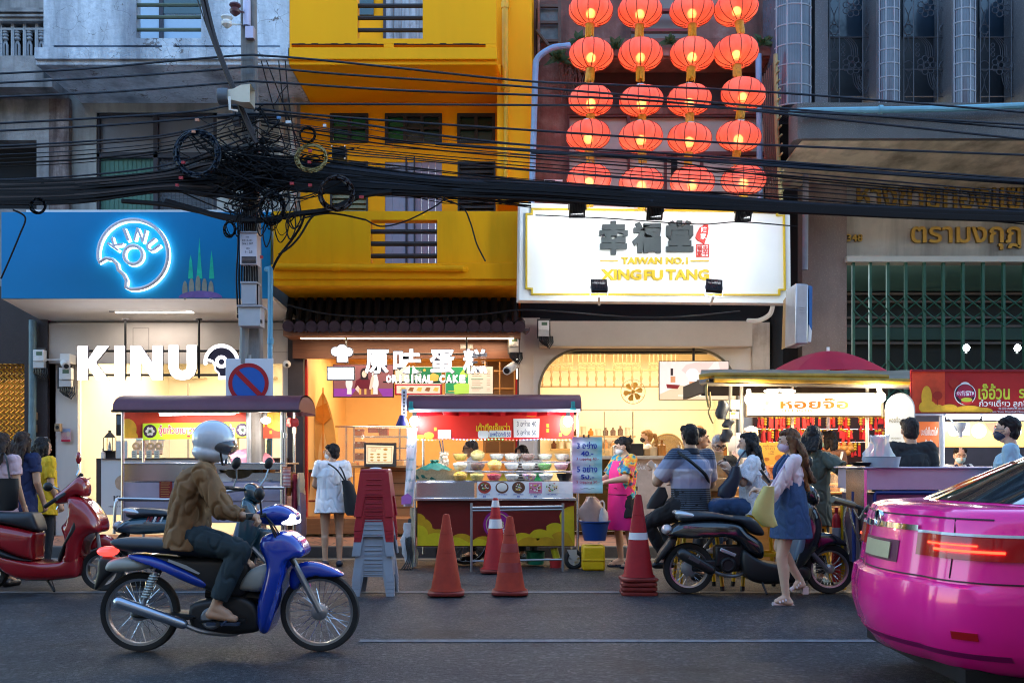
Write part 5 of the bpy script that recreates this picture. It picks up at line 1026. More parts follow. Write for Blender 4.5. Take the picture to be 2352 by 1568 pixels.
for pts,r in(([(455,-40),(480,60),(505,130),(540,215),(575,300),(590,330)],.03),([(465,-40),(490,70),(515,145),(550,230),(585,310)],.02),([(440,-40),(478,70),(520,170),(560,250)],.008)):cable(pts,r,12.55,cabp,'brown twisted drop cable slanting down to the pole',grp='slanting drop cables',n=8)
for x0,x1 in((600,655),(612,690),(640,668),(655,680)):cable([(x0,140),((x0+x1)/2-4,230),(x1,340)],.008,13.0,lb='thin stay wire slanting down behind the cables',grp='stay wires by the pole',n=5)
def coil(x,y,r,n,lb,m=cab,rr=.008,ax=1.05,d=12.5):
 g=MB()
 for i in range(n):
  q=r*(1+rn.uniform(-.09,.09));ox,oy=rn.uniform(-3,3),rn.uniform(-3,3)
  g.tube([P(x+ox+q*cos(a),y+oy+q*ax*sin(a),d+rn.uniform(-.06,.06))for a in[6.283*k/40 for k in range(40)]],rr,5,closed=True)
 g.build('cable_coil',m,loc=P(x,y,d),tagv=(lb,'cable coil','coils of spare cable'))
coil(452,353,48,16,'big black cable coil left of the pole',cabb,.012,1.03);coil(716,362,34,7,'yellowish cable coil right of the pole',M('cable_yellow',(.30,.24,.10),.5),.007,.85);coil(772,444,36,8,'dark maroon cable coil before the yellow wall',cabp,.012,1.0);coil(707,309,17,4,'small black cable coil before the left green window',cab,.008,1.0);coil(88,472,17,6,'small grey cable coil above the left of the blue sign',cab,.009,1.0)
coil(625,480,26,7,'black cable coil just right of the pole below the tangle',cab,.010,1.3);coil(528,525,12,5,'small coil hanging left of the pole over the blue sign',cab,.009,1.4)
g=MB()
for i in range(60):
 x,y=575+rn.gauss(0,26),345+rn.gauss(0,45);pts=[(x,y)]
 for k in range(4):x+=rn.uniform(-26,26);y+=rn.uniform(-22,22);pts.append((x,y))
 g.tube(spline([P(a,b,12.62+.12*rn.random())for a,b in pts],4),rn.uniform(.004,.012),5,caps=False)
g.build('cable_tangle',cab,tagv=('black knot of wires wrapped around the pole','cable tangle'),loc=P(575,440,12.7))
g=MB()
for i in range(70):
 x,y=578+rn.gauss(0,30),425+rn.gauss(0,34);pts=[(x,y)]
 for k in range(4):x+=rn.uniform(-34,34);y+=rn.uniform(-16,16);pts.append((x,y))
 g.tube(spline([P(a,b,12.6+.15*rn.random())for a,b in pts],4),rn.uniform(.006,.014),5,caps=False)
g.build('cable_tangle',cab,tagv=('second, lower knot of wires at the level of the dense bundle','cable tangle'),loc=P(575,470,12.7))
for i in range(9):cable([(545+i*5,480),(547+i*5,560),(543+i*6,640),(547+i*5.5,720)],.012,12.72-.02*(i%3),lb='cable running down the face of the pole',grp='cables running down the pole',n=5)
for i,(x,y,w,c)in enumerate(((444,302,8,'o'),(452,275,9,'o'),(600,590,6,'r'),(640,270,9,'b'),(662,280,12,'w'),(745,288,7,'w'),(712,346,8,'r'),(710,372,7,'r'),(670,421,9,'r'),(830,452,10,'r'),(420,373,8,'r'),(415,408,9,'r'),(712,425,8,'r'),(406,425,7,'r'))):
 m_={'o':M('tag_orange',(.5,.22,.14),.6),'r':M('tag_red',(.36,.02,.03),.5),'b':M('tag_blue',(.08,.2,.4),.5),'w':M('tag_white',(.6,.6,.62),.5)}[c]
 g=MB().pbox(x-w/2,y-3,x+w/2,y+3,12.42,.03);g.build('cable_tag',m_,tagv=('small '+{'o':'orange','r':'red','b':'blue','w':'white'}[c]+' marker tag clipped on a cable','tag',{'o':'orange cable tags','r':'red cable tags','b':'blue cable tags','w':'white cable tags'}[c]))
g=MB();g.box(PX(1765,15.3),PX(1850,15.3),15.6,15.9,0,12);g.build('gap_dark_fill',dark,bpy.data.objects['lantern_shophouse'],smooth=0)  # added black slab, fills the gap between the houses with dark
# cart 1 (left): glutinous rice rolls
def curved_roof(g,x0,x1,ytop,ylip,d0,d1,n=10):
 """barrel canopy from the front lip at d0 over to the back lip at d1"""
 X0,X1=PX(x0,d0),PX(x1,d0);zl=PZ(ylip,d0);c=(d0+d1)/2;h=PZ(ytop,d0+.25)-zl;rings=[]
 for X in(X0,X1):rings.append([V3((X,c-(d1-d0)/2*cos(a),zl+h*sin(a)**.75))for a in[math.pi*i/n for i in range(n+1)]])
 r0,r1=rings;t_=V3((0,0,-.02));m=len(r0)
 g.add(r0+r1+[v+t_ for v in r0]+[v+t_ for v in r1],[(i,i+1,m+i+1,m+i)for i in range(m-1)]+[(2*m+i,3*m+i,3*m+i+1,2*m+i+1)for i in range(m-1)]+[(i,2*m+i,2*m+i+1,i+1)for i in range(m-1)]+[(m+i,m+i+1,3*m+i+1,3*m+i)for i in range(m-1)]+[(0,m,3*m,2*m),(m-1,3*m-1,4*m-1,2*m-1)])
 g.add(r1+[V3((X1,c,zl))],[(i,i+1,m)for i in range(m-1)])
 return g
d0=12.4;t=thing('food_cart','stainless food cart with maroon barrel roof and lime green banner, behind the blue motorbike','food cart',P(460,1180,d0));t.location.z=0;LOC[t.name]=V3(t.location)
g=MB();curved_roof(g,258,686,905,943,d0-.1,d0+.95);rf=g.build('roof',purpl,t,smooth=50);g=MB().pbox(255,941,690,946,d0-.13,.04);g.build('roof_trim',blackm,rf)
for x,dd in((282,d0),(648,d0),(330,d0+.8),(676,d0+.8)):
 g=MB().tube([P(x,943,dd),V3((PX(x,dd),dd,.05))],.02,10);g.build('post',steel,t)
g=MB().tube([P(655,943,d0),V3((PX(655,d0),d0,.1))],.018,8);g.lathe([(.03,0),(.03,.08)],P(676,995,d0+.8),seg=10);g.lathe([(.03,0),(.03,.06)],P(655,1005,d0),seg=10);g.build('brace',steel,t)
g=MB().pbox(281,1062,653,1066,d0-.02,.85);g.pbox(281,1066,418,1105,d0,.8);g.pbox(418,1064,652,1078,d0-.01,.06);g.pbox(418,1085,652,1105,d0+.1,.7);g.build('worktop',steel,t,bevel=.004)
g=MB().pbox(277,1150,652,1200,d0+.02,.8);g.pbox(277,1107,652,1150,d0+.01,.8);g.build('cabinet',steel2,t,bevel=.006)
g=MB().tube(spline([P(262,1225,d0-.2),P(264,1170,d0-.2),P(268,1150,d0-.18),P(280,1145,d0-.15),P(400,1147,d0-.15),P(440,1139,d0-.15),P(520,1128,d0-.15),P(600,1120,d0-.12),P(652,1120,d0-.1)],5),.02,8);g.build('push_handle',M('bare_steel',(.5,.5,.52),.35,metal=.9,var=.15),t)
g=MB();pl=front(d0);g.pbox(366,1105,395,1143,d0-.01,.01);n_=g.build('notice',redd,t);g=MB()
for i in range(8):art(g,rect(369,1110+i*4,391-(i*3)%5,1110.8+i*4),front(d0-.01),.001)
write(g,'ประกาศ',(371,1106,390,1108.6),front(d0-.01),.001);g.build('lettering',M('dull_gold',(.5,.33,.1),.6),n_)
bp=d0+.55;pl=front(bp);g=MB().pbox(285,944,646,1006,bp,.02);hp=g.build('header_panel',M('header_red',(.62,.055,.02),.5,var=.5,vs=1.6),t);g=MB()
for pts in(disc(292,985,22,24),disc(303,1002,14,12),disc(640,960,26,30),disc(625,948,18,12),disc(610,1000,0.1,.1)):art(g,[(min(max(x,285.5),645.5),min(max(y,944.5),1005.5))for x,y in pts],pl,.001)
for x in(600,622):art(g,rect(x-3,988,x+3,996),pl,.001);art(g,disc(x,975,9,8),pl,.001)
g.build('cloud_print',M('cloud_orange',(.80,.40,.03),.5,var=.3,vs=4),hp)
q=thing('banner','lime green banner with magenta lettering and round food photos','banner',P(452,1010,bp-.05));pb=front(bp-.05);g=MB();art(g,[(328,972),(576,969),(576,1004),(328,1010)],pb,0,.004);bn=g.build('cloth',M('banner_lime',(.56,.78,.03),.55,var=.12,vs=3),q)
g=MB();art(g,disc(345,990,15.5),pb,.004);art(g,disc(557,987,15.5),pb,.004);fd_=g.build('round_photo',M('photo_plum',(.05,.02,.05),.5),q);g=MB()
for cx_,cy2 in((345,990),(557,987)):
 for k in range(6):art(g,disc(cx_+7*cos(k*1.047),cy2+7*sin(k*1.047),3.6),pb,.006)
 g.mat(1)
 for k in range(9):art(g,disc(cx_+ru(-5,5),cy2+ru(-5,5),1.1),pb,.008)
 g.mat(0)
g.build('dumplings',[M('dumpling',(.62,.60,.55),.5),M('herb',(.05,.15,.03),.6)],fd_)
g=MB();write(g,'จุ๋ยก้วยเยาวราช',(364,975,468,1002),pb,.004,.004,.05);write(g,'เจ้าเก่า',(490,974,540,999),pb,.004,.004,.05);rim=g.build('lettering_rim',wcap,bn);g=MB();write(g,'จุ๋ยก้วยเยาวราช',(365,976,467,1001),pb,.003,.008,.012);write(g,'เจ้าเก่า',(491,975,539,998),pb,.003,.008,.012);g.build('lettering',M('magenta_ink',(.62,.02,.10),.5),bn)
g=MB();art(g,rect(424,1003,470,1003.9),pb,.005);art(g,rect(430,998.5,437,1002.5),pb,.005);g.build('small_print',redink,bn)
tu=thing('tube_lamp','white fluorescent tube under the maroon roof of the left cart','lamp',P(455,948,d0+.15));g=MB().tube([P(367,951,d0+.12),P(540,948,d0+.12)],.018,10);g.build('tube',E('fluorescent',(.95,.97,1),14),tu);g=MB().pbox(363,945,547,948.5,d0+.1,.05);g.build('batten',white,tu);lamp('AREA',P(455,954,d0+.12),9,(.93,.95,1),1.0,tu,P(455,1100,d0+.25),.04)
q=thing('bulb','bright spiral bulb hanging at the right end of the left cart roof','lamp',P(612,965,d0+.1));g=MB().lathe([(.018,-.06),(.035,-.03),(.04,.02),(.025,.05)],P(611,965,d0+.1),'X',12);g.build('globe',E('cart_bulb',(1,.92,.78),55),q);g=MB().cyl(P(606,958,d0+.1),P(610,946,d0+.1),.03,10);g.build('socket',blk,q);lamp('POINT',P(605,968,d0+.02),14,(1,.86,.66),.05,q)
def pot(name,label,cat,prof,x,y,d,m,extra=None):
 q=thing(name,label,cat,P(x,y,d));g=MB().lathe(prof,P(x,y,d),seg=24);g.build('body',m,q,smooth=40);return q
q=pot('steamer_pot','stack of silver steamer pots behind the rider of the blue motorbike','pot',[(.11,0),(.13,.02),(.13,.09),(.15,.10),(.15,.20),(.155,.21),(.12,.25),(.05,.28),(.02,.3)],505,1090,d0+.3,steel);g=MB().torus(P(533,1080,d0+.3),.025,.006,'Y',12,5);g.build('handle',steel,q)
q=pot('wok','blackened brass wok on the left cart','wok',[(.02,0),(.10,.01),(.20,.06),(.265,.14),(.275,.145),(.255,.14),(.19,.07),(.0,.02)],553,1105,d0+.25,M('brass_black',(.16,.10,.03),.35,metal=.8,var=.5,vs=5));
for x in(523,583):g=MB().torus(P(x,1083,d0+.25),.035,.008,'Y',12,5);g.build('handle',gold,q)
q=thing('crate','orange plastic crate with a pink bag on the left cart','crate',P(570,1070,d0+.5));g=MB().pbox(530,1066,620,1082,d0+.5,.3);g.pbox(525,1063,625,1068,d0+.48,.34);g.pbox(558,1082,618,1104,d0+.5,.3);cr_=g.build('body',M('crate_orange',(.50,.20,.04),.5,var=.15),q,bevel=.006);g=MB();write(g,'ก๋วยเตี๋ยว',(542,1070,582,1081),front(d0+.5),.002);g.mat(1);
for x in(532,600,606,612):g.pbox(x,1070,x+2,1078,d0+.495,.01)
g.build('lettering',[M('crate_yellow',(.6,.4,.05),.5),ink],cr_)
g=MB();rings=[]
for i in range(9):
 a=i/8;rings.append([P(568,1064,d0+.6)+V3(((.34*(1-a**3)+.0)*cos(b)*(1+.08*sin(5*b)),.14*(1-a**3)*sin(b),.19*a+.015*sin(b*7+i)))for b in[6.283*k/22 for k in range(22)]])
g.loft(rings);g.build('plastic_bag',M('pink_film',(.60,.22,.30),.35,var=.15),loc=P(568,1064,d0+.6),tagv=('crumpled pink plastic bag lying on the orange crate','bag'),smooth=25)
q=pot('plastic_tub','white plastic tub of dough on the left cart','tub',[(.28,0),(.31,.10),(.33,.11),(.30,.105),(.02,.09)],520,1105,d0+.25,M('tub_white',(.72,.70,.66),.4));q.scale=(.8,.6,1)
q=pot('paper_cup_stack','tall stack of striped paper cups at the right of the left cart','cups',sum([[(.042,i*.018),(.05,i*.018+.016)]for i in range(14)],[]),659,1118,d0-.02,wave_mat('cup_stripe',[(.4,(.75,.72,.7)),(.5,(.5,.05,.06))],'Z',18),None)
q=pot('paper_cup_stack','colourful cup standing on the striped cup stack','cups',[(.04,0),(.05,.07),(.052,.075),(.045,.07)],659,1085,d0-.02,M('cup_color',(.6,.18,.08),.5,var=.6,vs=30))
q=pot('bowl','small white pot with green rim at the right of the left cart','bowl',[(.06,0),(.085,.06),(.09,.065),(.07,.06)],608,1112,d0+.1,M('bowl_pale',(.6,.66,.6),.4))
for x,y,w,h,lb,c,nm in((690,1085,16,75,'cream plastic bag hanging from the right post of the left cart',(.62,.50,.34),'plastic_bag'),(678,1088,12,90,'dark red bag hanging from the right post of the left cart',(.28,.02,.05),'plastic_bag'),(692,1130,19,120,'long mauve cloth hanging from the right post of the left cart',(.30,.20,.27),'cloth'),(664,1100,10,38,'rust brown cloth hanging inside the right post of the left cart',(.36,.12,.03),'cloth'),(600,1000,11,85,'brown red folded umbrella cloth hanging in the left cart',(.32,.06,.03),'cloth'),(617,1010,7,40,'dark green folded umbrella hanging in the left cart',(.02,.06,.055),'cloth'),(672,960,22,20,'red and white flag cloth folded under the right end of the left cart roof',(.55,.04,.04),'cloth')):
 g=MB();rings=[];dd=d0+.1 if x>640 else d0+.7
 for i in range(10):
  a=i/9;rings.append([P(x+ru(-1,1),y+h*a,dd)+V3((w/F*dd*(.25+.38*sin(math.pi*min(1,a*.8+.1)))*cos(b)*(1+.14*sin(4*b+i)),.06*sin(b)*(1+.3*sin(3*b)),0))for b in[6.283*k/18 for k in range(18)]])
 g.loft(rings);g.build(nm,M('cloth_%d'%int(x*7+y),c,.55,var=.2,vs=8),loc=P(x,y+h,dd),tagv=(lb,'bag' if 'bag' in nm else 'cloth'),smooth=40)
t=thing('counter','white shop counter with donut picture and dark edge, behind the left cart','counter',P(400,1185,14.6));dc=14.6;g=MB().pbox(232,1054,520,1182,dc,.06);fp=g.build('front_panel',M('panel_white',(.64,.61,.60),.5,var=.03),t,bevel=.004);g=MB().pbox(221,1052,232,1182,dc,.8);g.pbox(232,1051,640,1054,dc-.02,.8);g.pbox(520,1054,640,1182,dc+.02,.1);g.build('carcass',M('dark_counter',(.05,.035,.035),.5),t)
pl=front(dc);g=MB();write(g,'きぬ',(283,1067,307,1080),pl,.002);write(g,'Kinudonut',(366,1093.5,390,1099),pl,.002);write(g,'@Kinudonut',(411,1093.5,437,1099),pl,.002);write(g,'KINU',(261,1138,306,1150),pl,.002,bold=.03);write(g,'MELT IN YOUR MOUTH',(250,1161,312,1164),pl,.002)
art(g,band(rect(358,1092,365,1099.5),rect(359,1093,364,1098.5)),pl,.001);art(g,rect(403,1092,409.5,1099.5),pl,.001);g.build('lettering',M('grey_ink',(.08,.07,.08),.6),fp)
g=MB();art(g,disc(291,1107,27,19,40)+[(318,1107)]+[(300,1100)]+disc(291,1100,9,4,20)[::-1],pl,.002);art(g,disc(291,1112,26,16,30,.1,3.0),pl,.003);g.build('donut_print',M('donut_tan',(.50,.33,.22),.7,var=.25,vs=9),fp)
g=MB().pbox(290,1000,520,1051,dc+.1,.01);g.pbox(372,1000,374,1051,dc+.1,.3);g.pbox(290,998,640,1000,dc+.1,.5);g.build('showcase_glass',M('case_glass',(.85,.95,.93),.05,var=0,alpha=.12),t)
for i,x in enumerate((306,323,340,358)):
 q=thing('donut_box',f'open teal and tan donut box, number {["one","two","three","four"][i]} from the left on the white counter' if False else['open donut box at the left end of the row on the white counter','open donut box second from the left on the white counter','open donut box third from the left on the white counter','open donut box at the right end of the row on the white counter'][i],'box',P(x+8,1040,dc+.2),'open donut boxes');g=MB()
 pa=plane3(P(x,1036,dc+.2),P(x+15,1036,dc+.2),P(x+2,1015,dc+.45));art(g,[(x,1036),(x+16,1036),(x+20,1010),(x+6,1010)],pa,0,.01);g.mat(1);art(g,[(x+6,1012),(x+20,1012),(x+22,1003),(x+9,1002)],pa,.0,.02);g.mat(2);art(g,[(x,1044),(x+15,1044),(x+16,1036),(x,1036)],pa,.0,.02)
 g.build('carton',[M('box_tan',(.62,.40,.25),.6),M('box_teal',(.38,.62,.60),.6),M('box_orange',(.60,.30,.15),.6)],q);g=MB();c=P(x+10,1024,dc+.3);g.torus(c+V3((0,-.06,0)),.04,.02,'Y',14,7);g.build('donut',M('donut_gold',(.60,.32,.06),.6),q)
 g=MB().pbox(x-4,1034,x+8,1052,dc-.05,.01);g.mat(1)
 for k in range(3):g.pbox(x-2,1038+k*4,x+5,1039+k*4,dc-.052,.003)
 g.build('price_card',[M('card_cream',(.75,.68,.52),.6),M('grey_ink')],q)
q=thing('lantern_ornament','black metal candle lantern on the left end of the white counter','lantern',P(252,1036,dc));g=MB()
for sx in(-1,1):
 for sy in(-1,1):g.tube([P(252,1036,dc)+V3((sx*.065,sy*.065,0)),P(252,1036,dc)+V3((sx*.065,sy*.065,.2))],.006,5)
g.box(P(242,0,dc).x,P(262,0,dc).x,dc-.07,dc+.07,PZ(1037,dc),PZ(1034,dc));g.lathe([(.09,.2),(.05,.25),(.02,.28),(.025,.3),(.0,.31)],P(252,1036,dc),seg=4);g.build('frame',blackm,q);g=MB().lathe([(.03,0),(.02,.05),(.025,.06),(.012,.12),(.0,.15)],P(252,1035,dc),seg=10);g.build('candle',M('silver_tree',(.4,.38,.36),.5),q)
g=MB().pbox(240,1037,265,1051,dc,.2);g.build('black_box',blk,tagv=('small black box under the candle lantern on the white counter','box'))
g=MB().pbox(266,1012,292,1052,dc-.05,.02);g.build('menu_board',M('menu_white',(.66,.62,.58),.6),tagv=('white sheet standing on the white counter beside the candle lantern','menu'))
q=pot('sanitizer_bottle','clear pump bottle at the left end of the white counter','bottle',[(.035,0),(.035,.09),(.012,.11),(.012,.14),(.02,.15)],237,1053,dc-.03,M('bottle_clear',(.7,.72,.72),.2,alpha=.7,var=0))
q=thing('payment_terminal','black terminal standing at the left of the white shop','terminal',P(275,990,dc+.3));g=MB().pbox(266,950,280,1000,dc+.3,.06);g.build('case',blk,q,bevel=.01);g=MB().pbox(268,955,278,975,dc+.295,.006);g.build('display',M('terminal_lcd',(.1,.14,.18),.2),q)
# cart 2 (middle): toppings dessert cart
d0=12.05;t=thing('food_cart','dessert cart with rows of glass bowls and red cloud painted front','food cart',(PX(1145,d0),d0,0))
g=MB();curved_roof(g,933,1336,903,940,d0-.15,d0+.9);rf=g.build('roof',purpl,t,smooth=50);g=MB().pbox(940,939,1333,945,d0-.17,.05);g.build('roof_trim',M('pale_trim',(.55,.52,.56),.5,var=.15),rf)
for x,dd in((953,d0),(1327,d0),(972,d0+.8),(1312,d0+.8)):g=MB().tube([P(x,945,dd),V3((PX(x,dd),dd,.02 if dd==d0 else .1))],.017,10);g.build('post',steel,t)
bp=d0+.1;pl=front(bp);g=MB().pbox(957,945,1318,1008,bp,.015);hp=g.build('header_panel',M('header_red2',(.66,.03,.02),.4,var=.12,vs=2),t);g=MB()
ra_=[P(957+i*(361/30),944,bp-.03-.02*sin(i*1.3))for i in range(31)];r2=[P(957+i*(361/30),954+1.5*sin(i*.9),bp-.05-.03*sin(i*2.1))for i in range(31)];g.loft([ra_,r2],caps=False,closed=False);g.build('awning_roll',M('red_vinyl',(.60,.012,.02),.25,var=.15),t)
g=MB()
for pts in(disc(965,1003,10,5),disc(985,1000,12,8),disc(1222,951,16,6),disc(1300,975,14,24)):art(g,[(min(max(x,957.5),1317.5),min(max(y,945.5),1007.5))for x,y in pts],pl,.001)
for x,y in((1000,985),(1258,988),(1287,998),(1258,977)):art(g,rect(x-3,y-4,x+3,y+4),pl,.001)
g.build('cloud_print',M('cloud_orange'),hp);g=MB();write(g,'เต้าทึงเจ๊เหว่า',(1094,971,1171,990),pl,.003,.002,.02);g.build('lettering',yink,hp)
def card(name,lb,pts,pl,lines,m=paper,im=blueink,cat='price card',grp=None,off=.004):
 q=thing(name,lb,cat,pl.at((pts[0][0]+pts[2][0])/2,pts[2][1]));
 if grp:q['group']=grp
 g=MB();art(g,pts,pl,off,.003);c_=g.build('sheet',m,q);g=MB()
 for s,bx in lines:write(g,s,bx,pl,.001,off+.0032,.01)
 g.build('lettering',im,c_);return q
G2='paper price cards on the dessert cart'
card('price_card','blank looking white card at the left of the red header',rect(1006,987,1036,1007),pl,[('50',(1016,997,1026,1004))],M('bright_paper',(.82,.80,.8),.7),M('faint_ink',(.62,.62,.66),.7),grp=G2)
card('price_card','rounded white card reading 40 below the yellow lettering',[(1100,989),(1120,989),(1123,993),(1122,1003),(1119,1006),(1100,1006),(1098,1002),(1098,992)],pl,[('40',(1104,992,1117,1001))],grp=G2)
card('price_card','small white card with blue handwriting ending in 50',rect(1124,988,1174,1004),pl,[('มะพร้าวกะทิ 50',(1126,990,1172,1002))],grp=G2)
card('price_card','large white handwritten card with two prices on the red header',[(1179,961),(1239,961),(1238,1004),(1180,1004)],pl,[('3 อย่าง 40',(1187,965,1232,979)),('5 อย่าง 50',(1187,985,1232,999))],im=M('pencil',(.10,.12,.16),.7),grp=G2)
g=MB().pbox(953,1107,1090,1143,d0-.02,.75);g.pbox(957,1103,1090,1107,d0,.7);g.build('steel_box',steel,t,bevel=.006);g=MB().pbox(950,1143,1323,1149,d0-.1,.9);g.build('counter_edge',steel,t,bevel=.004);
g=MB().pbox(958,1149,1320,1254,d0,.75);fp=g.build('front_panel',M('panel_dark_red',(.16,.012,.01),.35,var=.2,vs=3),t,bevel=.006)
pf=front(d0);
def cloudpoly(bumps,base,xl,xr):
 pts=[(xl,base)]
 for cx_,cy2,rx_,a0,a1 in bumps:pts+=[(min(max(cx_+rx_*cos(R(a0+(a1-a0)*i/8)),xl),xr),min(cy2-rx_*.85*sin(R(a0+(a1-a0)*i/8)),base))for i in range(9)]
 return pts+[(xr,base)]
g=MB();art(g,cloudpoly([(958,1195,20,90,0),(965,1212,28,60,0),(1005,1240,30,100,40),(1060,1250,30,130,40),(1110,1256,30,140,20)],1252,959,1150),pf,.001);g.mat(1);art(g,cloudpoly([(959,1225,24,90,10),(1000,1252,34,120,40),(1045,1262,34,130,50),(1100,1262,30,140,30)],1252.5,959,1140),pf,.0035)
g.mat(1);art(g,cloudpoly([(1200,1250,32,150,60),(1240,1240,30,120,60),(1275,1222,26,140,60),(1318,1190,34,170,90)],1252.2,1160,1320),pf,.002);g.mat(0);art(g,cloudpoly([(1215,1258,30,150,40),(1255,1256,28,140,50),(1290,1245,30,140,60)],1252.8,1170,1320),pf,.005)
g.build('cloud_print',[M('cloud_amber',(.55,.30,.01),.4,var=.3,vs=4),M('cloud_yellow',(.62,.47,.012),.4,var=.2,vs=4)],fp)
g=MB();art(g,disc(1143,1204,33,33,36),pf,.007);g.mat(1);art(g,disc(1143,1204,27,27,36)+[(1170,1204)]+[(1168,1204)]+disc(1143,1204,25,25,36)[::-1],pf,.009);write(g,'CB',(1136,1196,1158,1212),pf,.002,.009,.03);g.mat(2);write(g,'STREET',(1120,1213,1160,1222),pf,.002,.009,.02);g.build('round_logo',[M('logo_purple',(.30,.012,.20),.4),M('logo_pale',(.6,.5,.25),.5),wcap],fp)
g=MB().pbox(1096,1106,1316,1144,d0-.06,.01);sp=g.build('photo_board',M('board_white',(.72,.74,.78),.5),t);pl=front(d0-.06);g=MB();cs_=[M('f_dark',(.12,.05,.03),.5),M('f_yel',(.7,.48,.08),.5),M('f_white',(.75,.74,.7),.5),M('f_red',(.45,.05,.04),.5),M('f_green',(.12,.30,.06),.5),M('f_pink',(.6,.2,.35),.5)]
for i,x in enumerate((1113,1153,1191,1230,1268)):
 if i<3:g.mat(3 if i==0 else 0);art(g,disc(x,1119,15,13.5),pl,.001);g.mat(2 if i==1 else 0);art(g,disc(x,1118,12,10),pl,.003)
 else:g.mat(2 if i==4 else 5);art(g,rect(x-15,1107,x+15,1132),pl,.001)
 for k in range(26):g.mat(random.choice([1,2,2,3,4,0]if i!=1 else[2]));a=rr()*6.28;q_=rr()**.5*(9 if i<3 else 12);art(g,disc(x+q_*cos(a)*1.05,1118+q_*sin(a)*.85,ru(1.2,2.8),ru(1,2.2),7),pl,.005+.0002*k)
g.build('food_photos',cs_,sp);g=MB()
for x,s in((1113,'50'),(1191,'40'),(1230,'40')):write(g,s,(x-4,1137.5,x+3,1141.5),pl,.001,.001,.02)
for x,s in((1113,'รวมมิตร'),(1153,'เต้าทึง'),(1191,'เผือกหิมะ'),(1230,'น้ำแข็ง'),(1268,'ทับทิม')):write(g,s,(x-12,1133,x+12,1136.2),pl,.001,.001)
g.build('lettering',blueink,sp)
g=MB()
for y,dd in((1064,d0+.42),(1080,d0+.25),(1098,d0+.08)):pass
g.pbox(1060,1059,1316,1063,d0+.38,.24);g.pbox(1050,1081,1318,1085,d0+.16,.22);g.build('shelf',steel,t,bevel=.003)
g=MB().pbox(1046,1104,1320,1108,d0-.03,.24);g.build('lower_shelf',steel,t)
for y,x0,x1 in((1009,957,1318),):
 for i in range(34):
  pass
g=MB();cl_=[E('led_green',(.1,1,.3),6),E('led_red',(1,.1,.1),6),E('led_blue',(.2,.3,1),6),E('led_white',(.9,.95,1),6)]
for i in range(44):g.mat((i//5)%4);g.ell(P(960+i*8.1,1009+1.2*sin(i*.5),d0+.08),.007,seg=6,rg=4)
g.build('led_string',cl_,tagv=('string of tiny coloured lights along the red header of the dessert cart','string lights'))
for x,lb in((946,'glaring white bulb at the left post of the dessert cart'),(1305,'glaring white bulb at the right post of the dessert cart')):
 x2=x+6 if x<1000 else x;q=thing('bulb',lb,'lamp',P(x2,970,d0-.1),'bulbs of the dessert cart');g=MB().ell(P(x2,967,d0-.12),(.055,.055,.065));g.build('globe',E('glaring_bulb',(.96,.98,1),40),q);g=MB().cyl(P(x2,946,d0-.12),P(x2,957,d0-.12),.025,10);g.build('socket',blk,q);lamp('POINT',P(x2,969,d0-.22),7,(.95,.97,1),.07,q)
lamp('AREA',P(1140,1010,d0+.15),6,(.96,.98,1),1.6,t,P(1140,1100,d0+.1),.08)
for x in(943,1316):
 g=MB().pbox(x-4,921,x+5,942,d0-.22,.06);g.pbox(x-6,936,x+7,941,d0-.23,.08);g.build('clamp',M('teal_clamp',(.02,.22,.24),.4),t,bevel=.006)
BW=M('bowl_glass',(.70,.75,.75),.06,var=0,alpha=.10,spec=.35)
def bowl(x,y,d,label,fc,heap=.0,w=34,grain=True,m=None,name='glass_bowl'):
 r=w/2/F*d;q=thing(name,label,'bowl',P(x,y,d),'bowls of toppings on the dessert cart');c=P(x,y,d);h=18/F*d
 g=MB().lathe([(r*.45,0),(r*.62,h*.1),(r*.88,h*.55),(r,h),(r*1.03,h*1.02),(r*.97,h),(r*.84,h*.56),(r*.5,h*.12),(0,h*.1)],c,seg=22);g.build('bowl',m or BW,q)
 g=MB();hh=h*(.78+heap);prof=[(r*.5,h*.13),(r*.66,h*.25),(r*.85,h*.6),(r*.90,h*.8)];N=22;g.lathe(prof+[(r*.7,h*.8+hh*.35*max(heap,.28)),(r*.35,h*.8+hh*.6*max(heap,.28)),(0,h*.8+hh*.7*max(heap,.28))],c,seg=N);g.build('topping',fc,q)
 if grain:
  g=MB();g.mat(0)
  for k in range(70):a=rr()*6.28;rr_=rr()**.5*.86;z=h*.8+hh*.66*max(heap,.28)*(1-rr_**2);s_=r*ru(.05,.1);g.ell(c+V3((r*rr_*cos(a),r*rr_*sin(a),z)),(s_,s_,s_*.8),seg=6,rg=4)
  if heap:
   pass
  g.build('pieces',fc,q,smooth=60)
def food(n,c,v=.35):return M('food_'+n,c,.4,var=v,vs=45,bump=.4,bs=90)
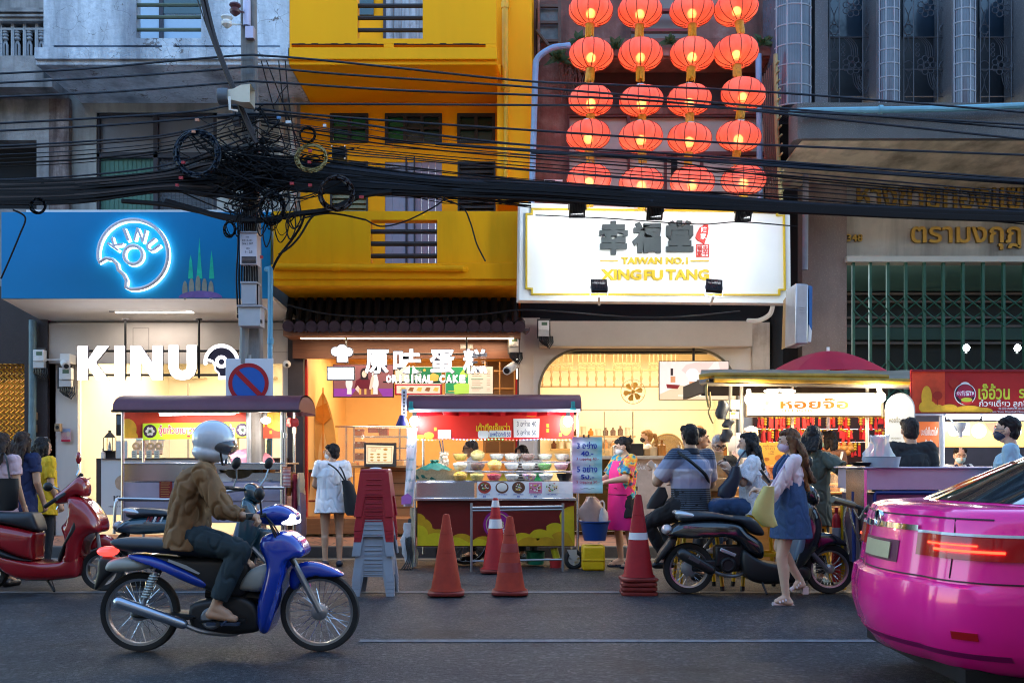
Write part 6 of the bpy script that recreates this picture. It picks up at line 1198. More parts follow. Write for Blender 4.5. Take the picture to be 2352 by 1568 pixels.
rows=[(1059,d0+.45,[(1057,'sweet corn',(.75,.52,.03),0),(1097,'pale beans heaped high',(.68,.58,.22),.7),(1141,'clear jelly',(.55,.57,.58),0),(1174,'white pearls',(.75,.75,.72),.2),(1212,'brown chestnut cubes',(.22,.10,.09),0),(1252,'plain white coconut milk',(.78,.76,.70),0),(1291,'creamy white syrup',(.76,.74,.66),0)]),(1081,d0+.22,[(1057,'barley grains',(.66,.64,.56),.4),(1097,'dark red beans',(.10,.03,.035),.2),(1136,'yellow mung beans heaped high',(.80,.58,.10),.6),(1175,'thin clear jelly strips',(.55,.58,.58),0),(1214,'half empty white jelly',(.6,.62,.62),0),(1251,'green pandan noodles',(.10,.34,.06),0),(1289,'white and pink lumps',(.80,.42,.50),.2)]),(1105,d0+.02,[(1057,'orange yellow pumpkin heaped high',(.80,.45,.03),.5),(1096,'pale yellow jackfruit strips',(.75,.58,.12),.3),(1135,'red water chestnuts',(.65,.02,.06),0),(1176,'smooth white milk',(.80,.80,.78),0),(1216,'mixed rainbow jelly',(.55,.25,.25),.2),(1254,'white tapioca',(.78,.78,.72),.1),(1296,'black grass jelly',(.012,.012,.014),.2)])]
RW=['top','middle','front']
rainbow=M('food_rainbow',(.5,.3,.3),.35,var=0);nt,p=nodes(rainbow);v=nt.nodes.new('ShaderNodeTexVoronoi');v.inputs['Scale'].default_value=60;tc=nt.nodes.new('ShaderNodeTexCoord');nt.links.new(tc.outputs['Object'],v.inputs[0]);nt.links.new(mix(nt,.4,v.outputs['Color'],(.8,.3,.2)),p.inputs['Base Color'])
for ri,(y,dd,rw)in enumerate(rows):
 for x,nm,c,hp_ in rw:bowl(x,y,dd,f'glass bowl of {nm} on the {RW[ri]} shelf of the dessert cart' if nm!='black grass jelly' else 'black bowl of black grass jelly at the right end of the front shelf',rainbow if 'rainbow' in nm else food(nm.split()[0]+nm.split()[-1],c),hp_,36 if ri else 36,not('milk' in nm or 'syrup' in nm),blk if 'grass' in nm else None)
for i,(x,y,lb,c)in enumerate(((1078,1085,'yellow tray behind the pale yellow bowl',(.75,.5,.05)),(1155,1100,'yellow tray between the red and the white bowls',(.75,.5,.05)),(1236,1096,'green tray behind the white tapioca bowl',(.05,.45,.12)))):
 g=MB().pbox(x-10,1085,x+12,1104,d0+.2,.1);g.build('tray',M('tray_%d'%i,c,.4),tagv=(lb,'tray'),bevel=.006)
q=thing('basket','woven cream basket holding a tied green cloth bundle on the dessert cart','basket',P(1000,1104,d0+.2));g=MB();rings=[[P(1001,1104,d0+.22)+V3((a*.30*cos(b),a*.17*sin(b),z+.012*sin(b*14)))for b in[6.283*k/44 for k in range(44)]]for a,z in((.78,0),(.9,.06),(1.02,.13),(1.06,.14),(.96,.12),(.8,.03))];g.loft(rings);g.build('weave',M('wicker',(.66,.52,.30),.7,var=.3,vs=40,bump=.6,bs=120),q)
g=MB();rings=[[P(998,1098,d0+.22)+V3((a*.27*cos(b)*(1+.07*sin(3*b+i)),a*.15*sin(b),z+.012*sin(b*5+i*2)))for b in[6.283*k/30 for k in range(30)]]for i,(a,z)in enumerate(((.95,0),(1,.05),(.85,.10),(.55,.145),(.25,.175),(.12,.19),(.20,.215),(.08,.22)))];g.loft(rings);g.build('cloth_bundle',M('bundle_green',(.006,.11,.085),.7,var=.3,vs=12,bump=.5,bs=30),loc=P(998,1098,d0+.22),tagv=('knotted dark green cloth bundle in the cream basket','cloth'),smooth=60)
q=pot('glass_jar','tall glass jar of cream lumps with tongs on the dessert cart','jar',[(.06,0),(.065,.12),(.05,.16),(.06,.22),(.062,.23)],1020,1078,d0+.35,BW);g=MB()
for k in range(26):a=rr()*6.28;z=rr()*.19;g.ell(P(1020,1078,d0+.35)+V3((.042*cos(a),.042*sin(a),.02+z)),.022,seg=6,rg=4)
g.build('lumps',M('cream_lump',(.66,.52,.38),.6),q);g=MB().tube([P(1018,1050,d0+.35),P(1009,1010,d0+.33)],.008,6);g.tube([P(1020,1050,d0+.35),P(1016,1008,d0+.34)],.008,6);g.build('tongs',steel,q)
def hang(name,label,cat,pts,d,m,wav=.02):
 pass
q=thing('banner','tall white vertical banner hanging at the left post of the dessert cart','banner',P(937,1160,d0-.15));g=MB();n=24;rows_=[]
for i in range(n+1):
 a=i/n;y=982+180*a;w=24-3*a;x=946-14*a*a*.6;rows_.append([P(x-w/2+w*k/8+ru(-.4,.4),y,d0-.15-.03*sin(k*.9+a*7))for k in range(9)])
g.loft(rows_,caps=False,closed=False);bn=g.build('cloth',M('banner_white',(.66,.62,.68),.65,var=.1,vs=6),q,smooth=60);g=MB();pl=front(d0-.19)
for i,(s,y)in enumerate((('เต้าทึง',1050),('ลอดช่อง',1073),('ซ่าหริ่ม',1098),('ทับทิม',1020),('รวมมิตร',1122),('แปะก๊วย',1000))):write(g,s,(932-i%2,y,950-i%3,y+7),pl,.001)
g.build('lettering',M('banner_teal',(.06,.30,.30),.6),bn);g=MB();art(g,[(922,1140),(936,1132),(946,1140),(944,1156),(922,1158)],pl,.0);g.build('purple_print',M('banner_purple',(.45,.15,.50),.6),bn)
g=MB().pbox(922,893,934,955,d0-.15,.01);g.mat(1)
for k in range(7):g.pbox(926,898+k*8,930,903+k*8,d0-.153,.004)
g.build('pennant',[M('banner_white'),M('grey_ink')],tagv=('narrow white pennant standing above the left corner of the dessert cart','banner'))
g=MB();rings=[[P(924,953+i*6,d0-.2)+V3(((.03+.012*i)*cos(b)*(1+.2*sin(3*b)),.03*sin(b),0))for b in[6.283*k/12 for k in range(12)]]for i in range(5)];g.loft(rings);g.build('cloth',M('navy_cloth',(.02,.02,.16),.7),loc=P(924,980,d0-.2),tagv=('dark blue rag tied at the left corner of the dessert cart','cloth'))
q=thing('banner','pastel price poster with blue writing hanging at the right of the dessert cart','banner',P(1350,1132,d0-.25));g=MB();n=16;rows_=[[P(1314+69*k/10+(1.5 if i>12 else 0),1003+129*i/n,d0-.25+.012*sin(i*1.57)+.008*sin(k))for k in range(11)]for i in range(n+1)];g.loft(rows_,caps=False,closed=False)
pm=M('poster_pastel',(.6,.6,.7),.5,var=0);nt,p=nodes(pm);tc=nt.nodes.new('ShaderNodeTexCoord');sx=nt.nodes.new('ShaderNodeSeparateXYZ');nt.links.new(tc.outputs['Object'],sx.inputs[0]);mr=nt.nodes.new('ShaderNodeMapRange');mr.inputs[1].default_value=-.2;mr.inputs[2].default_value=.2;nt.links.new(sx.outputs[0],mr.inputs[0]);nn=noise(nt,2,2);ad=nt.nodes.new('ShaderNodeMath');nt.links.new(mr.outputs[0],ad.inputs[0]);nt.links.new(nn,ad.inputs[1]);sb_=nt.nodes.new('ShaderNodeMath');sb_.operation='SUBTRACT';nt.links.new(ad.outputs[0],sb_.inputs[0]);sb_.inputs[1].default_value=.5
nt.links.new(ramp(nt,sb_.outputs[0],[(0,(.72,.42,.62)),(.3,(.66,.66,.78)),(.6,(.50,.72,.74)),(1,(.30,.62,.60))]),p.inputs['Base Color'])
sh=g.build('sheet',pm,q,smooth=60);pl=front(d0-.265);g=MB()
for s,bx in(('3 อย่าง',(1325,1014,1371,1030)),('40.-',(1334,1035,1363,1047)),('5 อย่าง',(1325,1067,1372,1084)),('50.-',(1334,1089,1365,1100))):write(g,s,bx,pl,.002,0,.025)
g.build('lettering',blueink,sh);g=MB();write(g,'3 topping 40.-',(1324,1050,1375,1058),pl,.002,0,.01);write(g,'5 topping 50.-',(1324,1103,1377,1111),pl,.002,0,.01);g.build('small_lettering',redink,sh);g=MB().tube([P(1333+i*4,1121+1.2*sin(i*1.5),d0-.27)for i in range(9)],.002,4);g.build('flourish',ink,sh);g=MB()
for x in(1341,1352):g.pbox(x-2,998,x+2,1004,d0-.27,.03)
g.build('clip',blk,q)
q=t
g=MB();c=V3((PX(1335-20,d0),d0-.03,.115));c=V3((PX(1318,d0),d0-.05,.115));g.torus(c,.095,.03,'Y',28,8);wh=g.build('castor',rubber,t);g=MB().lathe([(.07,-.02),(.07,.02)],c,'Y',20);
for k in range(3):a=R(120*k+30);g.tube([c+V3((.02*cos(a),-.025,.02*sin(a))),c+V3((.07*cos(a),-.025,.07*sin(a)))],.014,6)
g.lathe([(.02,-.035),(.02,.03)],c,'Y',10);g.build('rim',M('castor_grey',(.42,.38,.34),.5),wh);g=MB().poly([c+V3((x,-.045,z))for x,z in((-.09,.12),(.03,.12),(.03,-.02),(-.02,-.02))],(0,.006,0));g.build('fork',M('castor_grey'),wh)
c=V3((PX(1070,d0+.35),d0+.35,.30));g=MB().torus(c,.27,.02,'Y',36,8);wh=g.build('spoked_wheel',rubber,t);g=MB().torus(c,.25,.008,'Y',36,6)
for k in range(20):a=6.283*k/20;g.tube([c,c+V3((.25*cos(a),0,.25*sin(a)))],.003,4)
g.build('spokes',chrome,wh);g=MB();c=V3((PX(1000,d0+.3),d0+.45,.3));
g.box(PX(955,d0),PX(1310,d0),d0+.1,d0+.7,PZ(1256,d0),PZ(1254,d0));g.build('under_frame',blackm,t)
q=thing('folding_table','grey metal table frame standing before the dessert cart','table frame',V3((PX(1190,d0-.3),d0-.3,0)));db=d0-.33
for x in(1083,1293):g=MB().tube([P(x,1155,db),V3((PX(x,db),db,0))],.016,8);g.build('leg',galv,q)
g=MB().tube([P(1083,1166,db),P(1293,1163,db)],.016,8);g.tube([P(1083,1172,db),P(1293,1169,db)],.012,8);g.tube([P(1083,1288,db),P(1293,1284,db)],.013,8);g.build('stretcher',galv,q)
q=thing('bucket','blue plastic basin with bags standing on a yellow canister','basin',P(1366,1245,d0-.2));dq=d0-.15;c=P(1366,1240,dq);g=MB().lathe([(.13,0),(.165,.18),(.175,.215),(.19,.22),(.19,.235),(.165,.22),(.15,.17),(.0,.1)],c,seg=28);g.build('basin',M('basin_blue',(.012,.05,.22),.4,var=.1),q)
q=thing('canister','yellow plastic canister under the blue basin','canister',V3((PX(1362,dq),dq,0)));c=V3((PX(1362,dq),dq,0));g=MB();g.box(c.x-.135,c.x+.135,dq-.13,dq+.13,0,.30);bd=g.build('body',M('canister_yellow',(.75,.45,.008),.35,var=.12),q,bevel=.03,bseg=3);g=MB();g.box(c.x-.13,c.x+.13,dq-.138,dq+.13,.12,.135);g.build('ridge',M('canister_yellow'),bd,bevel=.004)
for(x,y,w,h,lb,c)in((1384,1165,12,45,'white plastic bag with handles in the blue basin',(.62,.58,.58)),(1358,1140,24,60,'cloudy brown plastic bag above the blue basin',(.42,.28,.24))):
 g=MB();rings=[]
 for i in range(9):a=i/8;rings.append([P(x+ru(-1,1),y+h*a,dq)+V3((w/F*dq*(.25+.9*sin(math.pi*min(1,a*.7+.05)))*cos(b)*(1+.16*sin(3*b+i)),.08*sin(b),0))for b in[6.283*k/16 for k in range(16)]])
 g.loft(rings)
 if x>1380:g.tube(spline([P(1379,1170,dq),P(1377,1155,dq),P(1384,1150,dq),P(1388,1158,dq),P(1387,1172,dq)],4),.012,5)
 g.build('plastic_bag',M('film_%d'%x,c,.3,var=.2,alpha=.8),loc=P(x,y+h,dq),tagv=(lb,'bag'),smooth=30)
g=MB().lathe([(.1,0),(.12,.16),(.125,.16),(.11,.15)],P(1230,1295,d0+.3),seg=18);g.build('bucket',M('bucket_green',(.01,.18,.10),.4),tagv=('dark green bucket under the dessert cart','bucket'));g=MB().lathe([(.065,0),(.08,.11),(.085,.11),(.075,.1)],V3((PX(1276,d0+.1),d0+.1,0)),seg=18);g.build('bucket',M('bucket_red',(.5,.03,.03),.4),tagv=('small red bucket under the dessert cart','bucket'));g=MB().tube([P(1272,1258,d0+.1),P(1279,1282,d0+.1)],.045,8);g.build('bottle',M('bottle_yellow',(.5,.45,.02),.4),tagv=('yellow bottle leaning above the small red bucket','bottle'))
g=MB()
for i in range(5):g.tube(spline([P(940+i*2,1190,d0+.1),P(932+i*3,1240,d0),P(936+i*3,1280,d0-.05),V3((PX(925+i*6,d0),d0-.1,.01)),V3((PX(915+i*8,d0),d0-.2,.01))],5),.008,5)
g.build('extension_cable',blk,loc=V3((PX(935,d0),d0,0)),tagv=('black power cords trailing by the left leg of the dessert cart','cord'))
for x,y0,y1,c,lb in((950,1165,1300,(.42,.33,.22),'rolled tan cloth standing at the left leg of the dessert cart'),(936,1200,1290,(.5,.48,.5),'white bag hanging at the left side of the dessert cart')):
 g=MB();rings=[]
 for i in range(10):a=i/9;rings.append([P(x+2*sin(i),y0+(y1-y0)*a,d0+.05)+V3(((.045+.012*sin(i*2)+.03*(x<945)*sin(math.pi*a))*cos(b),.045*sin(b),0))for b in[6.283*k/12 for k in range(12)]])
 g.loft(rings);g.build('cloth',M('roll_%d'%x,c,.7,var=.3,vs=9),loc=P(x,y1,d0+.05),tagv=(lb,'cloth'))
# traffic cones and stool stacks
def cone(name,label,x,yb,ytop,d,m,bandm=None,bands=(),sleeves=0,group='traffic cones along the kerb'):
 c=V3((PX(x,d),d,0));h=PZ(ytop,d);q=thing(name,label,'traffic cone',c,group);b0=.055+.04*sleeves;r0=.145
 g=MB().lathe([(r0+.02,b0),(r0,b0+.02),(.032,h-.01),(.022,h),(0,h)],c,seg=28)
 for k in range(1,4):zz=b0+(h-b0)*k/4;rr_=r0+(.032-r0)*(k/4);g.torus(c+V3((0,0,zz)),rr_,.0025,'Z',28,4)
 g.build('body',m,q,smooth=40)
 for z0,z1 in bands:
  g=MB();f=lambda z:r0+(.032-r0)*((z*h-b0)/(h-b0))+.003;g.lathe([(f(z0),z0*h),(f(z1),z1*h)],c,seg=28,cap=False);g.build('band',bandm,q)
 for k in range(sleeves+1):
  g=MB();s_=.175;zb=b0-.04-k*.045+.0;zb=max(zb,.0);a=R(ru(-4,4));pts=[]
  for i in range(32):an=6.283*i/32;u=s_*max(-1,min(1,1.25*cos(an)));v=s_*max(-1,min(1,1.25*sin(an)));pts.append((u*cos(a)-v*sin(a),u*sin(a)+v*cos(a)))
  g.loft([[c+V3((x_*f_,y_*f_,zb+z_))for x_,y_ in pts]for f_,z_ in((.97,0),(1,.008),(1,.026),(.9,.036))]);g.build('base',M('cone_base',(.20,.022,.018),.6,var=.25,vs=8),q)
 return q
cm=M('cone_red',(.31,.030,.013),.6,spec=.2,var=.25,vs=7,bump=.05);cd=M('cone_crimson',(.28,.010,.012),.6,spec=.2,var=.2,vs=7)
cone('traffic_cone','plain red traffic cone, left of three before the dessert cart',1025,1367,1180,9.62,cm)
cone('traffic_cone','red cone with two white bands standing back against the dessert cart',1138,1313,1143,11.55,cd,M('cone_white',(.6,.58,.6),.4,var=.15),[(.60,.72),(.88,.97)])
cone('traffic_cone','red cone with a darker patched body, right of three before the dessert cart',1171,1365,1185,9.66,cm,M('cone_patch',(.30,.028,.025),.5,var=.3),[(.30,.42),(.55,.66)])
cone('traffic_cone','crimson cone with one white band on a pile of cone bases',1466,1362,1135,9.75,cd,M('cone_white'),[(.55,.62)],3)
def stool(c,w0,w1,h,m,label,name='stool'):
 q=thing(name,label,'stool',c,'stacked plastic stools');c=V3(c);T=.025
 g=MB();rim_=[[c+V3((sx*w1*f,sy*w1*f,h+z))for sx,sy in((-1,-1),(-.8,-1.0),(.8,-1),(1,-.8),(1,.8),(.8,1),(-.8,1),(-1,.8))]for f,z in((1.02,-.045),(1.02,-.01),(.95,0))];g.loft(rim_);g.build('seat',m,q,bevel=.008)
 for sy in(-1,1):
  g=MB();y=lambda z:sy*(w1+(w0-w1)*(1-z/h))
  def p_(u,z):f=(w1+(w0-w1)*(1-z/h));return c+V3((u*f,sy*f,z))
  o=[p_(-1,0),p_(-.62,0),p_(-.52,h*.42),p_(.52,h*.42),p_(.62,0),p_(1,0),p_(1,h*.93),p_(-1,h*.93)];g.poly(o,(0,-sy*.018,0))
  for k in range(4):a=p_(-.5,h*(.48+k*.1));b=p_(.5,h*(.48+k*.1));g.tube([a+V3((0,sy*.004,0)),b+V3((0,sy*.004,0))],.006,5)
  g.build('side',m,q,smooth=0,bevel=.005)
 for sx in(-1,1):
  g=MB()
  def p_(u,z):f=(w1+(w0-w1)*(1-z/h));return c+V3((sx*f,u*f,z))
  g.poly([p_(-.96,0),p_(-.62,0),p_(-.52,h*.42),p_(.52,h*.42),p_(.62,0),p_(.96,0),p_(.96,h*.93),p_(-.96,h*.93)],(-sx*.018,0,0));g.build('side',m,q,smooth=0,bevel=.005)
 return q
ds=9.75;cx_=PX(863,ds);gs=M('stool_grey',(.26,.29,.35),.4,var=.12,vs=6);rs_=M('stool_red2',(.33,.012,.025),.35,var=.15,vs=6)
NM=['lowest','second lowest','third','fourth','fifth','topmost']
for k in range(6):stool((cx_,ds,.0+k*.035+(.21 if k==5 else 0)),.205-.0003*k,.150,.44,gs,f'grey plastic stool, {NM[k]} of the grey ones in the stack')
for k in range(5):stool((cx_+.004,ds,.52+k*.035+(.10 if k==4 else 0)),.19,.135,.46,rs_,f'dark red plastic stool, {["lowest","second lowest","middle","second highest","topmost"][k]} of the red ones on the grey stack')
g=MB().ell((cx_,ds,1.225),(.06,.05,.012));g.build('lid',paper,tagv=('small white lid lying on top of the stool stack','lid'))
# stall 3: fried rolls stall with cream awning
d0=11.3;t=thing('food_stall','fried roll stall with worn tarpaulin roof and lit white header','food stall',(PX(1870,d0),d0,0))
g=MB();prof=[(d0+1.2,849),(d0+.5,848),(d0-.1,862),(d0-.32,880)]
rings=[]
for i in range(25):
 a=i/24;x=1612+496*a;rings.append([P(x+(k*8 if i>20 else(-k*2 if i<2 else 0)),y+3*a+1.2*sin(i*1.3+k),dd)for k,(dd,y)in enumerate(prof)]+[P(x,y+3*a+6,dd+.03)for dd,y in reversed(prof)])
g.loft(rings);tp=M('tarp',(.20,.17,.13),.6,var=.5,vs=3,bump=.3,bs=10);rf=g.build('roof',tp,t,smooth=50);g=MB().tube([P(1606,866,d0-.32),P(1640,861,d0-.33),P(2000,864,d0-.33),P(2040,866,d0-.33)],.03,8);g.tube([P(1640,870,d0-.34),P(2060,876,d0-.36),P(2116,877,d0-.36)],.035,8);g.build('tarp_edge',M('mustard_tarp',(.34,.19,.015),.5,var=.5,vs=7),rf)
g=MB().poly([P(1628,868,d0-.3),P(2102,877,d0-.3),P(2098,893,d0-.2),P(1634,883,d0-.2)],(0,.03,0));g.build('valance',M('valance_grey',(.085,.085,.10),.5,var=.4,vs=8),rf,smooth=0)
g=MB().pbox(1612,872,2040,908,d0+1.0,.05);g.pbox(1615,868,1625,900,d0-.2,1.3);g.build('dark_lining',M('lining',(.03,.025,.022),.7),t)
for x,dd in((1703,d0),(1678,d0+.1),(1820,d0+1.0),(1992,d0)):g=MB().tube([P(x,885,dd),V3((PX(x,dd),dd,.8 if dd>d0 else 0))],.02,8);g.build('post',M('pale_post',(.5,.45,.38),.4,metal=.5,var=.2),t)
pl=front(d0-.12);q=thing('lightbox_sign','long overexposed white lightbox with faded orange lettering','sign',P(1870,958,d0-.12));g=MB().pbox(1714,901,2030,957,d0-.08,.1);g.build('case',M('sign_case',(.2,.16,.12),.5),q,bevel=.006);g=MB();art(g,rect(1717,903,2023,953),pl,.0,.002);fc=g.build('face',E('lightbox_cream',(1,.93,.74),.75),q)
g=MB();write(g,'หอยจ๊อ',(1792,914,1949,938),pl,.002,.004,.02);write(g,'เยาวราช',(1797,940,1864,946),pl,.001,.004);g.build('lettering',M('faded_orange',(.66,.22,.02),.5),fc);g=MB()
for k in range(14):g.mat(k%2);art(g,disc(1975+ru(-8,35)*(.5),925+ru(-7,14),ru(4,7),ru(3,6),12),pl,.003+.0003*k);art(g,disc(1748+ru(-14,14),930+ru(-6,12),ru(4,7),4,12),pl,.003+.0003*k)
g.build('food_print',[M('roll_tan',(.80,.55,.25),.5),M('roll_cream',(.88,.75,.5),.5)],fc);g=MB();write(g,'อร่อย สะอาด ปลอดภัย',(1872,937,1912,941),pl,.001,.004);g.build('small_print',blueink,fc)
for x,y,lb in((1722,916,'round warm bulb at the left end of the lit white header'),(2022,912,'round warm bulb at the right end of the lit white header')):
 q=thing('bulb',lb,'lamp',P(x,y,d0-.3),'bulbs at the lit white header');g=MB().ell(P(x,y,d0-.3),(.055,.055,.06));g.build('globe',E('stall_bulb',(1,.90,.70),45),q);g=MB().cyl(P(x-3,y-20,d0-.25),P(x-1,y-9,d0-.29),.028,10);g.build('socket',white,q);lamp('POINT',P(x,y+3,d0-.42),13,(1,.85,.6),.06,q)
for x,rot in((1772,'left'),(1810,'right')):q=thing('bulb',f'small lit bulb above the white header, {rot} of a pair','lamp',P(x,898,d0+.1),'pair of bulbs above the header');g=MB().ell(P(x,898,d0+.02),(.085,.03,.022));g.build('globe',E('stall_bulb',(1,.9,.7),45),q);g=MB().cyl(P(1791,895,d0+.04),P(x+(10 if x<1790 else-10),897,d0+.03),.02,8);g.build('socket',white,q)
lamp('AREA',P(1870,962,d0+.45),42,(1,.74,.40),1.6,t,P(1870,1200,d0+.4),.5)
g=MB().pbox(1795,1176,2006,1290,d0+.05,.7);g.pbox(1560,1120,1780,1290,d0+.2,.5);g.build('cabinet',orangew,t,bevel=.006);g=MB().pbox(1780,1068,2000,1074,d0+.3,.5);g.mat(0);g.pbox(1780,1168,2006,1176,d0,.8);g.pbox(1760,1110,2000,1114,d0+.25,.4);g.pbox(1780,1130,2003,1134,d0+.1,.4);g.build('shelf',M('shelf_orange',(.55,.24,.06),.4,var=.1),t,bevel=.004)
g=MB().pbox(1880,1074,2003,1132,d0+.12,.008);g.pbox(1896,1108,2003,1112,d0+.1,.02);g.pbox(1918,1076,1922,1132,d0+.1,.02);g.build('glass_case',M('warm_glass',(1,.85,.6),.05,var=0,alpha=.14),t)
for i in range(16):
 x=1885+(i%8)*15;y=1085+(i//8)*38;c=P(x,y,d0+.35);g=MB();g.cap(c+V3((-.04,0,0)),c+V3((.04,0,0)),.022);g.build('fried_roll',M('fried_gold',(.55,.30,.06),.6,var=.3,vs=25),tagv=('golden fried roll lying in the lit glass case of the stall','fried roll','fried rolls in the glass case'))
g=MB().pbox(1939,1118,1967,1130,d0-.05,.14);g.poly([P(1955,1118,d0),P(1968,1118,d0),P(1967,1103,d0),P(1961,1099,d0)],(0,.05,0));g.build('tissue_box',white,tagv=('white tissue box on the orange stall counter','tissue box'),bevel=.006)
for i,(x0,y0,x1,y1,dd,lb)in enumerate(((1748,1015,1795,1066,d0+.1,'yellow menu board with a crab picture standing on the stall counter'),)):
 q=thing('menu_board',lb,'menu',P(1800,1066,dd));p2=front(dd);g=MB();art(g,rect(1742,1016,1802,1068),p2,0,.02);sh=g.build('board',M('menu_yellow',(.85,.42,.06),.5,var=.12),q);g=MB();write(g,'หอยจ๊อ ทอดมัน',(1752,1021,1782,1026),p2,.001,.021,.02);write(g,'ราคา',(1756,1027,1778,1033),p2,.001,.021);write(g,'70',(1768,1035,1776,1039),p2,.001,.021);write(g,'200',(1763,1040,1776,1044),p2,.001,.021);g.build('lettering',M('menu_brown'),sh);g=MB();art(g,disc(1788,1051,10,7),p2,.0215);art(g,disc(1760,1054,6,4),p2,.0215);g.build('crab_print',M('crab_orange',(.60,.18,.03),.5,var=.3,vs=20),sh)
reds=[M('charm_red',(.55,.012,.015),.5,var=.25),M('charm_gold',(.62,.40,.05),.35,metal=.6,var=.3),M('charm_dark',(.22,.02,.02),.5,var=.3)]
rn2=random.Random(11)
bk=thing('charm_rack','dark rack crowded with red and gold charms behind the fried roll stall','rack',P(1860,1060,14.0));g=MB().pbox(1730,940,2060,1100,14.3,.05);g.build('backboard',M('rack_back',(.06,.02,.015),.7),bk)
g=MB()
for y in(955,985,1015):g.tube([P(1730,y,13.85),P(2060,y,13.85)],.01,6)
g.build('rail',steel,bk)
def charm(x,y,k,h):
 g=MB();d=13.8+rn2.random()*.1;g.tube([P(x,y-6,d),P(x,y,d)],.004,4)
 if k==0:g.pbox(x-3,y,x+3,y+h,d,.01);g.mat(1);g.ell(P(x,y,d),.02,seg=8,rg=5)
 elif k==1:
  g.mat(1)
  for i in range(3):g.ell(P(x,y+4+i*6,d),(.025,.025,.022),seg=8,rg=6)
  g.mat(0);g.tube([P(x,y+20,d),P(x,y+20+h*.5,d)],[.008,.022],6)
 else:g.mat(0);g.tube([P(x,y,d),P(x,y+h,d)],[.012,.03],6);g.mat(1);g.torus(P(x,y+2,d),.022,.006,'Y',10,4)
 lb=['flat red charm strip hanging behind the stall','gold beaded charm with red tassel hanging behind the stall','red tassel with gold ring hanging behind the stall'][k]
 g.build('hanging_charm',reds,loc=P(x,y,d),tagv=(lb,'charm','red and gold charms behind the stall'))
for i in range(175):charm(rn2.uniform(1735,2050),rn2.choice([957,987,1017])+rn2.uniform(-2,3),rn2.choice([0,0,1,2]),rn2.uniform(14,32))
for i in range(5):g=MB();c=P(1925+i*7,1030+(i%2)*8,13.6);g.ell(c,(.05,.05,.05),seg=12,rg=8);g.ell(c+V3((0,0,.055)),(.03,.03,.04),seg=12,rg=8);g.build('gourd',M('gourd',(.45,.20,.04),.5,var=.2),loc=c,tagv=('tan bottle gourd hanging among the charms','gourd','bottle gourds among the charms'))
lamp('AREA',P(1890,945,13.2),9,(1,.75,.45),1.5,bk,P(1890,1010,14),.3)
q=thing('lightbox_sign','tall rounded white lightbox standing behind the man in black','sign',P(2075,1075,10.9));pl=Plane(P(2070,960,10.85),(-.25,-1,0));o=[(2036,1060),(2036,950)]+[(2069-33*cos(a),940-38*sin(a))for a in[math.pi*i/14 for i in range(15)]]+[(2102,950),(2102,1060)]
g=MB();art(g,o,pl,-.14,.14);g.build('case',M('oval_rim',(.75,.70,.62),.4),q);g=MB();art(g,[(2069+(x-2069)*.93,985+(y-985)*.96)for x,y in o],pl,.0,.004);f_=g.build('face',E('lightbox_white',(1,.94,.80),.3),q);g=MB();write(g,'หอยจ๊อ',(2042,957,2068,970),pl,.002,.005);write(g,'092-424-8614',(2047,1004,2068,1008),pl,.001,.005);g.build('lettering',M('dark_olive_ink',(.25,.2,.08),.6),f_)
q=thing('parasol','faded crimson parasol behind the stall roofs','parasol',P(1902,850,12.9));c=P(1902,806,12.9);g=MB();R_=140/F*12.9;rings=[]
for i in range(8):
 a=i/7;rings.append([c+V3((R_*a*cos(b)*(1-.03*(j%2)),R_*a*.9*sin(b)*(1-.03*(j%2)),-.30*a**1.7))for j,b in enumerate([6.283*k/16 for k in range(16)])])
rings[0]=[c+V3((.01*cos(b),.01*sin(b),0))for b in[6.283*k/16 for k in range(16)]];g.loft(rings,caps=False);g.build('canopy',M('parasol_crimson',(.40,.012,.04),.6,var=.2,vs=2),q,smooth=12);g=MB().cyl(c+V3((0,0,-.01)),c+V3((0,0,.05)),.02,8);g.tube([c,V3((c.x,c.y,.15))],.02,8);g.build('pole',white,q)
# stall 4: red noodle stall at the right edge
d0=10.9;t=thing('food_stall','noodle stall with a red printed banner at the right edge','food stall',(PX(2260,d0),d0,0));XE=2560
q=thing('banner','long red banner with lime lettering and round emblem over the noodle stall','banner',P(2230,950,d0));pl=front(d0);g=MB().pbox(2092,850,XE,948,d0,.03);bn=g.build('cloth',M('banner_red',(.40,.012,.015),.5,var=.25,vs=2),q);g=MB().pbox(2095,848,XE,853,d0-.02,.06);g.build('hem',M('hem_maroon',(.22,.008,.02),.5),q);g=MB()
art(g,rect(2095,853,2170,946),pl,.0008);g.build('bright_print',M('banner_orange',(.62,.06,.02),.5,var=.4,vs=3),bn);g=MB()
for pts in(disc(2130,935,20,16),disc(2128,912,12,26),disc(2150,940,20,12),disc(2180,938,20,10),disc(2225,942,34,11),disc(2260,944,20,8)):art(g,[(x,min(y,946))for x,y in pts],pl,.0035)
g.build('cloud_print',M('banner_gold',(.75,.42,.03),.5,var=.3,vs=5),bn);g=MB()
for x,y in((2153,908),(2190,880)):art(g,disc(x,y,11,10),pl,.005);art(g,rect(x-1,y+10,x+1,y+22),pl,.005)
g.build('lantern_print',M('banner_lantern',(.35,.02,.01),.5),bn)
g=MB();art(g,disc(2216,905,25,25,32),pl,.004);art(g,disc(2216,884,11,7),pl,.006);g.mat(1);art(g,disc(2216,905,23,23,32),pl,.0062);g.mat(2);art(g,disc(2216,902,19,19,32),pl,.008);g.mat(0);art(g,disc(2216,903,22,6),pl,.0105);g.mat(3);art(g,disc(2219,921,13,9,20,0,math.pi),pl,.0105);g.mat(4);art(g,disc(2219,918,13,5),pl,.012);g.build('emblem',[wcap,ink,M('emblem_crimson',(.35,.02,.05),.5),M('emblem_red',(.55,.03,.03),.5),M('lime_print',(.55,.62,.05),.5)],bn)
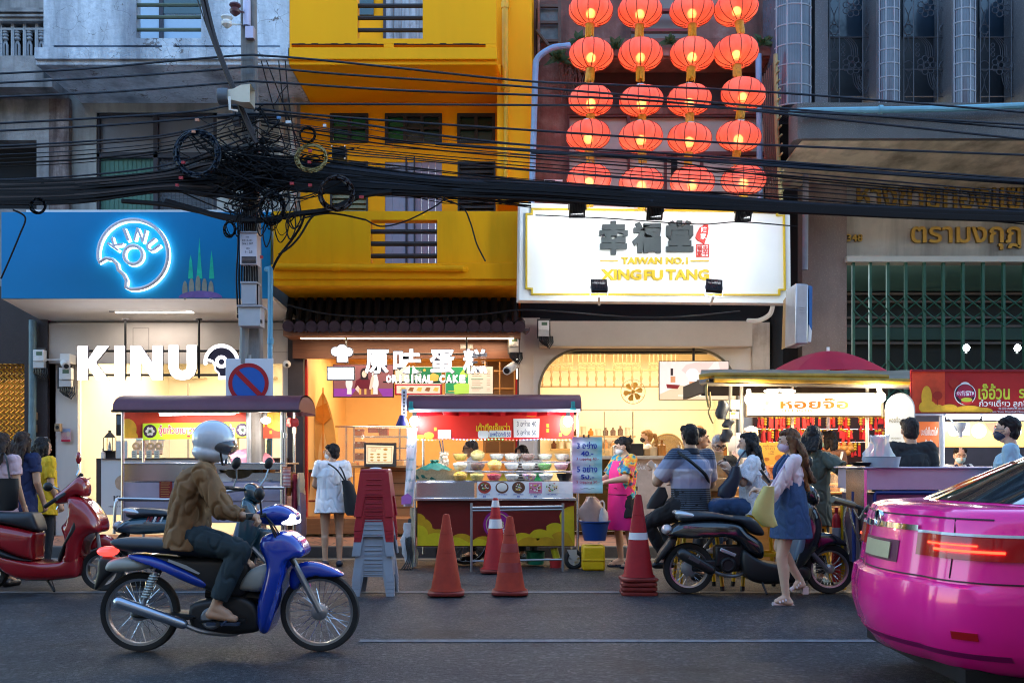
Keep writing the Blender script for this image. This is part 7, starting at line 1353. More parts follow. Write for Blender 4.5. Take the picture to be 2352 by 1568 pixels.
g=MB();write(g,'เจ้อ้วน',(2195,895,2238,911),pl,.001,.013,.02);g.build('emblem_lettering',M('emblem_magenta',(.45,.02,.15),.5),bn)
g=MB();write(g,'เจ๊อ้วน',(2247,881,2319,917),pl,.002,.002,.02);write(g,'รวมมิตร',(2340,888,2440,914),pl,.002,.002,.02);g.build('lime_lettering',M('lime_print'),bn);g=MB();write(g,'ก๋วยเตี๋ยว ลูกชิ้นเด้ง',(2249,917,2400,938),pl,.002,.002,.01);write(g,'冬阴功肉丸面配新鲜酸柠檬',(2293,935,2400,941),pl,.001,.002);write(g,'Tom Yum Meatball Noodles with Fresh',(2273,943,2400,947),pl,.001,.002,.02);g.build('white_lettering',wcap,bn)
g=MB().tube([P(2163,955,d0),V3((PX(2163,d0),d0,.3))],.03,10);g.build('post',white,t);g=MB().pbox(2100,950,XE,954,d0-.02,.06);g.build('rail',M('pale_trim'),t)
q=thing('tube_lamp','long white tube lamp under the red noodle banner','lamp',P(2290,960,d0-.05));g=MB().tube([P(2175,957,d0-.05),P(2250,957,d0-.05)],.02,8);g.tube([P(2258,960,d0-.05),P(XE,961,d0-.05)],.022,8);g.build('tube',E('noodle_tube',(.97,.97,1),16),q);g=MB().pbox(2172,951,XE,954.5,d0-.045,.04);g.build('batten',white,q);lamp('AREA',P(2290,966,d0-.08),16,(.98,.97,1),2.0,q,P(2290,1100,d0),.05)
q=thing('menu_board','orange lightbox menu with round noodle bowls at the noodle stall','menu',P(2270,1026,d0+.2));pl=front(d0+.2);g=MB().pbox(2168,968,XE,1026,d0+.2,.03);b_=g.build('board',E('menu_orange',(.95,.50,.10),.38),q);g=MB();art(g,[(2260,969),(2330,969),(2318,990),(2290,1000),(2270,985)],pl,.0015);g.mat(1)
for x,r_ in((2190,13),(2248,17),(2330,16)):g.mat(1);art(g,disc(x,989,r_),pl,.003);g.mat(2);art(g,disc(x,989,r_*.65),pl,.005);g.mat(3);[art(g,disc(x+ru(-6,6),989+ru(-6,6),2.2),pl,.007+.0003*k)for k in range(9)]
g.mat(1);art(g,rect(2196,971,2226,1000),pl,.009);g.build('print',[E('menu_redp',(.8,.12,.05),.7),E('menu_whitep',(.95,.93,.9),.45),E('menu_greenp',(.35,.42,.15),.6),E('menu_pinkp',(.7,.4,.35),.7)],b_)
q=thing('menu_board','orange side menu with white Thai lettering left of the white post','menu',P(2135,1026,d0+.1));pl=front(d0+.1);g=MB().pbox(2096,968,2156,1026,d0+.1,.03);b_=g.build('board',E('menu_red2',(.80,.20,.06),.3),q);g=MB();write(g,'บะหมี่เย็นตาโฟ',(2115,980,2154,1000),pl,.001,.001,.03);write(g,'ต้มยำ',(2124,1008,2142,1020),pl,.001,.001,.03);g.build('lettering',wcap,b_)
g=MB().pbox(2095,945,2600,1200,13.2,.05);g.build('back_screen',M('back_dark',(.05,.045,.06),.7,var=.4,vs=2),t)
q=thing('clamp_lamp','white clamp lamp with bent neck at the noodle stall','lamp',P(2208,1000,d0-.2));g=MB().tube(spline([P(2170,955,d0-.1),P(2185,965,d0-.2),P(2195,985,d0-.25),P(2202,990,d0-.25)],5),.008,6);g.build('neck',white,q);g=MB().lathe([(.02,.0),(.025,.06),(.05,.09),(.06,.16)],P(2206,1004,d0-.25),seg=14,cap=False);g.build('shade',white,q)
dv=9.15;t=thing('push_cart','long stainless push cart with blue frame before the noodle stall','push cart',(PX(2200,dv),dv,0));g=MB().pbox(1990,1075,XE,1125,dv,.8);g.pbox(1984,1072,XE,1076,dv-.03,.86);g.build('body',steel2,t,bevel=.006);g=MB().poly([P(1985,1078,dv-.005),P(1991,1078,dv-.005),P(1991,1180,dv-.005),P(1985,1180,dv-.005)],(0,.5,0));g.build('side_panel',steel,t);g=MB().pbox(1992,1135,XE,1300,dv+.06,.7);g.build('lower_body',M('lavender_steel',(.20,.17,.25),.4,metal=.6,var=.2),t,smooth=0)
g=MB().tube([P(2009,1330,dv),P(2009,1135,dv),P(2012,1131,dv),P(XE,1131,dv)],.018,8);g.tube([P(2150,1131,dv),P(2150,1330,dv)],.014,8);g.tube([P(1960,1128,dv+.3),P(1962,1290,dv+.3)],.018,8);g.build('blue_frame',M('frame_blue',(.012,.03,.16),.4,var=.15),t)
g=MB().pbox(2030,1145,2072,1160,dv+.05,.02);g.build('handle_plate',steel,t)
q=thing('handlebar','black padded handlebar with chains hanging before the push cart','handlebar',P(1960,1170,8.9));g=MB().tube([P(1915,1148,8.7),P(1935,1152,8.75),P(1975,1165,8.9),P(2002,1178,9.0)],.02,8);g.tube([P(1975,1165,8.9),P(1985,1330,8.95)],.02,8);g.build('bar',blk,q);g=MB().tube([P(1912,1146,8.68),P(1960,1159,8.84)],.03,10);g.build('grip',M('grip_sheen',(.10,.075,.05),.3),q);g=MB()
g.chain(spline([P(1942,1165,8.75),P(1938,1200,8.75),P(1945,1240,8.75),P(1950,1270,8.75)],4),.035,.006);g.chain(spline([P(1950,1168,8.75),P(1958,1200,8.72),P(1966,1225,8.75),P(1978,1240,8.8),P(1985,1195,8.85)],4),.035,.006);g.chain(spline([P(1960,1170,8.8),P(1972,1190,8.8),P(1984,1172,8.9),P(1996,1160,9.0)],4),.03,.005);g.build('chain',M('old_chain',(.28,.24,.2),.35,metal=.9,var=.3),q)
q=thing('fire_extinguisher','slim red and grey cylinder standing by the black scooter front wheel','extinguisher',V3((PX(1921,9.9),9.9,0)));c=V3((PX(1921,9.9),9.9,0));g=MB().lathe([(.04,.1),(.042,.12),(.042,.72),(.03,.76),(.015,.78),(.02,.84),(.0,.845)],c,seg=18);g.build('cylinder',M('ext_red',(.5,.02,.03),.35),q);g=MB().lathe([(.0432,.45),(.0432,.64)],c,seg=18,cap=False);g.build('label_band',M('ext_grey',(.4,.38,.42),.5),q)
g=MB().tube([P(1937,1160,9.9),V3((PX(1937,9.9),9.9,.02))],.03,8);g.tube([P(1936,1312,9.9),P(1975,1312,9.9)],.012,6);g.build('yellow_post',M('post_yellow',(.70,.42,.01),.45,var=.1),tagv=('short yellow post beside the red cylinder','post'))
g=MB();rings=[[P(2020+ru(-1,1),1072-70*a,dv+.1)+V3(((.12-.02*a+.03*sin(6*a))*cos(b)*(1+.15*sin(4*b+a*6)),.10*sin(b),.02*sin(5*b)))for b in[6.283*k/24 for k in range(24)]]for a in[i/8 for i in range(9)]];g.loft(rings);g.build('plastic_bag',M('clear_bag',(.75,.74,.76),.18,var=.1,alpha=.45),loc=P(2020,1072,dv+.1),tagv=('clear plastic bag of wrappers on the left end of the push cart','bag'),smooth=20)
g=MB().lathe([(.14,0),(.16,.10),(.165,.1),(.15,.09)],P(2027,1073,dv+.05),seg=20);g.build('tub',M('tub_blue',(.42,.52,.62),.35,alpha=.8),tagv=('pale blue tub on the left end of the push cart','tub'))
g=MB().lathe([(.09,0),(.13,.035),(.12,.03),(0,.01)],P(1985,1070,dv+.1),seg=20);g.build('dish',blk,tagv=('black dish under the reaching hand on the push cart','dish'))
ym=M('stool_yellow',(.72,.40,.008),.4,var=.12)
def metal_stool(x,d,zs,label,w=.17):
 c=V3((PX(x,d),d,0));q=thing('bar_stool',label,'stool',c,'yellow metal stools');g=MB();g.box(c.x-w,c.x+w,d-w,d+w,zs-.03,zs);g.build('seat',ym,q,bevel=.02)
 for sx in(-1,1):
  for sy in(-1,1):g=MB().tube([c+V3((sx*w*.85,sy*w*.85,zs-.03)),c+V3((sx*w*1.25,sy*w*1.25,.02))],.02,6);lg=g.build('leg',ym,q);g=MB().tube([c+V3((sx*w*1.23,sy*w*1.23,.05)),c+V3((sx*w*1.26,sy*w*1.26,0))],.024,6);g.build('foot_cap',blk,lg)
 g=MB()
 for sy in(-1,1):g.box(c.x-w*1.05,c.x+w*1.05,d+sy*w*1.05-.008,d+sy*w*1.05+.008,zs*.45,zs*.45+.03)
 for sx in(-1,1):g.box(c.x+sx*w*1.05-.008,c.x+sx*w*1.05+.008,d-w*1.05,d+w*1.05,zs*.45,zs*.45+.03)
 g.box(c.x-w*.98,c.x+w*.98,d-w*1.0,d-w*1.0+.01,zs-.12,zs-.03);g.build('stretcher',ym,q);return q
metal_stool(1602,10.15,.76,'yellow metal stool under the man in the striped shirt');metal_stool(1742,10.15,.76,'yellow metal stool under the woman in white lace');metal_stool(1850,10.5,.72,'yellow metal stool behind the walking girl')
for i in range(40):
 c=P(1639,1108-0*i,10.75);z=.93+i*.0118;g=MB().obox((c.x+ru(-.005,.005),10.75,z),(.19,.14,.009),Matrix.Rotation(R(ru(-3,3)),3,'Z'));
 g.build('tray',M('kraft_paper',(.50,.29,.12),.7,var=.15,vs=30),tagv=('brown kraft tray in the tall stack before the vendor in glasses','food tray','kraft trays stacked high'))
for i in range(24):
 c=P(1666,1108,10.85);g=MB().obox((c.x,10.85,.93+i*.0118),(.15,.13,.009),Matrix.Rotation(R(ru(-3,3)),3,'Z'));g.build('tray',M('kraft_paper'),tagv=('brown kraft tray in the shorter stack at the right of the tall one','food tray','kraft trays in the short stack'))
g=MB();c=P(1648,1120,10.7);g.box(c.x-.2,c.x+.25,10.6,11.2,.86,.92);g.build('table_board',orangew,tagv=('wooden ledge carrying the kraft tray stacks','table'),loc=(c.x,10.8,.86));g=MB().pbox(1625,1098,1685,1128,10.55,.16);g.build('tray',M('kraft_paper'),tagv=('larger open kraft tray lying on the ledge before the stacks','food tray'),bevel=.01)
q=thing('power_board','cluster of white sockets and switches wired to the post of the fried roll stall','socket board',P(1690,960,11.2));g=MB().pbox(1678,918,1700,940,11.2,.05);g.pbox(1676,945,1697,962,11.2,.05);g.build('case',M('socket_cream',(.55,.48,.38),.5),q,bevel=.005);g=MB().pbox(1680,946,1690,951,11.19,.02);g.build('switch',M('orange_neon',(.8,.25,.02),.4),q)
for x,y,w,h,lb in((1659,920,14,42,'black bag hanging at the left post of the fried roll stall'),(1672,962,12,20,'black box hanging below the black bag'),(1668,985,13,30,'second black bag hanging by the sockets')):
 g=MB();rings=[[P(x+3*sin(i),y+h*i/6,11.1)+V3((w/F*11.1*(.5+.6*sin(math.pi*min(1,i/6*.8+.1)))*cos(b),.06*sin(b),0))for b in[6.283*k/12 for k in range(12)]]for i in range(7)];g.loft(rings);g.build('bag',M('bag_black',(.016,.017,.024),.5,var=.3),loc=P(x,y+h,11.1),tagv=(lb,'bag' if 'bag' in lb[:30]else 'box'))
g=MB().tube(spline([P(1630,900,11.0),P(1632,930,11.0),P(1628,948,11.0),P(1638,972,11.0)],5),.012,5);g.tube(spline([P(1625,872,11.0),P(1622,900,11.0),P(1628,935,11.0)],5),.015,5);g.build('strap',M('khaki_strap',(.35,.26,.10),.7),tagv=('khaki strap dangling from the left corner of the tarpaulin roof','strap'),loc=P(1630,972,11.0))
g=MB().pbox(1690,993,1702,1042,11.15,.01);g.pbox(1672,1000,1690,1036,11.3,.01);pq=g.build('paper_notice',M('pale_notice',(.62,.56,.54),.7),tagv=('pale handwritten notice hanging behind the vendor in glasses','notice'))
# people
from mathutils import noise as mnoise
TMP=bpy.data.scenes.new('tmp')
SKIN=M('skin_tan',(.48,.27,.17),.5,var=.06,vs=9);SKIN2=M('skin_light',(.58,.36,.26),.5,var=.05,vs=9);SKIN3=M('skin_brown',(.34,.18,.11),.5,var=.06,vs=9)
def hairmat(name,a,b):
 m=M(name,a,.62,var=0,spec=.25);nt,p=nodes(m);n=noise(nt,26,4,.6,(1,1,.12));nt.links.new(ramp(nt,n,[(.35,a),(.7,b)]),p.inputs['Base Color']);bumpn(nt,p,n,.6,.008);return m
HB=hairmat('hair_black',(.008,.007,.008),(.03,.024,.024));HBR=hairmat('hair_brown',(.05,.022,.012),(.22,.11,.05));HL=hairmat('hair_gold_brown',(.22,.10,.035),(.45,.24,.09))
def organic(mb,name,mats,parent,voxel=.008,it=4,wrinkle=0.,ws=14.,sm=180):
 """fuse overlapping volumes into one smooth skin"""
 me=bpy.data.meshes.new('t');base=LOC[parent.name];me.from_pydata([tuple(V3(v)-base)for v in mb.v],[],mb.f)
 bm=bmesh.new();bm.from_mesh(me);bmesh.ops.recalc_face_normals(bm,faces=bm.faces);bm.to_mesh(me);bm.free()
 o=bpy.data.objects.new('t',me);TMP.collection.objects.link(o)
 r=o.modifiers.new('r','REMESH');r.mode='VOXEL';r.voxel_size=voxel
 if it:s=o.modifiers.new('s','SMOOTH');s.iterations=it;s.factor=.5
 TMP.view_layers[0].update();dg=TMP.view_layers[0].depsgraph;dg.update()
 m2=bpy.data.meshes.new_from_object(o.evaluated_get(dg));bpy.data.objects.remove(o);bpy.data.meshes.remove(me)
 if wrinkle:
  n=len(m2.vertices);co=np.empty(n*3,'f');no=np.empty(n*3,'f');m2.vertices.foreach_get('co',co);m2.vertices.foreach_get('normal',no);co=co.reshape(-1,3);no=no.reshape(-1,3)
  off=rr()*50;w=np.array([mnoise.noise(V3((float(c[0])*ws+off,float(c[1])*ws,float(c[2])*ws*.55)))for c in co],'f');w=w*.5-1.6*np.clip(.22-np.abs(w),0,1)*3;co+=no*(w*wrinkle*1.2)[:,None];m2.vertices.foreach_set('co',co.ravel())
 m2.name=name;o=bpy.data.objects.new(name,m2);COL.objects.link(o);o.parent=parent;m2.materials.clear()
 for m in(mats if isinstance(mats,list)else[mats]):m2.materials.append(m)
 m2.polygons.foreach_set('use_smooth',[True]*len(m2.polygons));m2.update();LOC[o.name]=V3(base);return o
BASE=dict(head=(0,.015,1.525),neck=(0,-.015,1.385),chest=(0,0,1.22),waist=(0,.01,1.04),pelvis=(0,0,.91),shL=(-.165,-.01,1.345),shR=(.165,-.01,1.345),elL=(-.21,-.03,1.08),elR=(.21,-.03,1.08),wrL=(-.22,.07,.86),wrR=(.22,.07,.86),hipL=(-.085,0,.88),hipR=(.085,0,.88),knL=(-.095,.02,.48),knR=(.095,.02,.48),anL=(-.095,-.02,.085),anR=(.095,-.02,.085),toL=(-.11,.125,.03),toR=(.11,.125,.03))
class Person:
 def __init__(s,label,x,d,h,a,z=0.,hyaw=0.,hpitch=0.,skin=SKIN,fat=1.,voxel=.007,shoes=True,hl=None,hr=None,curl=.7,legs=True,**ov):
  s.s=h/1.65;s.a=R(a);s.root=thing('person',label,'person',(PX(x,d),d,z));s.o=V3((PX(x,d),d,z));s.f=V3((sin(s.a),cos(s.a),0));s.u=V3((cos(s.a),-sin(s.a),0));s.fat=fat;s.vx=voxel
  s.J={}
  for k,v in{**BASE,**ov}.items():s.J[k]=v.copy()if isinstance(v,V3)else s.w(v)
  J=s.J;ha=s.a+R(hyaw);s.hf=V3((sin(ha),cos(ha),0));s.hu=V3((cos(ha),-sin(ha),0));s.hz=V3((0,0,1))
  if hpitch:q=Matrix.Rotation(R(hpitch),3,s.hu);s.hf=q@s.hf;s.hz=q@s.hz
  s.hrot=Matrix((s.hu,s.hf,s.hz)).transposed()
  g=MB();k=s.s;u=s.u
  g.cap(J['pelvis'],J['waist'],.112*k*fat,.10*k*fat,w=u,wr=1.3);g.cap(J['waist'],J['chest'],.10*k*fat,.105*k*fat,w=u,wr=1.35);g.cap(J['chest'],J['neck']-V3((0,0,.04*k)),.105*k*fat,.06*k,w=u,wr=1.4)
  hc=J['head'];g.cap(J['neck'],hc-s.hz*.05*k-s.hf*.012*k,.052*k*(.6+.4*fat),.05*k)
  H=lambda uu,ff,zz:hc+s.hu*uu*k+s.hf*ff*k+s.hz*zz*k
  s.H=H;g.ell(hc+s.hz*.012*k,(.073*k,.092*k,.103*k),s.hrot,18,12);g.ell(H(0,.022,-.055),(.054*k,.064*k,.06*k),s.hrot,14,9);g.cap(H(0,.088,-.002),H(0,.106,-.035),.010*k,.015*k);g.ell(H(0,.083,-.066),(.026*k,.012*k,.012*k),s.hrot,10,6)
  for sx in(-1,1):g.ell(H(sx*.075,-.002,-.012),(.010*k,.020*k,.031*k),s.hrot,10,6);g.ell(H(sx*.034,.072,.016),(.026*k,.016*k,.010*k),s.hrot,10,6)
  for sd in 'LR':
   sh,el,wr=J['sh'+sd],J['el'+sd],J['wr'+sd];sx=-1 if sd=='L' else 1
   g.cap(J['neck']-V3((0,0,.045*k)),sh,.055*k,.055*k*fat);g.cap(sh,el,.052*k*fat,.039*k*fat);g.cap(el,wr,.040*k*fat,.026*k)
   s.hand(g,wr,(wr-el).normalized(),sx,{'L':hl,'R':hr}[sd],curl)
   if legs:
    hp,kn,an,to=(J[q+sd]for q in('hip','kn','an','to'));g.cap(hp,kn,.083*k*fat,.054*k);g.cap(kn,an,.054*k,.034*k);g.cap(kn+(an-kn)*.25-s.f*.012,kn+(an-kn)*.5-s.f*.01,.05*k,.042*k)
    hl_=an+(an-to).normalized()*.035*k;hl_.z=min(an.z,hl_.z)-.045*k;g.cap(an,to+(an-to)*.35,.036*k,.033*k);g.cap(hl_,to,.034*k,.026*k,w=s.u,wr=1.2);g.cap(an,hl_,.034*k,.034*k)
  s.body=organic(g,'body',skin,s.root,voxel,3)
  g=MB()
  for sx in(-1,1):g.ell(H(sx*.032,.086,.004),(.014*k,.006*k,.0055*k),s.hrot,10,6)
  g.mat(1)
  for sx in(-1,1):g.tube([H(sx*.016,.094,.028),H(sx*.034,.092,.033),H(sx*.05,.078,.027)],.0045*k,5);g.ell(H(sx*.032,.090,.004),(.006*k,.004*k,.006*k),s.hrot,8,6)
  g.mat(2);g.ell(H(0,.092,-.066),(.021*k,.006*k,.006*k),s.hrot,10,6);s.face=g.build('face',[M('eye_white',(.6,.58,.55),.3,var=0),HB,M('lips',(.40,.13,.11),.5,var=0)],s.root)
 def w(s,v):return s.o+(s.u*v[0]+s.f*v[1]+V3((0,0,v[2])))*s.s
 def hand(s,g,wr,d,sx,pose,curl):
  k=s.s
  if pose:d=V3(pose[0]).normalized();pn=V3(pose[1])
  else:pn=-s.u*sx
  pn=(pn-d*pn.dot(d));pn=pn.normalized()if pn.length>1e-4 else V3((0,0,-1));sd=d.cross(pn).normalized()
  if sd.dot(s.f)*1<0 and not pose:sd=-sd
  p1=wr+d*.082*k;g.cap(wr,p1,.023*k,.024*k,w=sd,wr=1.45)
  for i,(of,L)in enumerate(((.031,.066),(.0105,.075),(-.0105,.070),(-.031,.056))):
   b=p1+sd*of*k;a1=curl*.6+i*.06;m_=b+(d*cos(a1)+pn*sin(a1))*L*.55*k;a2=curl*1.5+i*.08;e=m_+(d*cos(a2)+pn*sin(a2))*L*.5*k;g.cap(b,m_,.0095*k,.0085*k,seg=8);g.cap(m_,e,.0085*k,.007*k,seg=8)
  b=wr+d*.022*k+sd*.03*k;m_=b+(d*.6+sd*.7+pn*.35).normalized()*.04*k;e=m_+(d*.85+pn*.5+sd*.1).normalized()*.032*k;g.cap(b,m_,.012*k,.010*k,seg=8);g.cap(m_,e,.010*k,.008*k,seg=8)
 def top(s,m,sleeve=.5,inf=.022,hem=-.06,name='shirt',wide=1.3,flare=1.0,wrinkle=.006,neck=True,cuff=.018,label=None):
  J,k,u,F_=s.J,s.s,s.u,s.fat;g=MB();ax=(J['waist']-J['pelvis']).normalized()if(J['waist']-J['pelvis']).length>1e-4 else V3((0,0,1));hm=J['pelvis']+ax*hem*k
  g.cap(hm,J['waist'],(.112*F_*flare+inf)*k,(.102*F_+inf)*k,True,False,u,wide);g.cap(J['waist'],J['chest'],(.102*F_+inf)*k,(.108*F_+inf)*k,w=u,wr=wide+.04);g.cap(J['chest'],J['neck']-V3((0,0,.055*k)),(.108*F_+inf)*k,(.055+inf*.5)*k,w=u,wr=1.45)
  if neck:g.cap(J['neck']-V3((0,0,.03*k)),J['neck']+V3((0,0,.012*k)),.063*k,.058*k,False,True)
  for sd in 'LR':
   sh,el,wr=J['sh'+sd],J['el'+sd],J['wr'+sd];g.cap(J['neck']-V3((0,0,.05*k)),sh,(.05+inf*.6)*k,(.056*F_+inf*.5)*k)
   if sleeve>0:
    e=sh+(el-sh)*min(1,sleeve);g.cap(sh,e,(.056*F_+inf*.6)*k,(.046*F_+cuff)*k,False,sleeve<=1)
    if sleeve>1:g.cap(el,el+(wr-el)*min(1,sleeve-1),(.044*F_+inf*.5)*k,.036*k+inf*.4,False,True)
  o=organic(g,name,m,s.root,s.vx*1.15,3,wrinkle,13);
  if label:o['label']=label
  return o
 def bottom(s,m,length=1.9,inf=.012,name='trousers',wrinkle=.005,flare=0.):
  J,k,u=s.J,s.s,s.u;g=MB();g.cap(J['pelvis']+V3((0,0,.10*k))if abs((J['knL']-J['hipL']).z)>.2 else J['waist'],J['pelvis']-V3((0,0,.02*k)),(.108*s.fat+inf*.6)*k,(.115*s.fat+inf)*k,True,False,u,1.3)
  for sd in 'LR':
   hp,kn,an=(J[q+sd]for q in('hip','kn','an'));e=hp+(kn-hp)*min(1,length);g.cap(hp,e,(.086*s.fat+inf)*k,(.086-.028*min(1,length)+inf+flare)*k*(s.fat if length<1 else 1),False,length<=1)
   if length>1:g.cap(kn,kn+(an-kn)*(length-1),(.058+inf)*k,(.044+inf)*k,False,True)
  return organic(g,name,m,s.root,s.vx*1.2,3,wrinkle,12)
 def skirt(s,m,z0,z1,r0,r1,name='skirt',wide=1.25):
  g=MB();c=s.J['pelvis'];g.cap(V3((c.x,c.y,s.o.z+z1*s.s)),V3((c.x,c.y,s.o.z+z0*s.s)),r1*s.s,r0*s.s,True,True,s.u,wide);return organic(g,name,m,s.root,s.vx*1.2,3,.006,12)
 def shoe(s,m,name='shoe',thick=1.18):
  for sd in 'LR':
   an,to=s.J['an'+sd],s.J['to'+sd];k=s.s;hl_=an+(an-to).normalized()*.038*k;hl_.z=min(an.z,hl_.z)-.045*k;g=MB();g.cap(hl_,to,.037*k*thick,.030*k*thick,w=s.u,wr=1.15);g.cap(an-V3((0,0,.02*k)),to+(an-to)*.45,.036*k*thick,.03*k);organic(g,name,m,s.root,.007,2)
 def flipflop(s,m):
  for sd in 'LR':
   an,to=s.J['an'+sd],s.J['to'+sd];g=MB();b=V3((an.x,an.y,0))+(V3((an.x-to.x,an.y-to.y,0))).normalized()*.05;e=V3((to.x,to.y,0));e+=(e-b).normalized()*.03;sdv=(e-b).cross(V3((0,0,1))).normalized();z=V3((0,0,max(.004,to.z-.042)));mm=(b+e)/2
   g.loft([[p_+V3((0,0,zz))+z for p_ in(b-sdv*.03,b+sdv*.03,mm+sdv*.042,e+sdv*.035,e+(e-b)*.04,e-sdv*.035,mm-sdv*.042)]for zz in(0,.018)]);g.tube([mm+sdv*.045+z,e*.6+mm*.4+V3((0,0,.065))+z,mm-sdv*.045+z],.007,5);g.build('sandal',m,s.root)
 def hair(s,m,style='short',L=.3,name='hair'):
  k,H=s.s,s.H;g=MB().ell(H(0,-.018,.028),(.083*k,.097*k,.098*k),s.hrot,16,10);g.ell(H(0,-.045,-.02),(.074*k,.06*k,.08*k),s.hrot,14,9)
  if style=='short':
   for sx in(-1,1):g.ell(H(sx*.05,.02,.07),(.035*k,.055*k,.04*k),s.hrot,10,6)
  if style in('bob','long','wavy'):
   g.ell(H(0,.028,.075),(.066*k,.062*k,.04*k),s.hrot,12,8)
   for sx in(-1,1):g.cap(H(sx*.07,0,.03),H(sx*.072,-.012,-.10 if style=='bob' else-.12),.03*k,.028*k)
   n=5
   for i in range(n):
    q=-1+2*i/(n-1);pts=[H(q*.07,-.06+.02*abs(q),.0)]
    LL=.12 if style=='bob' else L
    for j in range(1,7):
     wv=(.02*sin(j*1.9+i*2.1)if style=='wavy' else .004*sin(j*2+i));p_=H(q*(.075+.012*(style=='wavy'))+wv,-.075-(.012*j if style!='bob' else 0)+wv*.6,-LL*j/6);p_.z=min(p_.z,s.J['head'].z)if True else p_.z;pts.append(p_)
    for a,b,j in zip(pts[:-1],pts[1:],range(9)):g.cap(a,b,(.036-.0024*j)*k,(.034-.0024*j)*k)
  if style=='bun':g.ell(H(0,-.105,.04),(.048*k,.045*k,.048*k),s.hrot,12,9);g.cap(H(0,-.13,.075),H(.01,-.15,.11),.012*k,.004*k);g.ell(H(0,.03,.07),(.066*k,.06*k,.04*k),s.hrot,12,8)
  if style=='tail':
   g.ell(H(0,.03,.07),(.066*k,.06*k,.04*k),s.hrot,12,8);pts=[H(0,-.09,.03),H(0,-.14,.02),H(0,-.165,-.06),H(0,-.16,-.15)]
   for a,b,r_ in zip(pts[:-1],pts[1:],(.03,.04,.034)):g.cap(a,b,r_*k,(r_-.008)*k)
  return organic(g,name,m,s.root,.0075,2,.006,30)
 def mask(s,m,dz=0.,name='face_mask'):
  k,H=s.s,s.H;g=MB().ell(H(0,.040,-.048+dz),(.060*k,.072*k,.054*k),s.hrot,16,10);o=organic(g,name,m,s.root,.0065,2)
  g=MB()
  for sx in(-1,1):g.tube([H(sx*.052,.06,-.03+dz),H(sx*.08,.0,-.002)],.0022*k,4);g.tube([H(sx*.052,.06,-.07+dz),H(sx*.078,-.004,-.025)],.0022*k,4)
  g.build('strap',m,o)
 def glasses(s,m=None,r=.026):
  k,H=s.s,s.H;g=MB()
  for sx in(-1,1):g.tube([H(sx*.035+r*1.1*cos(a),.102-.25*abs(sx*.035+r*cos(a))**1.0*.4,.002+r*.85*sin(a))for a in[6.283*i/18 for i in range(18)]],.0036*k,5,closed=True);g.tube([H(sx*(.035+r),.095,.006),H(sx*.079,.0,.006)],.003*k,5)
  g.tube([H(-.01,.104,.006),H(.01,.104,.006)],.003*k,5);g.build('glasses',m or blk,s.root)
def strapbag(s,pts,r,m):
 g=MB().tube(spline(pts,6),r,6);return g.build('strap',m,s)
def bagthing(label,pts_rings,m,straps=(),name='shoulder_bag',sm=None):
 c=sum((p for p in pts_rings[-1]),V3())/len(pts_rings[-1]);q=thing(name,label,'bag',c);g=MB();g.loft(pts_rings);g.build('pouch',m,q,smooth=60)
 for st in straps:g=MB().tube(spline(st,6),.010,6);g.build('strap',sm or m,q)
 return q
def ovalrings(pairs,d,tx=.05,n=18):
 """pairs: (x, y, halfwidth px) down a bag"""
 return[[P(x,y,d)+V3((w/F*d*math.copysign(abs(cos(b))**.7,cos(b)),tx*sin(b),0))for b in[6.283*k/n for k in range(n)]]for x,y,w in pairs]
cot=lambda n,c=(.1,.1,.1),v=.12:M('cloth_'+n,c,.8,var=v,vs=6,bump=.25,bs=220)
BLUEMASK=M('mask_blue',(.42,.60,.66),.7,var=.04);WMASK=M('mask_white',(.66,.66,.68),.7,var=.04);PMASK=M('mask_lilac',(.58,.44,.54),.7,var=.04);KMASK=M('mask_black',(.02,.02,.026),.7,var=.1)
denim=M('denim',(.03,.07,.17),.8,var=.3,vs=14,bump=.4,bs=260);blacktro=cot('black',(.012,.012,.016));nav=cot('navy',(.012,.02,.075))
p=Person('woman in a pale pink top with a black tote bag at the left edge',2,10.35,1.60,8,skin=SKIN);p.top(cot('pink',(.62,.42,.46)),.6,.03,-.16,flare=1.1);p.bottom(nav);p.shoe(blk);p.hair(HBR if False else hairmat('hair_dark_brown',(.02,.012,.01),(.07,.04,.03)),'long',.22)
bagthing('black tote bag on the shoulder of the woman in pale pink',ovalrings([(12,1098,30),(10,1120,33),(5,1165,36),(0,1172,30)],10.05,.05),M('leather_black',(.012,.012,.014),.45,var=.2),[[P(-4,1100,10.0),P(-2,1050,10.1),P(6,1040,10.3)],[P(22,1098,10.0),P(14,1050,10.12),P(8,1040,10.3)]])
p=Person('woman in a navy top between two others at the left edge',50,10.95,1.63,10);p.top(nav,.6,.025,-.18,flare=1.1);p.bottom(nav);p.shoe(blk);p.hair(hairmat('hair_dark_brown',(.02,.012,.01),(.07,.04,.03)),'long',.27)
p=Person('woman in a mustard yellow shirt with bobbed black hair by the red scooter',96,11.5,1.58,30,elL=(-.25,.02,1.10),wrL=(-.12,.2,1.0));p.top(cot('mustard',(.72,.42,.012),.15),.75,.04,-.20,flare=1.15,wide=1.4);p.bottom(blacktro);p.shoe(blk);p.hair(HB,'bob')
p=Person('woman in a white tunic and denim shorts standing at the kerb with her back turned',763,12.3,1.52,-14,hyaw=-52,skin=SKIN,elL=(-.23,.02,1.09),wrL=(-.15,.2,1.02),elR=(.22,.03,1.09),wrR=(.14,.2,1.0));p.bottom(denim,.36,.022,'shorts',flare=.02);p.top(cot('white',(.72,.73,.78),.06),.62,.05,-.20,flare=1.12,wide=1.35,wrinkle=.008,cuff=.035);p.shoe(M('shoe_navy',(.02,.025,.045),.6));p.hair(HB,'short');p.mask(WMASK);p.glasses(M('wire_frame',(.5,.5,.5),.3,metal=.8))
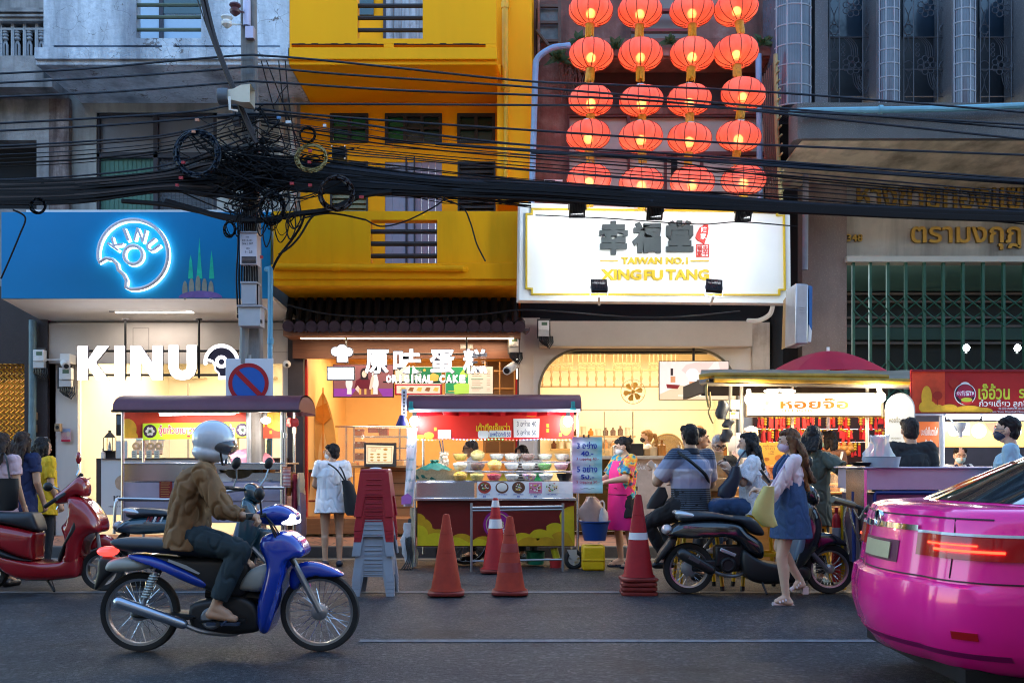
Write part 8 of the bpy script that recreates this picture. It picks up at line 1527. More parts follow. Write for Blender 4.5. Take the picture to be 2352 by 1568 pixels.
bagthing('black slouchy shoulder bag on the woman in the white tunic',ovalrings([(794,1103,10),(800,1115,13),(806,1150,17),(808,1175,16),(806,1183,9)],12.15,.05),M('canvas_black',(.014,.014,.017),.8,var=.2),[[P(795,1104,12.12),P(787,1082,12.15),P(778,1068,12.3)],[P(793,1106,12.12),P(775,1080,12.12),P(757,1066,12.2),P(748,1064,12.3)]])
tie=M('tie_dye',(.6,.3,.2),.8,var=0);nt,pp=nodes(tie);n1=noise(nt,7,3,.5);nn=noise(nt,11,2,.5,(1,1,1.3));c1=ramp(nt,n1,[(.36,(.02,.22,.40)),(.44,(.05,.35,.42)),(.48,(.75,.50,.03)),(.54,(.75,.10,.05)),(.6,(.55,.05,.28)),(.66,(.75,.42,.03))]);nt.links.new(mix(nt,ramp(nt,nn,[(.55,(0,0,0)),(.62,(1,1,1))]),c1,(.05,.10,.20)),pp.inputs['Base Color'])
apn=M('apron_pink',(.75,.012,.22),.6,var=.1,bump=.2,bs=150)
p=Person('woman vendor with a bun in tie dye tee and hot pink apron',1432,12.2,1.60,-114,hpitch=-18,hyaw=22,skin=SKIN2,fat=1.24,elL=(-.22,.10,1.12),wrL=(-.12,.33,1.08),elR=(.24,.10,1.12),wrR=(.12,.36,1.08),hl=((-1,.0,-.2),(0,0,-1)),hr=((-1,0,-.2),(0,0,-1)),anL=(-.1,-.08,.085),toL=(-.11,.07,.03),knL=(-.1,-.02,.48));p.bottom(blacktro,.62,.025,'shorts',flare=.03);p.top(tie,.82,.03,-.10,cuff=.03);p.flipflop(M('rubber_navy',(.02,.03,.06),.7));p.hair(HB,'bun');p.mask(WMASK)
g=MB();J=p.J;ring_=lambda z,r,w0,sp:[p.o+V3((0,0,z*p.s))+(p.f*cos(b)*r+p.u*sin(b)*w0)*p.s for b in[(-sp+2*sp*i/12)for i in range(13)]]
g.loft([ring_(z,r_,w_,sp)for z,r_,w_,sp in((1.34,.135,.13,.8),(1.2,.185,.17,1.0),(1.05,.185,.19,1.5),(.95,.192,.205,1.8),(.7,.20,.215,1.8),(.48,.205,.22,1.7))],caps=False,closed=False);ap=g.build('apron',apn,p.root,smooth=60);g=MB();g.loft([ring_(z,r_+.006,w_+.006,2.9)for z,r_,w_ in((1.02,.17,.19),(.97,.17,.19))],caps=False,closed=False);g.build('waist_strap',blk,p.root)
g=MB().tube([p.o+(p.f*.172+p.u*q_+V3((0,0,1.0)))*p.s for q_ in(-.12,-.02,.08,.14)],.006,5);g.tube([p.o+(p.f*.19*cos(b)+p.u*.215*sin(b)+V3((0,0,.92)))*p.s for b in[-1.2+2.4*i/10 for i in range(11)]],.006,5);g.build('pocket_seam',M('seam_dark',(.18,.01,.06),.7),ap)
g=MB().ell(p.H(.078,-.01,-.045),.006*p.s);g.build('earring',steel,p.root)
pol=M('polo_stripes',(.3,.3,.4),.8,var=0);nt,pp=nodes(pol);tc=nt.nodes.new('ShaderNodeTexCoord');sx_=nt.nodes.new('ShaderNodeSeparateXYZ');nt.links.new(tc.outputs['Object'],sx_.inputs[0]);mr=nt.nodes.new('ShaderNodeMapRange');mr.inputs[1].default_value=.78;mr.inputs[2].default_value=1.44;nt.links.new(sx_.outputs[2],mr.inputs[0])
stripe=nt.nodes.new('ShaderNodeMath');stripe.operation='SINE';mu=nt.nodes.new('ShaderNodeMath');mu.operation='MULTIPLY';mu.inputs[1].default_value=6.283*48;nt.links.new(sx_.outputs[2],mu.inputs[0]);nt.links.new(mu.outputs[0],stripe.inputs[0])
bands_=ramp(nt,mr.outputs[0],[(0,(.012,.014,.02)),(.36,(.02,.022,.03)),(.37,(.30,.29,.40)),(.50,(.36,.30,.40)),(.56,(.48,.46,.55)),(.66,(.48,.46,.55)),(.67,(.26,.28,.42)),(.80,(.24,.28,.42)),(.81,(.02,.04,.09)),(1,(.015,.02,.04))]);bk_=ramp(nt,mr.outputs[0],[(.36,(1,1,1)),(.37,(0,0,0)),(.80,(0,0,0)),(.81,(1,1,1))]);st2=ramp(nt,stripe.outputs[0],[(.80,(0,0,0)),(.9,(.6,.6,.6))]);nt.links.new(mix(nt,mix(nt,1.,bk_,st2,'MULTIPLY'),bands_,(.22,.30,.42)),pp.inputs['Base Color'])
zs=-.13
SIT=lambda th=(-.05,.42):dict()
p=Person('heavy man in a striped polo shirt sitting on a yellow stool with his back turned',1588,10.15,1.72,-32,hyaw=12,skin=SKIN,fat=1.42,pelvis=(0,0,.83),waist=(0,.01,.98),chest=(0,.01,1.16),neck=(0,0,1.335),head=(0,.03,1.49),shL=(-.20,0,1.285),shR=(.20,0,1.285),elL=P(1510,1105,10.15),wrL=P(1505,1074,10.35),elR=(.30,.06,1.02),wrR=(.05,.30,1.06),hl=((-.25,.3,.25),(.6,.3,-.4)),hipL=(-.11,.02,.81),hipR=(.11,.02,.81),knL=P(1487,1200,10.2),knR=P(1520,1190,10.55),anL=P(1532,1285,10.3),anR=P(1548,1270,10.6),toL=P(1505,1297,10.28),toR=P(1522,1280,10.6))
p.bottom(blacktro,1.92,.012);p.top(pol,.85,.02,-.10,wrinkle=.003,wide=1.28,cuff=.02);p.shoe(blk);p.hair(HB,'short');g=MB();J=p.J;g.cap(J['neck']-V3((0,0,.02)),J['neck']+V3((0,0,.04)),.088,.074,True,True);organic(g,'collar',cot('collar',(.014,.02,.035)),p.root,.008,2);g=MB();w=J['wrL'];g.torus(w,.036,.009,'X',14,6);g.build('watch',white,p.root)
g=MB().tube(spline([P(1557,1037,9.98),P(1577,1052,9.9),P(1597,1068,9.92),P(1620,1090,9.98),P(1628,1110,10.15)],5),[.018]*21,6);g.build('strap',M('strap_black',(.012,.012,.014),.6),p.root)
bagthing('black bag hanging at the left hip of the man in the striped polo',ovalrings([(1520,1118,8),(1515,1140,20),(1505,1160,20),(1495,1168,10)],10.0,.03),M('leather_black'))
p=Person('young man with short black hair looking right behind the man in stripes',1604,10.95,1.67,95,z=0,hyaw=0,skin=SKIN3);p.top(cot('dark_tee',(.04,.04,.045)));p.bottom(blacktro);p.shoe(blk);p.hair(HB,'short')
net=M('hairnet',(.55,.55,.58),.6,var=.3,vs=60,alpha=.72)
p=Person('vendor in black tee with hairnet and thick glasses, looking down',1650,11.25,1.60,176,hpitch=-22,skin=SKIN2,elL=(-.24,.06,1.10),elR=(.24,.06,1.10),wrL=(-.08,.25,1.08),wrR=(.08,.25,1.08));p.top(cot('black_tee',(.016,.016,.018)));p.bottom(blacktro);p.shoe(blk);h_=p.hair(net,'short',name='hairnet');p.glasses(r=.029)
lace=M('white_lace',(.70,.69,.74),.8,var=.18,vs=50,bump=.8,bs=110)
p=Person('woman in a white lace blouse and jeans sitting on a yellow stool, facing left',1733,10.15,1.64,-72,skin=SKIN2,fat=1.1,pelvis=(0,0,.85),waist=(0,.01,1.0),chest=(0,.02,1.17),neck=(0,.015,1.335),head=(0,.06,1.485),shL=(-.165,0,1.29),shR=(.165,0,1.29),elL=P(1706,1108,9.95),wrL=P(1678,1080,9.93),elR=P(1690,1100,10.3),wrR=P(1668,1078,10.2),hl=((-.5,0,.75),(-.5,.6,-.3)),hr=((-.5,0,.75),(-.4,-.6,-.3)),hipL=(-.09,.02,.83),hipR=(.09,.02,.83),knL=P(1640,1163,10.05),knR=P(1645,1158,10.35),anL=P(1650,1258,10.1),anR=P(1660,1250,10.4),toL=P(1625,1268,10.1),toR=P(1635,1262,10.4),curl=1.1)
p.bottom(denim,1.9,.015,'jeans');p.top(lace,.9,.035,-.09,'blouse',wrinkle=.010,flare=1.1,cuff=.04);p.shoe(M('shoe_pale',(.55,.52,.5),.6));p.hair(HB,'wavy',.27);p.mask(BLUEMASK,-.045);g=MB().torus(p.J['wrL'],.033,.007,'Z',14,6);g.build('watch',steel,p.root)
g=MB().obox(P(1668,1064,10.02),(.02,.075,.13),Matrix.Rotation(R(-20),3,'Y'));g.build('phone',blk,tagv=('phone held up by the woman in the white lace blouse','phone'),bevel=.005)
bagthing('black drawstring bag hanging from the arm of the woman in white lace',ovalrings([(1690,1070,8),(1688,1095,16),(1672,1120,22),(1668,1138,20),(1668,1143,10)],9.85,.06),M('nylon_navy',(.012,.016,.035),.45,var=.25),[[P(1690,1072,9.85),P(1700,1050,9.95),P(1712,1035,10.1)]])
p=Person('vendor with white hairnet and mask in pale pink behind the lace blouse woman',1725,12.0,1.72,200,skin=SKIN2);p.top(cot('blush',(.66,.48,.46)));p.bottom(blacktro);p.shoe(blk);p.hair(net,'short',name='hairnet');p.mask(WMASK)
p=Person('girl with long brown hair in denim pinafore walking left with a phone',1816,9.05,1.60,-84,hpitch=-8,skin=SKIN2,elL=P(1772,1140,8.9),wrL=P(1752,1128,8.85),elR=P(1790,1120,9.2),wrR=P(1768,1108,9.15),hl=((-1,0,.2),(0,0,-1)),hr=((-.7,0,.7),(0,-.4,.6)),hipL=(-.08,0,.90),hipR=(.08,0,.90),knL=P(1795,1278,8.98),anL=P(1806,1372,8.98),toL=P(1784,1380,8.97),knR=P(1790,1255,9.15),anR=P(1838,1332,9.15),toR=P(1826,1348,9.15),curl=1.0)
p.top(M('sheer_blouse',(.68,.56,.60),.7,var=.08,bump=.3,bs=180),1.9,.02,-.02,'blouse',cuff=.02,wrinkle=.008);p.skirt(denim,.62,1.16,.20,.125,'pinafore');p.hair(HBR,'wavy',.40);g=MB()
for i in range(4):pts=[p.H(-.05+.03*i,-.085,-.12),p.H(-.06+.035*i,-.10,-.26),p.H(-.055+.035*i,-.085,-.38),p.H(-.05+.03*i,-.10,-.47)];[g.cap(a,b,.028,.024)for a,b in zip(pts[:-1],pts[1:])]
organic(g,'hair_ends',HL,p.root,.008,2,.008,30);p.mask(PMASK)
g=MB();J=p.J
for sd in 'LR':
 g.tube(spline([J['sh'+sd]*.6+J['neck']*.4+V3((-.04,0,.03)),J['chest']+V3((-.12,(J['sh'+sd].y-p.o.y)*.5,.05)),J['waist']+V3((-.10,(J['sh'+sd].y-p.o.y)*.4,.1))],4),.022,6)
g.build('pinafore_strap',denim,p.root)
for sd in 'LR':
 an,to=J['an'+sd],J['to'+sd];k=p.s;dv_=(to-an);dv_.z=0;dv_.normalize();sdv=dv_.cross(V3((0,0,1)));g=MB();hz=an.z-.06;hb=an-dv_*.045;g.obox((hb.x,hb.y,an.z-.095 if sd=='L' else an.z-.09),(.05,.05,.07));g.tube([hb+V3((0,0,-.05)),an+dv_*.05+V3((0,0,-.06)),to+dv_*.04+V3((0,0,-.028))],.022,8)
 for q_ in(.2,.5,.8):c=an+(to-an)*q_+V3((0,0,-.0));g.tube([c+sdv*.045+V3((0,0,-.02)),c+V3((0,0,.035-.02*q_)),c-sdv*.045+V3((0,0,-.02))],.008,5)
 g.build('sandal',M('sandal_pink',(.62,.48,.46),.5),p.root)
g=MB().obox(P(1757,1093,9.08),(.012,.075,.15),Matrix.Rotation(R(-35),3,'Y'));g.build('phone',M('phone_case',(.03,.03,.035),.3),tagv=('phone in the hand of the walking girl','phone'),bevel=.006)
pb_=M('bag_yellow',(.52,.42,.14),.5,var=.1);bagthing('pale yellow handbag carried by the walking girl',[[V3((v.x,v.y,v.z))for v in r_]for r_ in ovalrings([(1766,1116,12),(1756,1150,22),(1752,1180,26),(1768,1206,18),(1770,1210,8)],8.75,.06)],pb_,[[P(1772,1120,8.75),P(1790,1085,8.8),P(1815,1050,9.0)]],'handbag',M('strap_lilac',(.55,.42,.55),.6))
p=Person('person with bobbed dark hair in an olive tee reaching for food with the right arm',1866,10.45,1.68,35,skin=SKIN,elR=P(1946,1084,10.15),wrR=P(1970,1066,9.9),shR=P(1898,1052,10.35),hr=((.8,-.4,.1),(0,0,-1)));p.top(cot('olive',(.065,.075,.06)),.75,.035,-.30,flare=1.2,wrinkle=.01,cuff=.04);p.bottom(blacktro);p.shoe(blk);p.hair(HB,'long',.14)
p=Person('vendor in a brown tee with white crossed apron straps, back turned',1903,12.9,1.70,-12,hyaw=-40,skin=SKIN);p.top(cot('brown_tee',(.22,.10,.06)));p.bottom(blacktro);p.shoe(blk);p.hair(HB,'bob');p.mask(M('mask_green',(.35,.55,.48),.7));g=MB();J=p.J
for sx in(-1,1):g.tube(spline([p.w((sx*.13,-.10,1.37)),p.w((sx*.07,-.158,1.28)),p.w((-sx*.04,-.160,1.14)),p.w((-sx*.13,-.13,1.02))],5),.018,6)
g.build('apron_strap',paper,p.root)
p=Person('man in a black tee with cropped hair, back turned, behind the push cart',2091,9.95,1.74,3,skin=SKIN,fat=1.12);p.top(cot('black_tee'),.8,.03,-.1);p.bottom(blacktro);p.shoe(blk);p.hair(hairmat('hair_cropped',(.012,.01,.01),(.05,.035,.03)),'short');
p=Person('noodle vendor in white tee with blue mask and dark apron straps',2203,11.7,1.48,165,hpitch=-15,hyaw=25,skin=SKIN2);p.top(cot('white_tee',(.70,.69,.66)));p.bottom(blacktro);p.shoe(blk);p.hair(HB,'short');p.mask(BLUEMASK);g=MB()
for sx in(-1,1):g.tube(spline([p.w((sx*.09,.05,1.40)),p.w((sx*.10,.125,1.28)),p.w((sx*.10,.15,1.05))],5),.018,6)
g.build('apron_strap',nav,p.root)
p=Person('man in a light blue tee with navy mask and glasses at the right edge',2318,8.95,1.71,-62,skin=SKIN2);p.top(cot('sky_blue',(.28,.44,.55),.1));p.bottom(nav);p.shoe(blk);p.hair(HB,'short');p.mask(M('mask_navy',(.025,.035,.07),.7));p.glasses(M('wire_frame'))
p=Person('tea shop worker with ponytail and black mask seen from the side',1487,16.4,1.62,-80,z=.2,skin=SKIN2,voxel=.011,elL=(-.2,.05,1.1),wrL=(-.15,.3,1.1));p.top(cot('white_tee'),.6);p.bottom(blacktro);p.shoe(blk);p.hair(HL,'tail');p.mask(KMASK)
p=Person('tea shop worker with long fair hair and black mask looking down',1606,16.3,1.68,172,z=.2,hpitch=-12,hyaw=20,skin=SKIN2,voxel=.011);p.top(cot('white_tee'),.6);p.bottom(blacktro);p.shoe(blk);p.hair(HL,'long',.2);p.mask(KMASK)
p=Person('man with glasses and a white shirt behind the bowls, facing left',1083,13.1,1.58,-95,skin=SKIN,fat=1.15,voxel=.008);p.top(cot('white_shirt',(.66,.66,.68)));p.bottom(blacktro);p.shoe(blk);p.hair(hairmat('hair_grey',(.06,.055,.055),(.2,.19,.19)),'short');p.glasses()
sm_=wave_mat('bw_stripes',[(.46,(.02,.02,.025)),(.54,(.68,.68,.7))],'Z',9,prof='SIN')
p=Person('vendor in a striped top with a white cap and mask bending over the bowls',1212,13.05,1.56,-100 if False else 215,hpitch=-35,skin=SKIN,voxel=.008,neck=(0,.06,1.36),head=(0,.13,1.47),chest=(0,.03,1.2));p.top(sm_,.8);p.bottom(blacktro);p.shoe(blk);p.hair(HB,'short');p.mask(WMASK);g=MB().ell(p.H(0,-.01,.055),(.094,.108,.085),p.hrot,16,8,-.1,1);g.ell(p.H(0,.10,.05),(.075,.075,.012),p.hrot,14,6);organic(g,'cap',paper,p.root,.008,2)
g=MB().tube(spline([p.w((.05,-.03,1.43)),p.w((.11,.1,1.35)),p.w((.12,.15,1.15))],5),.02,6);g.build('apron_strap',M('apron_yellow',(.7,.45,.03),.6),p.root)
# vehicles
def bez(k,*pts):return K(k,*pts)
def smooth_outline(pts,n=4):
 q=[V3((x,y,0))for x,y in pts];N=len(q);out=[]
 for i in range(N):
  p0,p1,p2,p3=q[i-1],q[i],q[(i+1)%N],q[(i+2)%N]
  for j in range(n):
   t=j/n;v=.5*((2*p1)+(p2-p0)*t+(2*p0-5*p1+4*p2-p3)*t*t+(3*p1-p0-3*p2+p3)*t**3);out.append((v.x,v.y))
 return out
def panel(name,pts,d,w,m,parent,r=.03,sm=4,y0=0.,n=4):
 g=MB();g.slab(smooth_outline(pts,sm)if sm else pts,d+y0,w,r,n)
 if w<.05:return g.build(name,m,parent,smooth=50)
 a=np.array(g.v);lo,hi=a.min(0),a.max(0);o=organic(g,name,m,parent,.011,7);b=LOC[parent.name]
 me=o.data;N=len(me.vertices);co=np.empty(N*3,'f');me.vertices.foreach_get('co',co);co=co.reshape(-1,3);c=(lo+hi)/2-np.array(b);h=(hi-lo)/2
 q=np.clip(1-((co[:,0]-c[0])/h[0])**2,0,1)*np.clip(1-((co[:,2]-c[2])/h[2])**2,0,1);co[:,1]=c[1]+(co[:,1]-c[1])*(.80+.38*np.sqrt(q));me.vertices.foreach_set('co',co.ravel());me.update();return o
def wheel(parent,c,ro,ri,tw,name='wheel',spokes=30,hubr=.05,rim=None,axis='Y',rot=None,disc_=None):
 """tyre, rim, spokes and hub about a horizontal axle"""
 g=MB();rm=(ro+ri)/2;hh=(ro-ri)/2;prof=[(ri,-tw*.35),(ri+hh*.5,-tw*.5),(ro-hh*.35,-tw*.48),(ro-.004,-tw*.22),(ro,0),(ro-.004,tw*.22),(ro-hh*.35,tw*.48),(ri+hh*.5,tw*.5),(ri,tw*.35)]
 g.lathe(prof,c,axis,48,False);wh=g.build(name,rubber,parent,smooth=60);g=MB().lathe([(ri+.004,-tw*.4),(ri-.012,-tw*.35),(ri-.016,0),(ri-.012,tw*.35),(ri+.004,tw*.4)],c,axis,48,False);g.build('rim',rim or M('rim_dull',(.35,.35,.37),.3,metal=.9,var=.1),wh,smooth=60)
 g=MB();X=V3((1,0,0));Z=V3((0,0,1));Y=V3((0,1,0))
 for i in range(spokes):a=6.283*i/spokes;b=a+(.35 if i%2 else-.35);s_=.02 if i%2 else-.02;g.tube([c+(X*cos(b)+Z*sin(b))*hubr*.8+Y*s_,c+(X*cos(a)+Z*sin(a))*(ri-.01)],.0022,4)
 g.build('spokes',chrome,wh);g=MB().lathe([(0,-.045),(hubr*.5,-.045),(hubr,-.03),(hubr,.03),(hubr*.5,.045),(0,.045)],c,axis,22);g.build('hub',M('alloy_grey',(.45,.45,.47),.4,metal=.8,var=.1),wh);return wh
def scooter(label,cmain,d,dx,stripe=None,name='scooter',badge=True,cshield=None):
 """classic rounded scooter drawn at reference depth 9.75 then moved"""
 D=9.75;t=thing(name,label,'scooter',(PX(1740,D),D,0));paint=cmain;dk=M('scooter_black_plastic',(.016,.016,.018),.42,var=.15);B=lambda*p:K('B7',*p);C_=lambda*p:K('B8',*p)
 wheel(t,V3((PX(1581,D),D,.252)),.25,.185,.09,hubr=.075);wheel(t,V3((PX(1904,D),D,.245)),.243,.18,.085,hubr=.045)
 bd=panel('rear_body',B((575,985),(620,930),(700,893),(850,878),(1000,880),(1110,905),(1170,970),(1270,1040),(1290,1130),(1260,1165),(1160,1120),(1090,1040),(1000,1005),(880,1010),(740,1015),(610,1005)),D,.15,paint,t,.07)
 panel('seat',B((650,860),(720,818),(900,822),(1050,848),(1190,858),(1265,925),(1292,990),(1210,985),(1110,905),(1000,882),(850,880),(700,892)),D,.125,M('seat_vinyl',(.022,.026,.034),.45,var=.15),t,.05)
 panel('grab_rail',B((632,822),(660,810),(720,818),(800,848),(812,866),(750,874),(690,866),(640,842)),D,.115,M('grab_silver',(.55,.58,.62),.25,metal=.6,var=.05),t,.02)
 panel('floor_board',B((1130,1090),(1200,1140),(1290,1180),(1420,1200),(1560,1210),(1620,1240),(1600,1320),(1430,1342),(1250,1342),(1150,1290),(1110,1180)),D,.17,dk,t,.04)
 sh=panel('leg_shield',C_((250,640),(290,640),(330,690),(352,770),(335,850),(290,920),(235,990),(170,1040),(150,1010),(190,930),(215,850),(235,760)),D,.19,paint,t,.09);panel('shield_inner',C_((225,800),(262,690),(270,770),(255,880),(222,950),(195,930)),D,.196,cshield or M('shield_blue_grey',(.12,.17,.24),.3,var=.1),sh,.02)
 hs=panel('headset',C_((262,560),(300,556),(330,580),(345,630),(335,665),(300,660),(268,650),(250,600)),D,.11,paint,t,.07);g=MB().ell(P(1870,1145,D-.0),(.05,.075,.075));g.build('headlight',M('lamp_glass',(.7,.75,.8),.06,var=0,spec=.9,coat=1),hs)
 for s_ in(-1,1):
  g=MB().ell(P(1866,1192,D+s_*.13),(.035,.03,.075));g.build('indicator',M('lamp_glass'),sh)
  g=MB().tube([P(1848,1128,D+s_*.05),P(1836,1124,D+s_*.3)],.018,8);gr=g.build('handlebar',blk,hs);g=MB().cyl(P(1838,1124,D+s_*.22),P(1832,1123,D+s_*.36),.02,10);g.build('grip',rubber,gr)
  g=MB();m0=P(1840,1122,D+s_*.24);m1=P(1856,1075,D+s_*.30);g.tube([m0,(m0+m1)/2+V3((.02,0,0)),m1],.008,6);mr_=g.build('mirror',M('stem_steel',(.4,.5,.55),.3,metal=.8),hs);g=MB().ell(m1+V3((0,0,.05)),(.045,.035,.065),Matrix.Rotation(R(18),3,'Y'));g.build('mirror_head',blk,mr_)
 panel('front_fender',C_((300,850),(330,805),(390,800),(440,818),(478,848),(488,872),(440,862),(390,868),(350,900),(325,960),(300,930)),D,.065,paint,t,.03)
 for s_ in(-1,1):g=MB().tube([P(1852,1255,D+s_*.075),P(1904,1311,D+s_*.07)],.022,8);g.build('fork',M('fork_grey',(.3,.31,.33),.35,metal=.7),t)
 panel('rear_mudguard',B((610,1010),(660,1010),(620,1080),(560,1150),(508,1202),(496,1196),(530,1120),(580,1050)),D,.075,dk,t,.01)
 g=MB().ell(P(1531+0,1215,D),(.055,.11,.05),Matrix.Rotation(R(-35),3,'Y'));g.build('tail_light',M('tail_clear',(.55,.52,.55),.1,var=0,coat=1),t)
 g=MB();a=P(1568,1272,D-.17);b=P(1632,1308,D-.17);g.cap(a,b,.058,.05);ex=g.build('exhaust',M('exhaust_black',(.018,.018,.02),.3,var=.15),t,smooth=60);g=MB().obox((a+b)/2+V3((-.03,-.056,.03)),(.11,.012,.04),Matrix.Rotation(R(28),3,'Y'));g.build('heat_shield',M('shield_slot',(.10,.10,.11),.35,metal=.5),ex);g=MB().tube(spline([b,P(1655,1318,D-.12),P(1690,1322,D-.1),P(1712,1312,D-.05)],4),.016,8);g.build('pipe',M('fork_grey'),ex)
 g=MB().lathe([(0,-.05),(.05,-.05),(.075,-.03),(.08,.1)],P(1672,1297,D-.1),'Y',24);g.torus(P(1672,1297,D-.15),.055,.008,'Y',24,6);en=g.build('engine_case',M('engine_black',(.03,.03,.033),.4,metal=.4),t);g=MB();g.box(PX(1585,D),PX(1700,D),D-.05,D+.12,.22,.34);g.box(PX(1640,D),PX(1725,D),D-.08,D+.08,.27,.48);g.build('engine',M('engine_black'),t,bevel=.02)
 g=MB().obox(P(1672,1268,D-.14),(.16,.02,.035),Matrix.Rotation(R(22),3,'Y'));g.build('kick_lever',M('grab_silver'),t,bevel=.006);g=MB().tube([P(1581,1306,D+.1),P(1640,1230,D+.1)],.02,8);g.build('shock_absorber',M('fork_grey'),t)
 g=MB().tube([P(1750,1336,D-.15),P(1762,1364,D-.24)],.011,6);g.build('side_stand',blackm,t)
 if badge:
  pl=front(D-.155);g=MB();art(g,K('B7',(705,930),(720,926),(885,936),(888,948),(720,944),(708,940)),pl,0,.004);bg_=g.build('badge',M('badge_silver',(.4,.42,.45),.25,metal=.8),bd);g=MB();write(g,'Scoopy i',KB('B7',738,929,868,945),pl,.001,.0045,.02);g.build('lettering',ink,bg_);g=MB();art(g,K('B7',(905,943),(1090,958),(1090,962),(905,950)),pl,0,.002);g.build('trim_line',M('badge_silver'),bd);g=MB();art(g,K('B7',(735,972),(770,966),(768,976),(738,978)),pl,0,.002);g.build('sticker',M('sticker_green',(.2,.5,.1),.5),bd)
 if stripe:
  pl=front(D-.153);x0=1612
  for i,(w,m_)in enumerate(((2,M('stripe_red',(.5,.02,.02),.4)),(7,M('stripe_maroon',(.16,.015,.03),.4)),(5,wcap),(5,M('stripe_maroon')),(4,wcap))):
   g=MB();art(g,[(x0+10,1193),(x0+10+w,1193),(x0-6+w,1230),(x0-6,1230)],pl,0,.002);g.build('stripe',m_,bd);x0+=w+3.5
  g=MB();art(g,disc(1622,1212,14,8,20),pl,.003,.004);b_=g.build('badge',M('badge_silver'),bd);g=MB();write(g,'Scoopy',(1611,1209,1633,1215),pl,.001,.0075);g.build('lettering',ink,b_)
 if dx is not None:t.location.x+=dx;t.location.y+=d-D
 return t
gloss=lambda n,c,v=.05:M(n,c,.18,var=v,coat=1.,spec=.6)
scooter('glossy black scooter parked behind the walking girl',gloss('paint_black',(.008,.009,.012)),9.75,None)
scooter('dark teal scooter with striped side badge parked behind the blue motorbike',gloss('paint_teal',(.012,.045,.065)),10.3,PX(266,10.3)-PX(1523,9.75),True,badge=False)
D=9.95;t=thing('scooter','crimson scooter parked at the left edge of the picture','scooter',(PX(80,D),D,0));rp=gloss('paint_crimson',(.30,.006,.012));dk=M('scooter_black_plastic');B=lambda*p:K('B3',*p)
wheel(t,V3((PX(236,D),D,.215)),.213,.15,.09,spokes=0,hubr=.06);wheel(t,V3((PX(-28,D),D,.215)),.213,.15,.10,spokes=0,hubr=.07)
for cx_ in(236,-28):
 g=MB();c=V3((PX(cx_,D),D,.215))
 for k in range(5):a=6.283*k/5;g.tube([c+V3((.04*cos(a),-.02,.04*sin(a))),c+V3((.15*cos(a+.2),-.02,.15*sin(a+.2)))],.014,6)
 g.build('alloy_spokes',M('alloy_grey'),t)
panel('seat',B((-120,860),(0,868),(230,868),(265,888),(300,970),(296,1000),(240,985),(120,955),(0,935),(-120,925)),D,.14,M('seat_vinyl'),t,.05)
rb=panel('rear_body',B((-140,940),(0,940),(120,960),(240,990),(285,1010),(278,1100),(276,1192),(200,1192),(100,1150),(0,1100),(-120,1080)),D,.17,rp,t,.08);panel('lower_fairing',B((-120,1100),(0,1110),(110,1165),(250,1200),(440,1205),(500,1170),(560,1100),(590,1190),(580,1290),(540,1318),(330,1338),(200,1330),(100,1290),(0,1210),(-120,1180)),D,.18,rp,t,.06)
panel('side_trim',B((-120,1085),(0,1095),(100,1140),(200,1180),(275,1196),(180,1196),(80,1170),(0,1125),(-120,1110)),D,.184,dk,rb,.01)
sh=panel('leg_shield',B((500,760),(560,755),(640,800),(710,890),(736,960),(725,1000),(660,1018),(610,1070),(585,1180),(560,1240),(500,1230),(450,1200),(480,1140),(490,1050),(462,965),(495,930),(520,870),(508,810)),D,.19,rp,t,.09);panel('shield_trim',B((538,818),(560,835),(600,900),(655,942),(600,985),(545,1050),(505,1110),(475,1196),(448,1190),(480,1120),(550,990),(572,900)),D,.197,dk,sh,.01,2)
g=MB();g.slab(smooth_outline(B((572,832),(602,852),(652,920),(657,945),(632,940),(592,890)),3),D,.2,.01);g.build('headlight',M('lamp_glass'),sh,smooth=50)
hs=panel('headset',B((445,715),(510,660),(560,618),(605,645),(625,700),(610,758),(545,752),(475,800),(400,808),(382,780),(400,745)),D,.10,rp,t,.06);g=MB().tube([P(*B((335,815))[0],D-.30),P(*B((400,770))[0],D-.2),P(*B((480,720))[0],D-.05),P(*B((560,650))[0],D+.2),P(*B((568,608))[0],D+.32)],.018,8);g.build('handlebar',blk,hs)
for a,b,dd in((B((312,830))[0],B((392,776))[0],-.30),(B((540,642))[0],B((572,600))[0],.28)):g=MB().cyl(P(*a,D+dd),P(*b,D+dd),.02,12);g.build('grip',rubber,hs)
for c_,rx_,rz_,a,b,dd,m_ in((B((335,690))[0],.048,.045,B((368,690))[0],B((415,722))[0],-.28,blk),(B((548,490))[0],.027,.062,B((545,530))[0],B((530,612))[0],.25,rp)):
 g=MB().tube([P(*a,D+dd),P((a[0]+b[0])/2+4,(a[1]+b[1])/2,D+dd),P(*b,D+dd*.8)],.008,6);mm=g.build('mirror',M('stem_steel'),hs);g=MB().ell(P(*c_,D+dd),(rx_,.03,rz_));g.build('mirror_head',m_,mm)
g=MB().tube([P(*B((585,650))[0],D-.02),P(*B((630,630))[0],D-.2)],.006,5);g.tube([P(*B((392,850))[0],D-.28),P(*B((410,815))[0],D-.26)],.006,5);g.build('brake_lever',chrome,hs)
panel('front_fender',B((640,1130),(652,1070),(700,1022),(750,1030),(800,1065),(850,1120),(800,1110),(740,1100),(690,1110)),D,.06,rp,t,.03)
for s_ in(-1,1):g=MB().tube([P(*B((680,1020))[0],D+s_*.07),P(236,PZ(0,D)*0+1058+(1.3-.215)/D*F,D+s_*.07)],.02,8);g.build('fork',M('fork_grey'),t)
g=MB().tube([P(*B((330,1340))[0],D-.1),P(*B((378,1418))[0],D-.2)],.012,6);g.tube([P(*B((362,1345))[0],D-.1),P(*B((385,1415))[0],D-.19)],.005,5);g.build('side_stand',blackm,t);g=MB();g.box(PX(-40,D),PX(40,D),D-.1,D+.1,.2,.35);g.build('engine',M('engine_black'),t,bevel=.02)
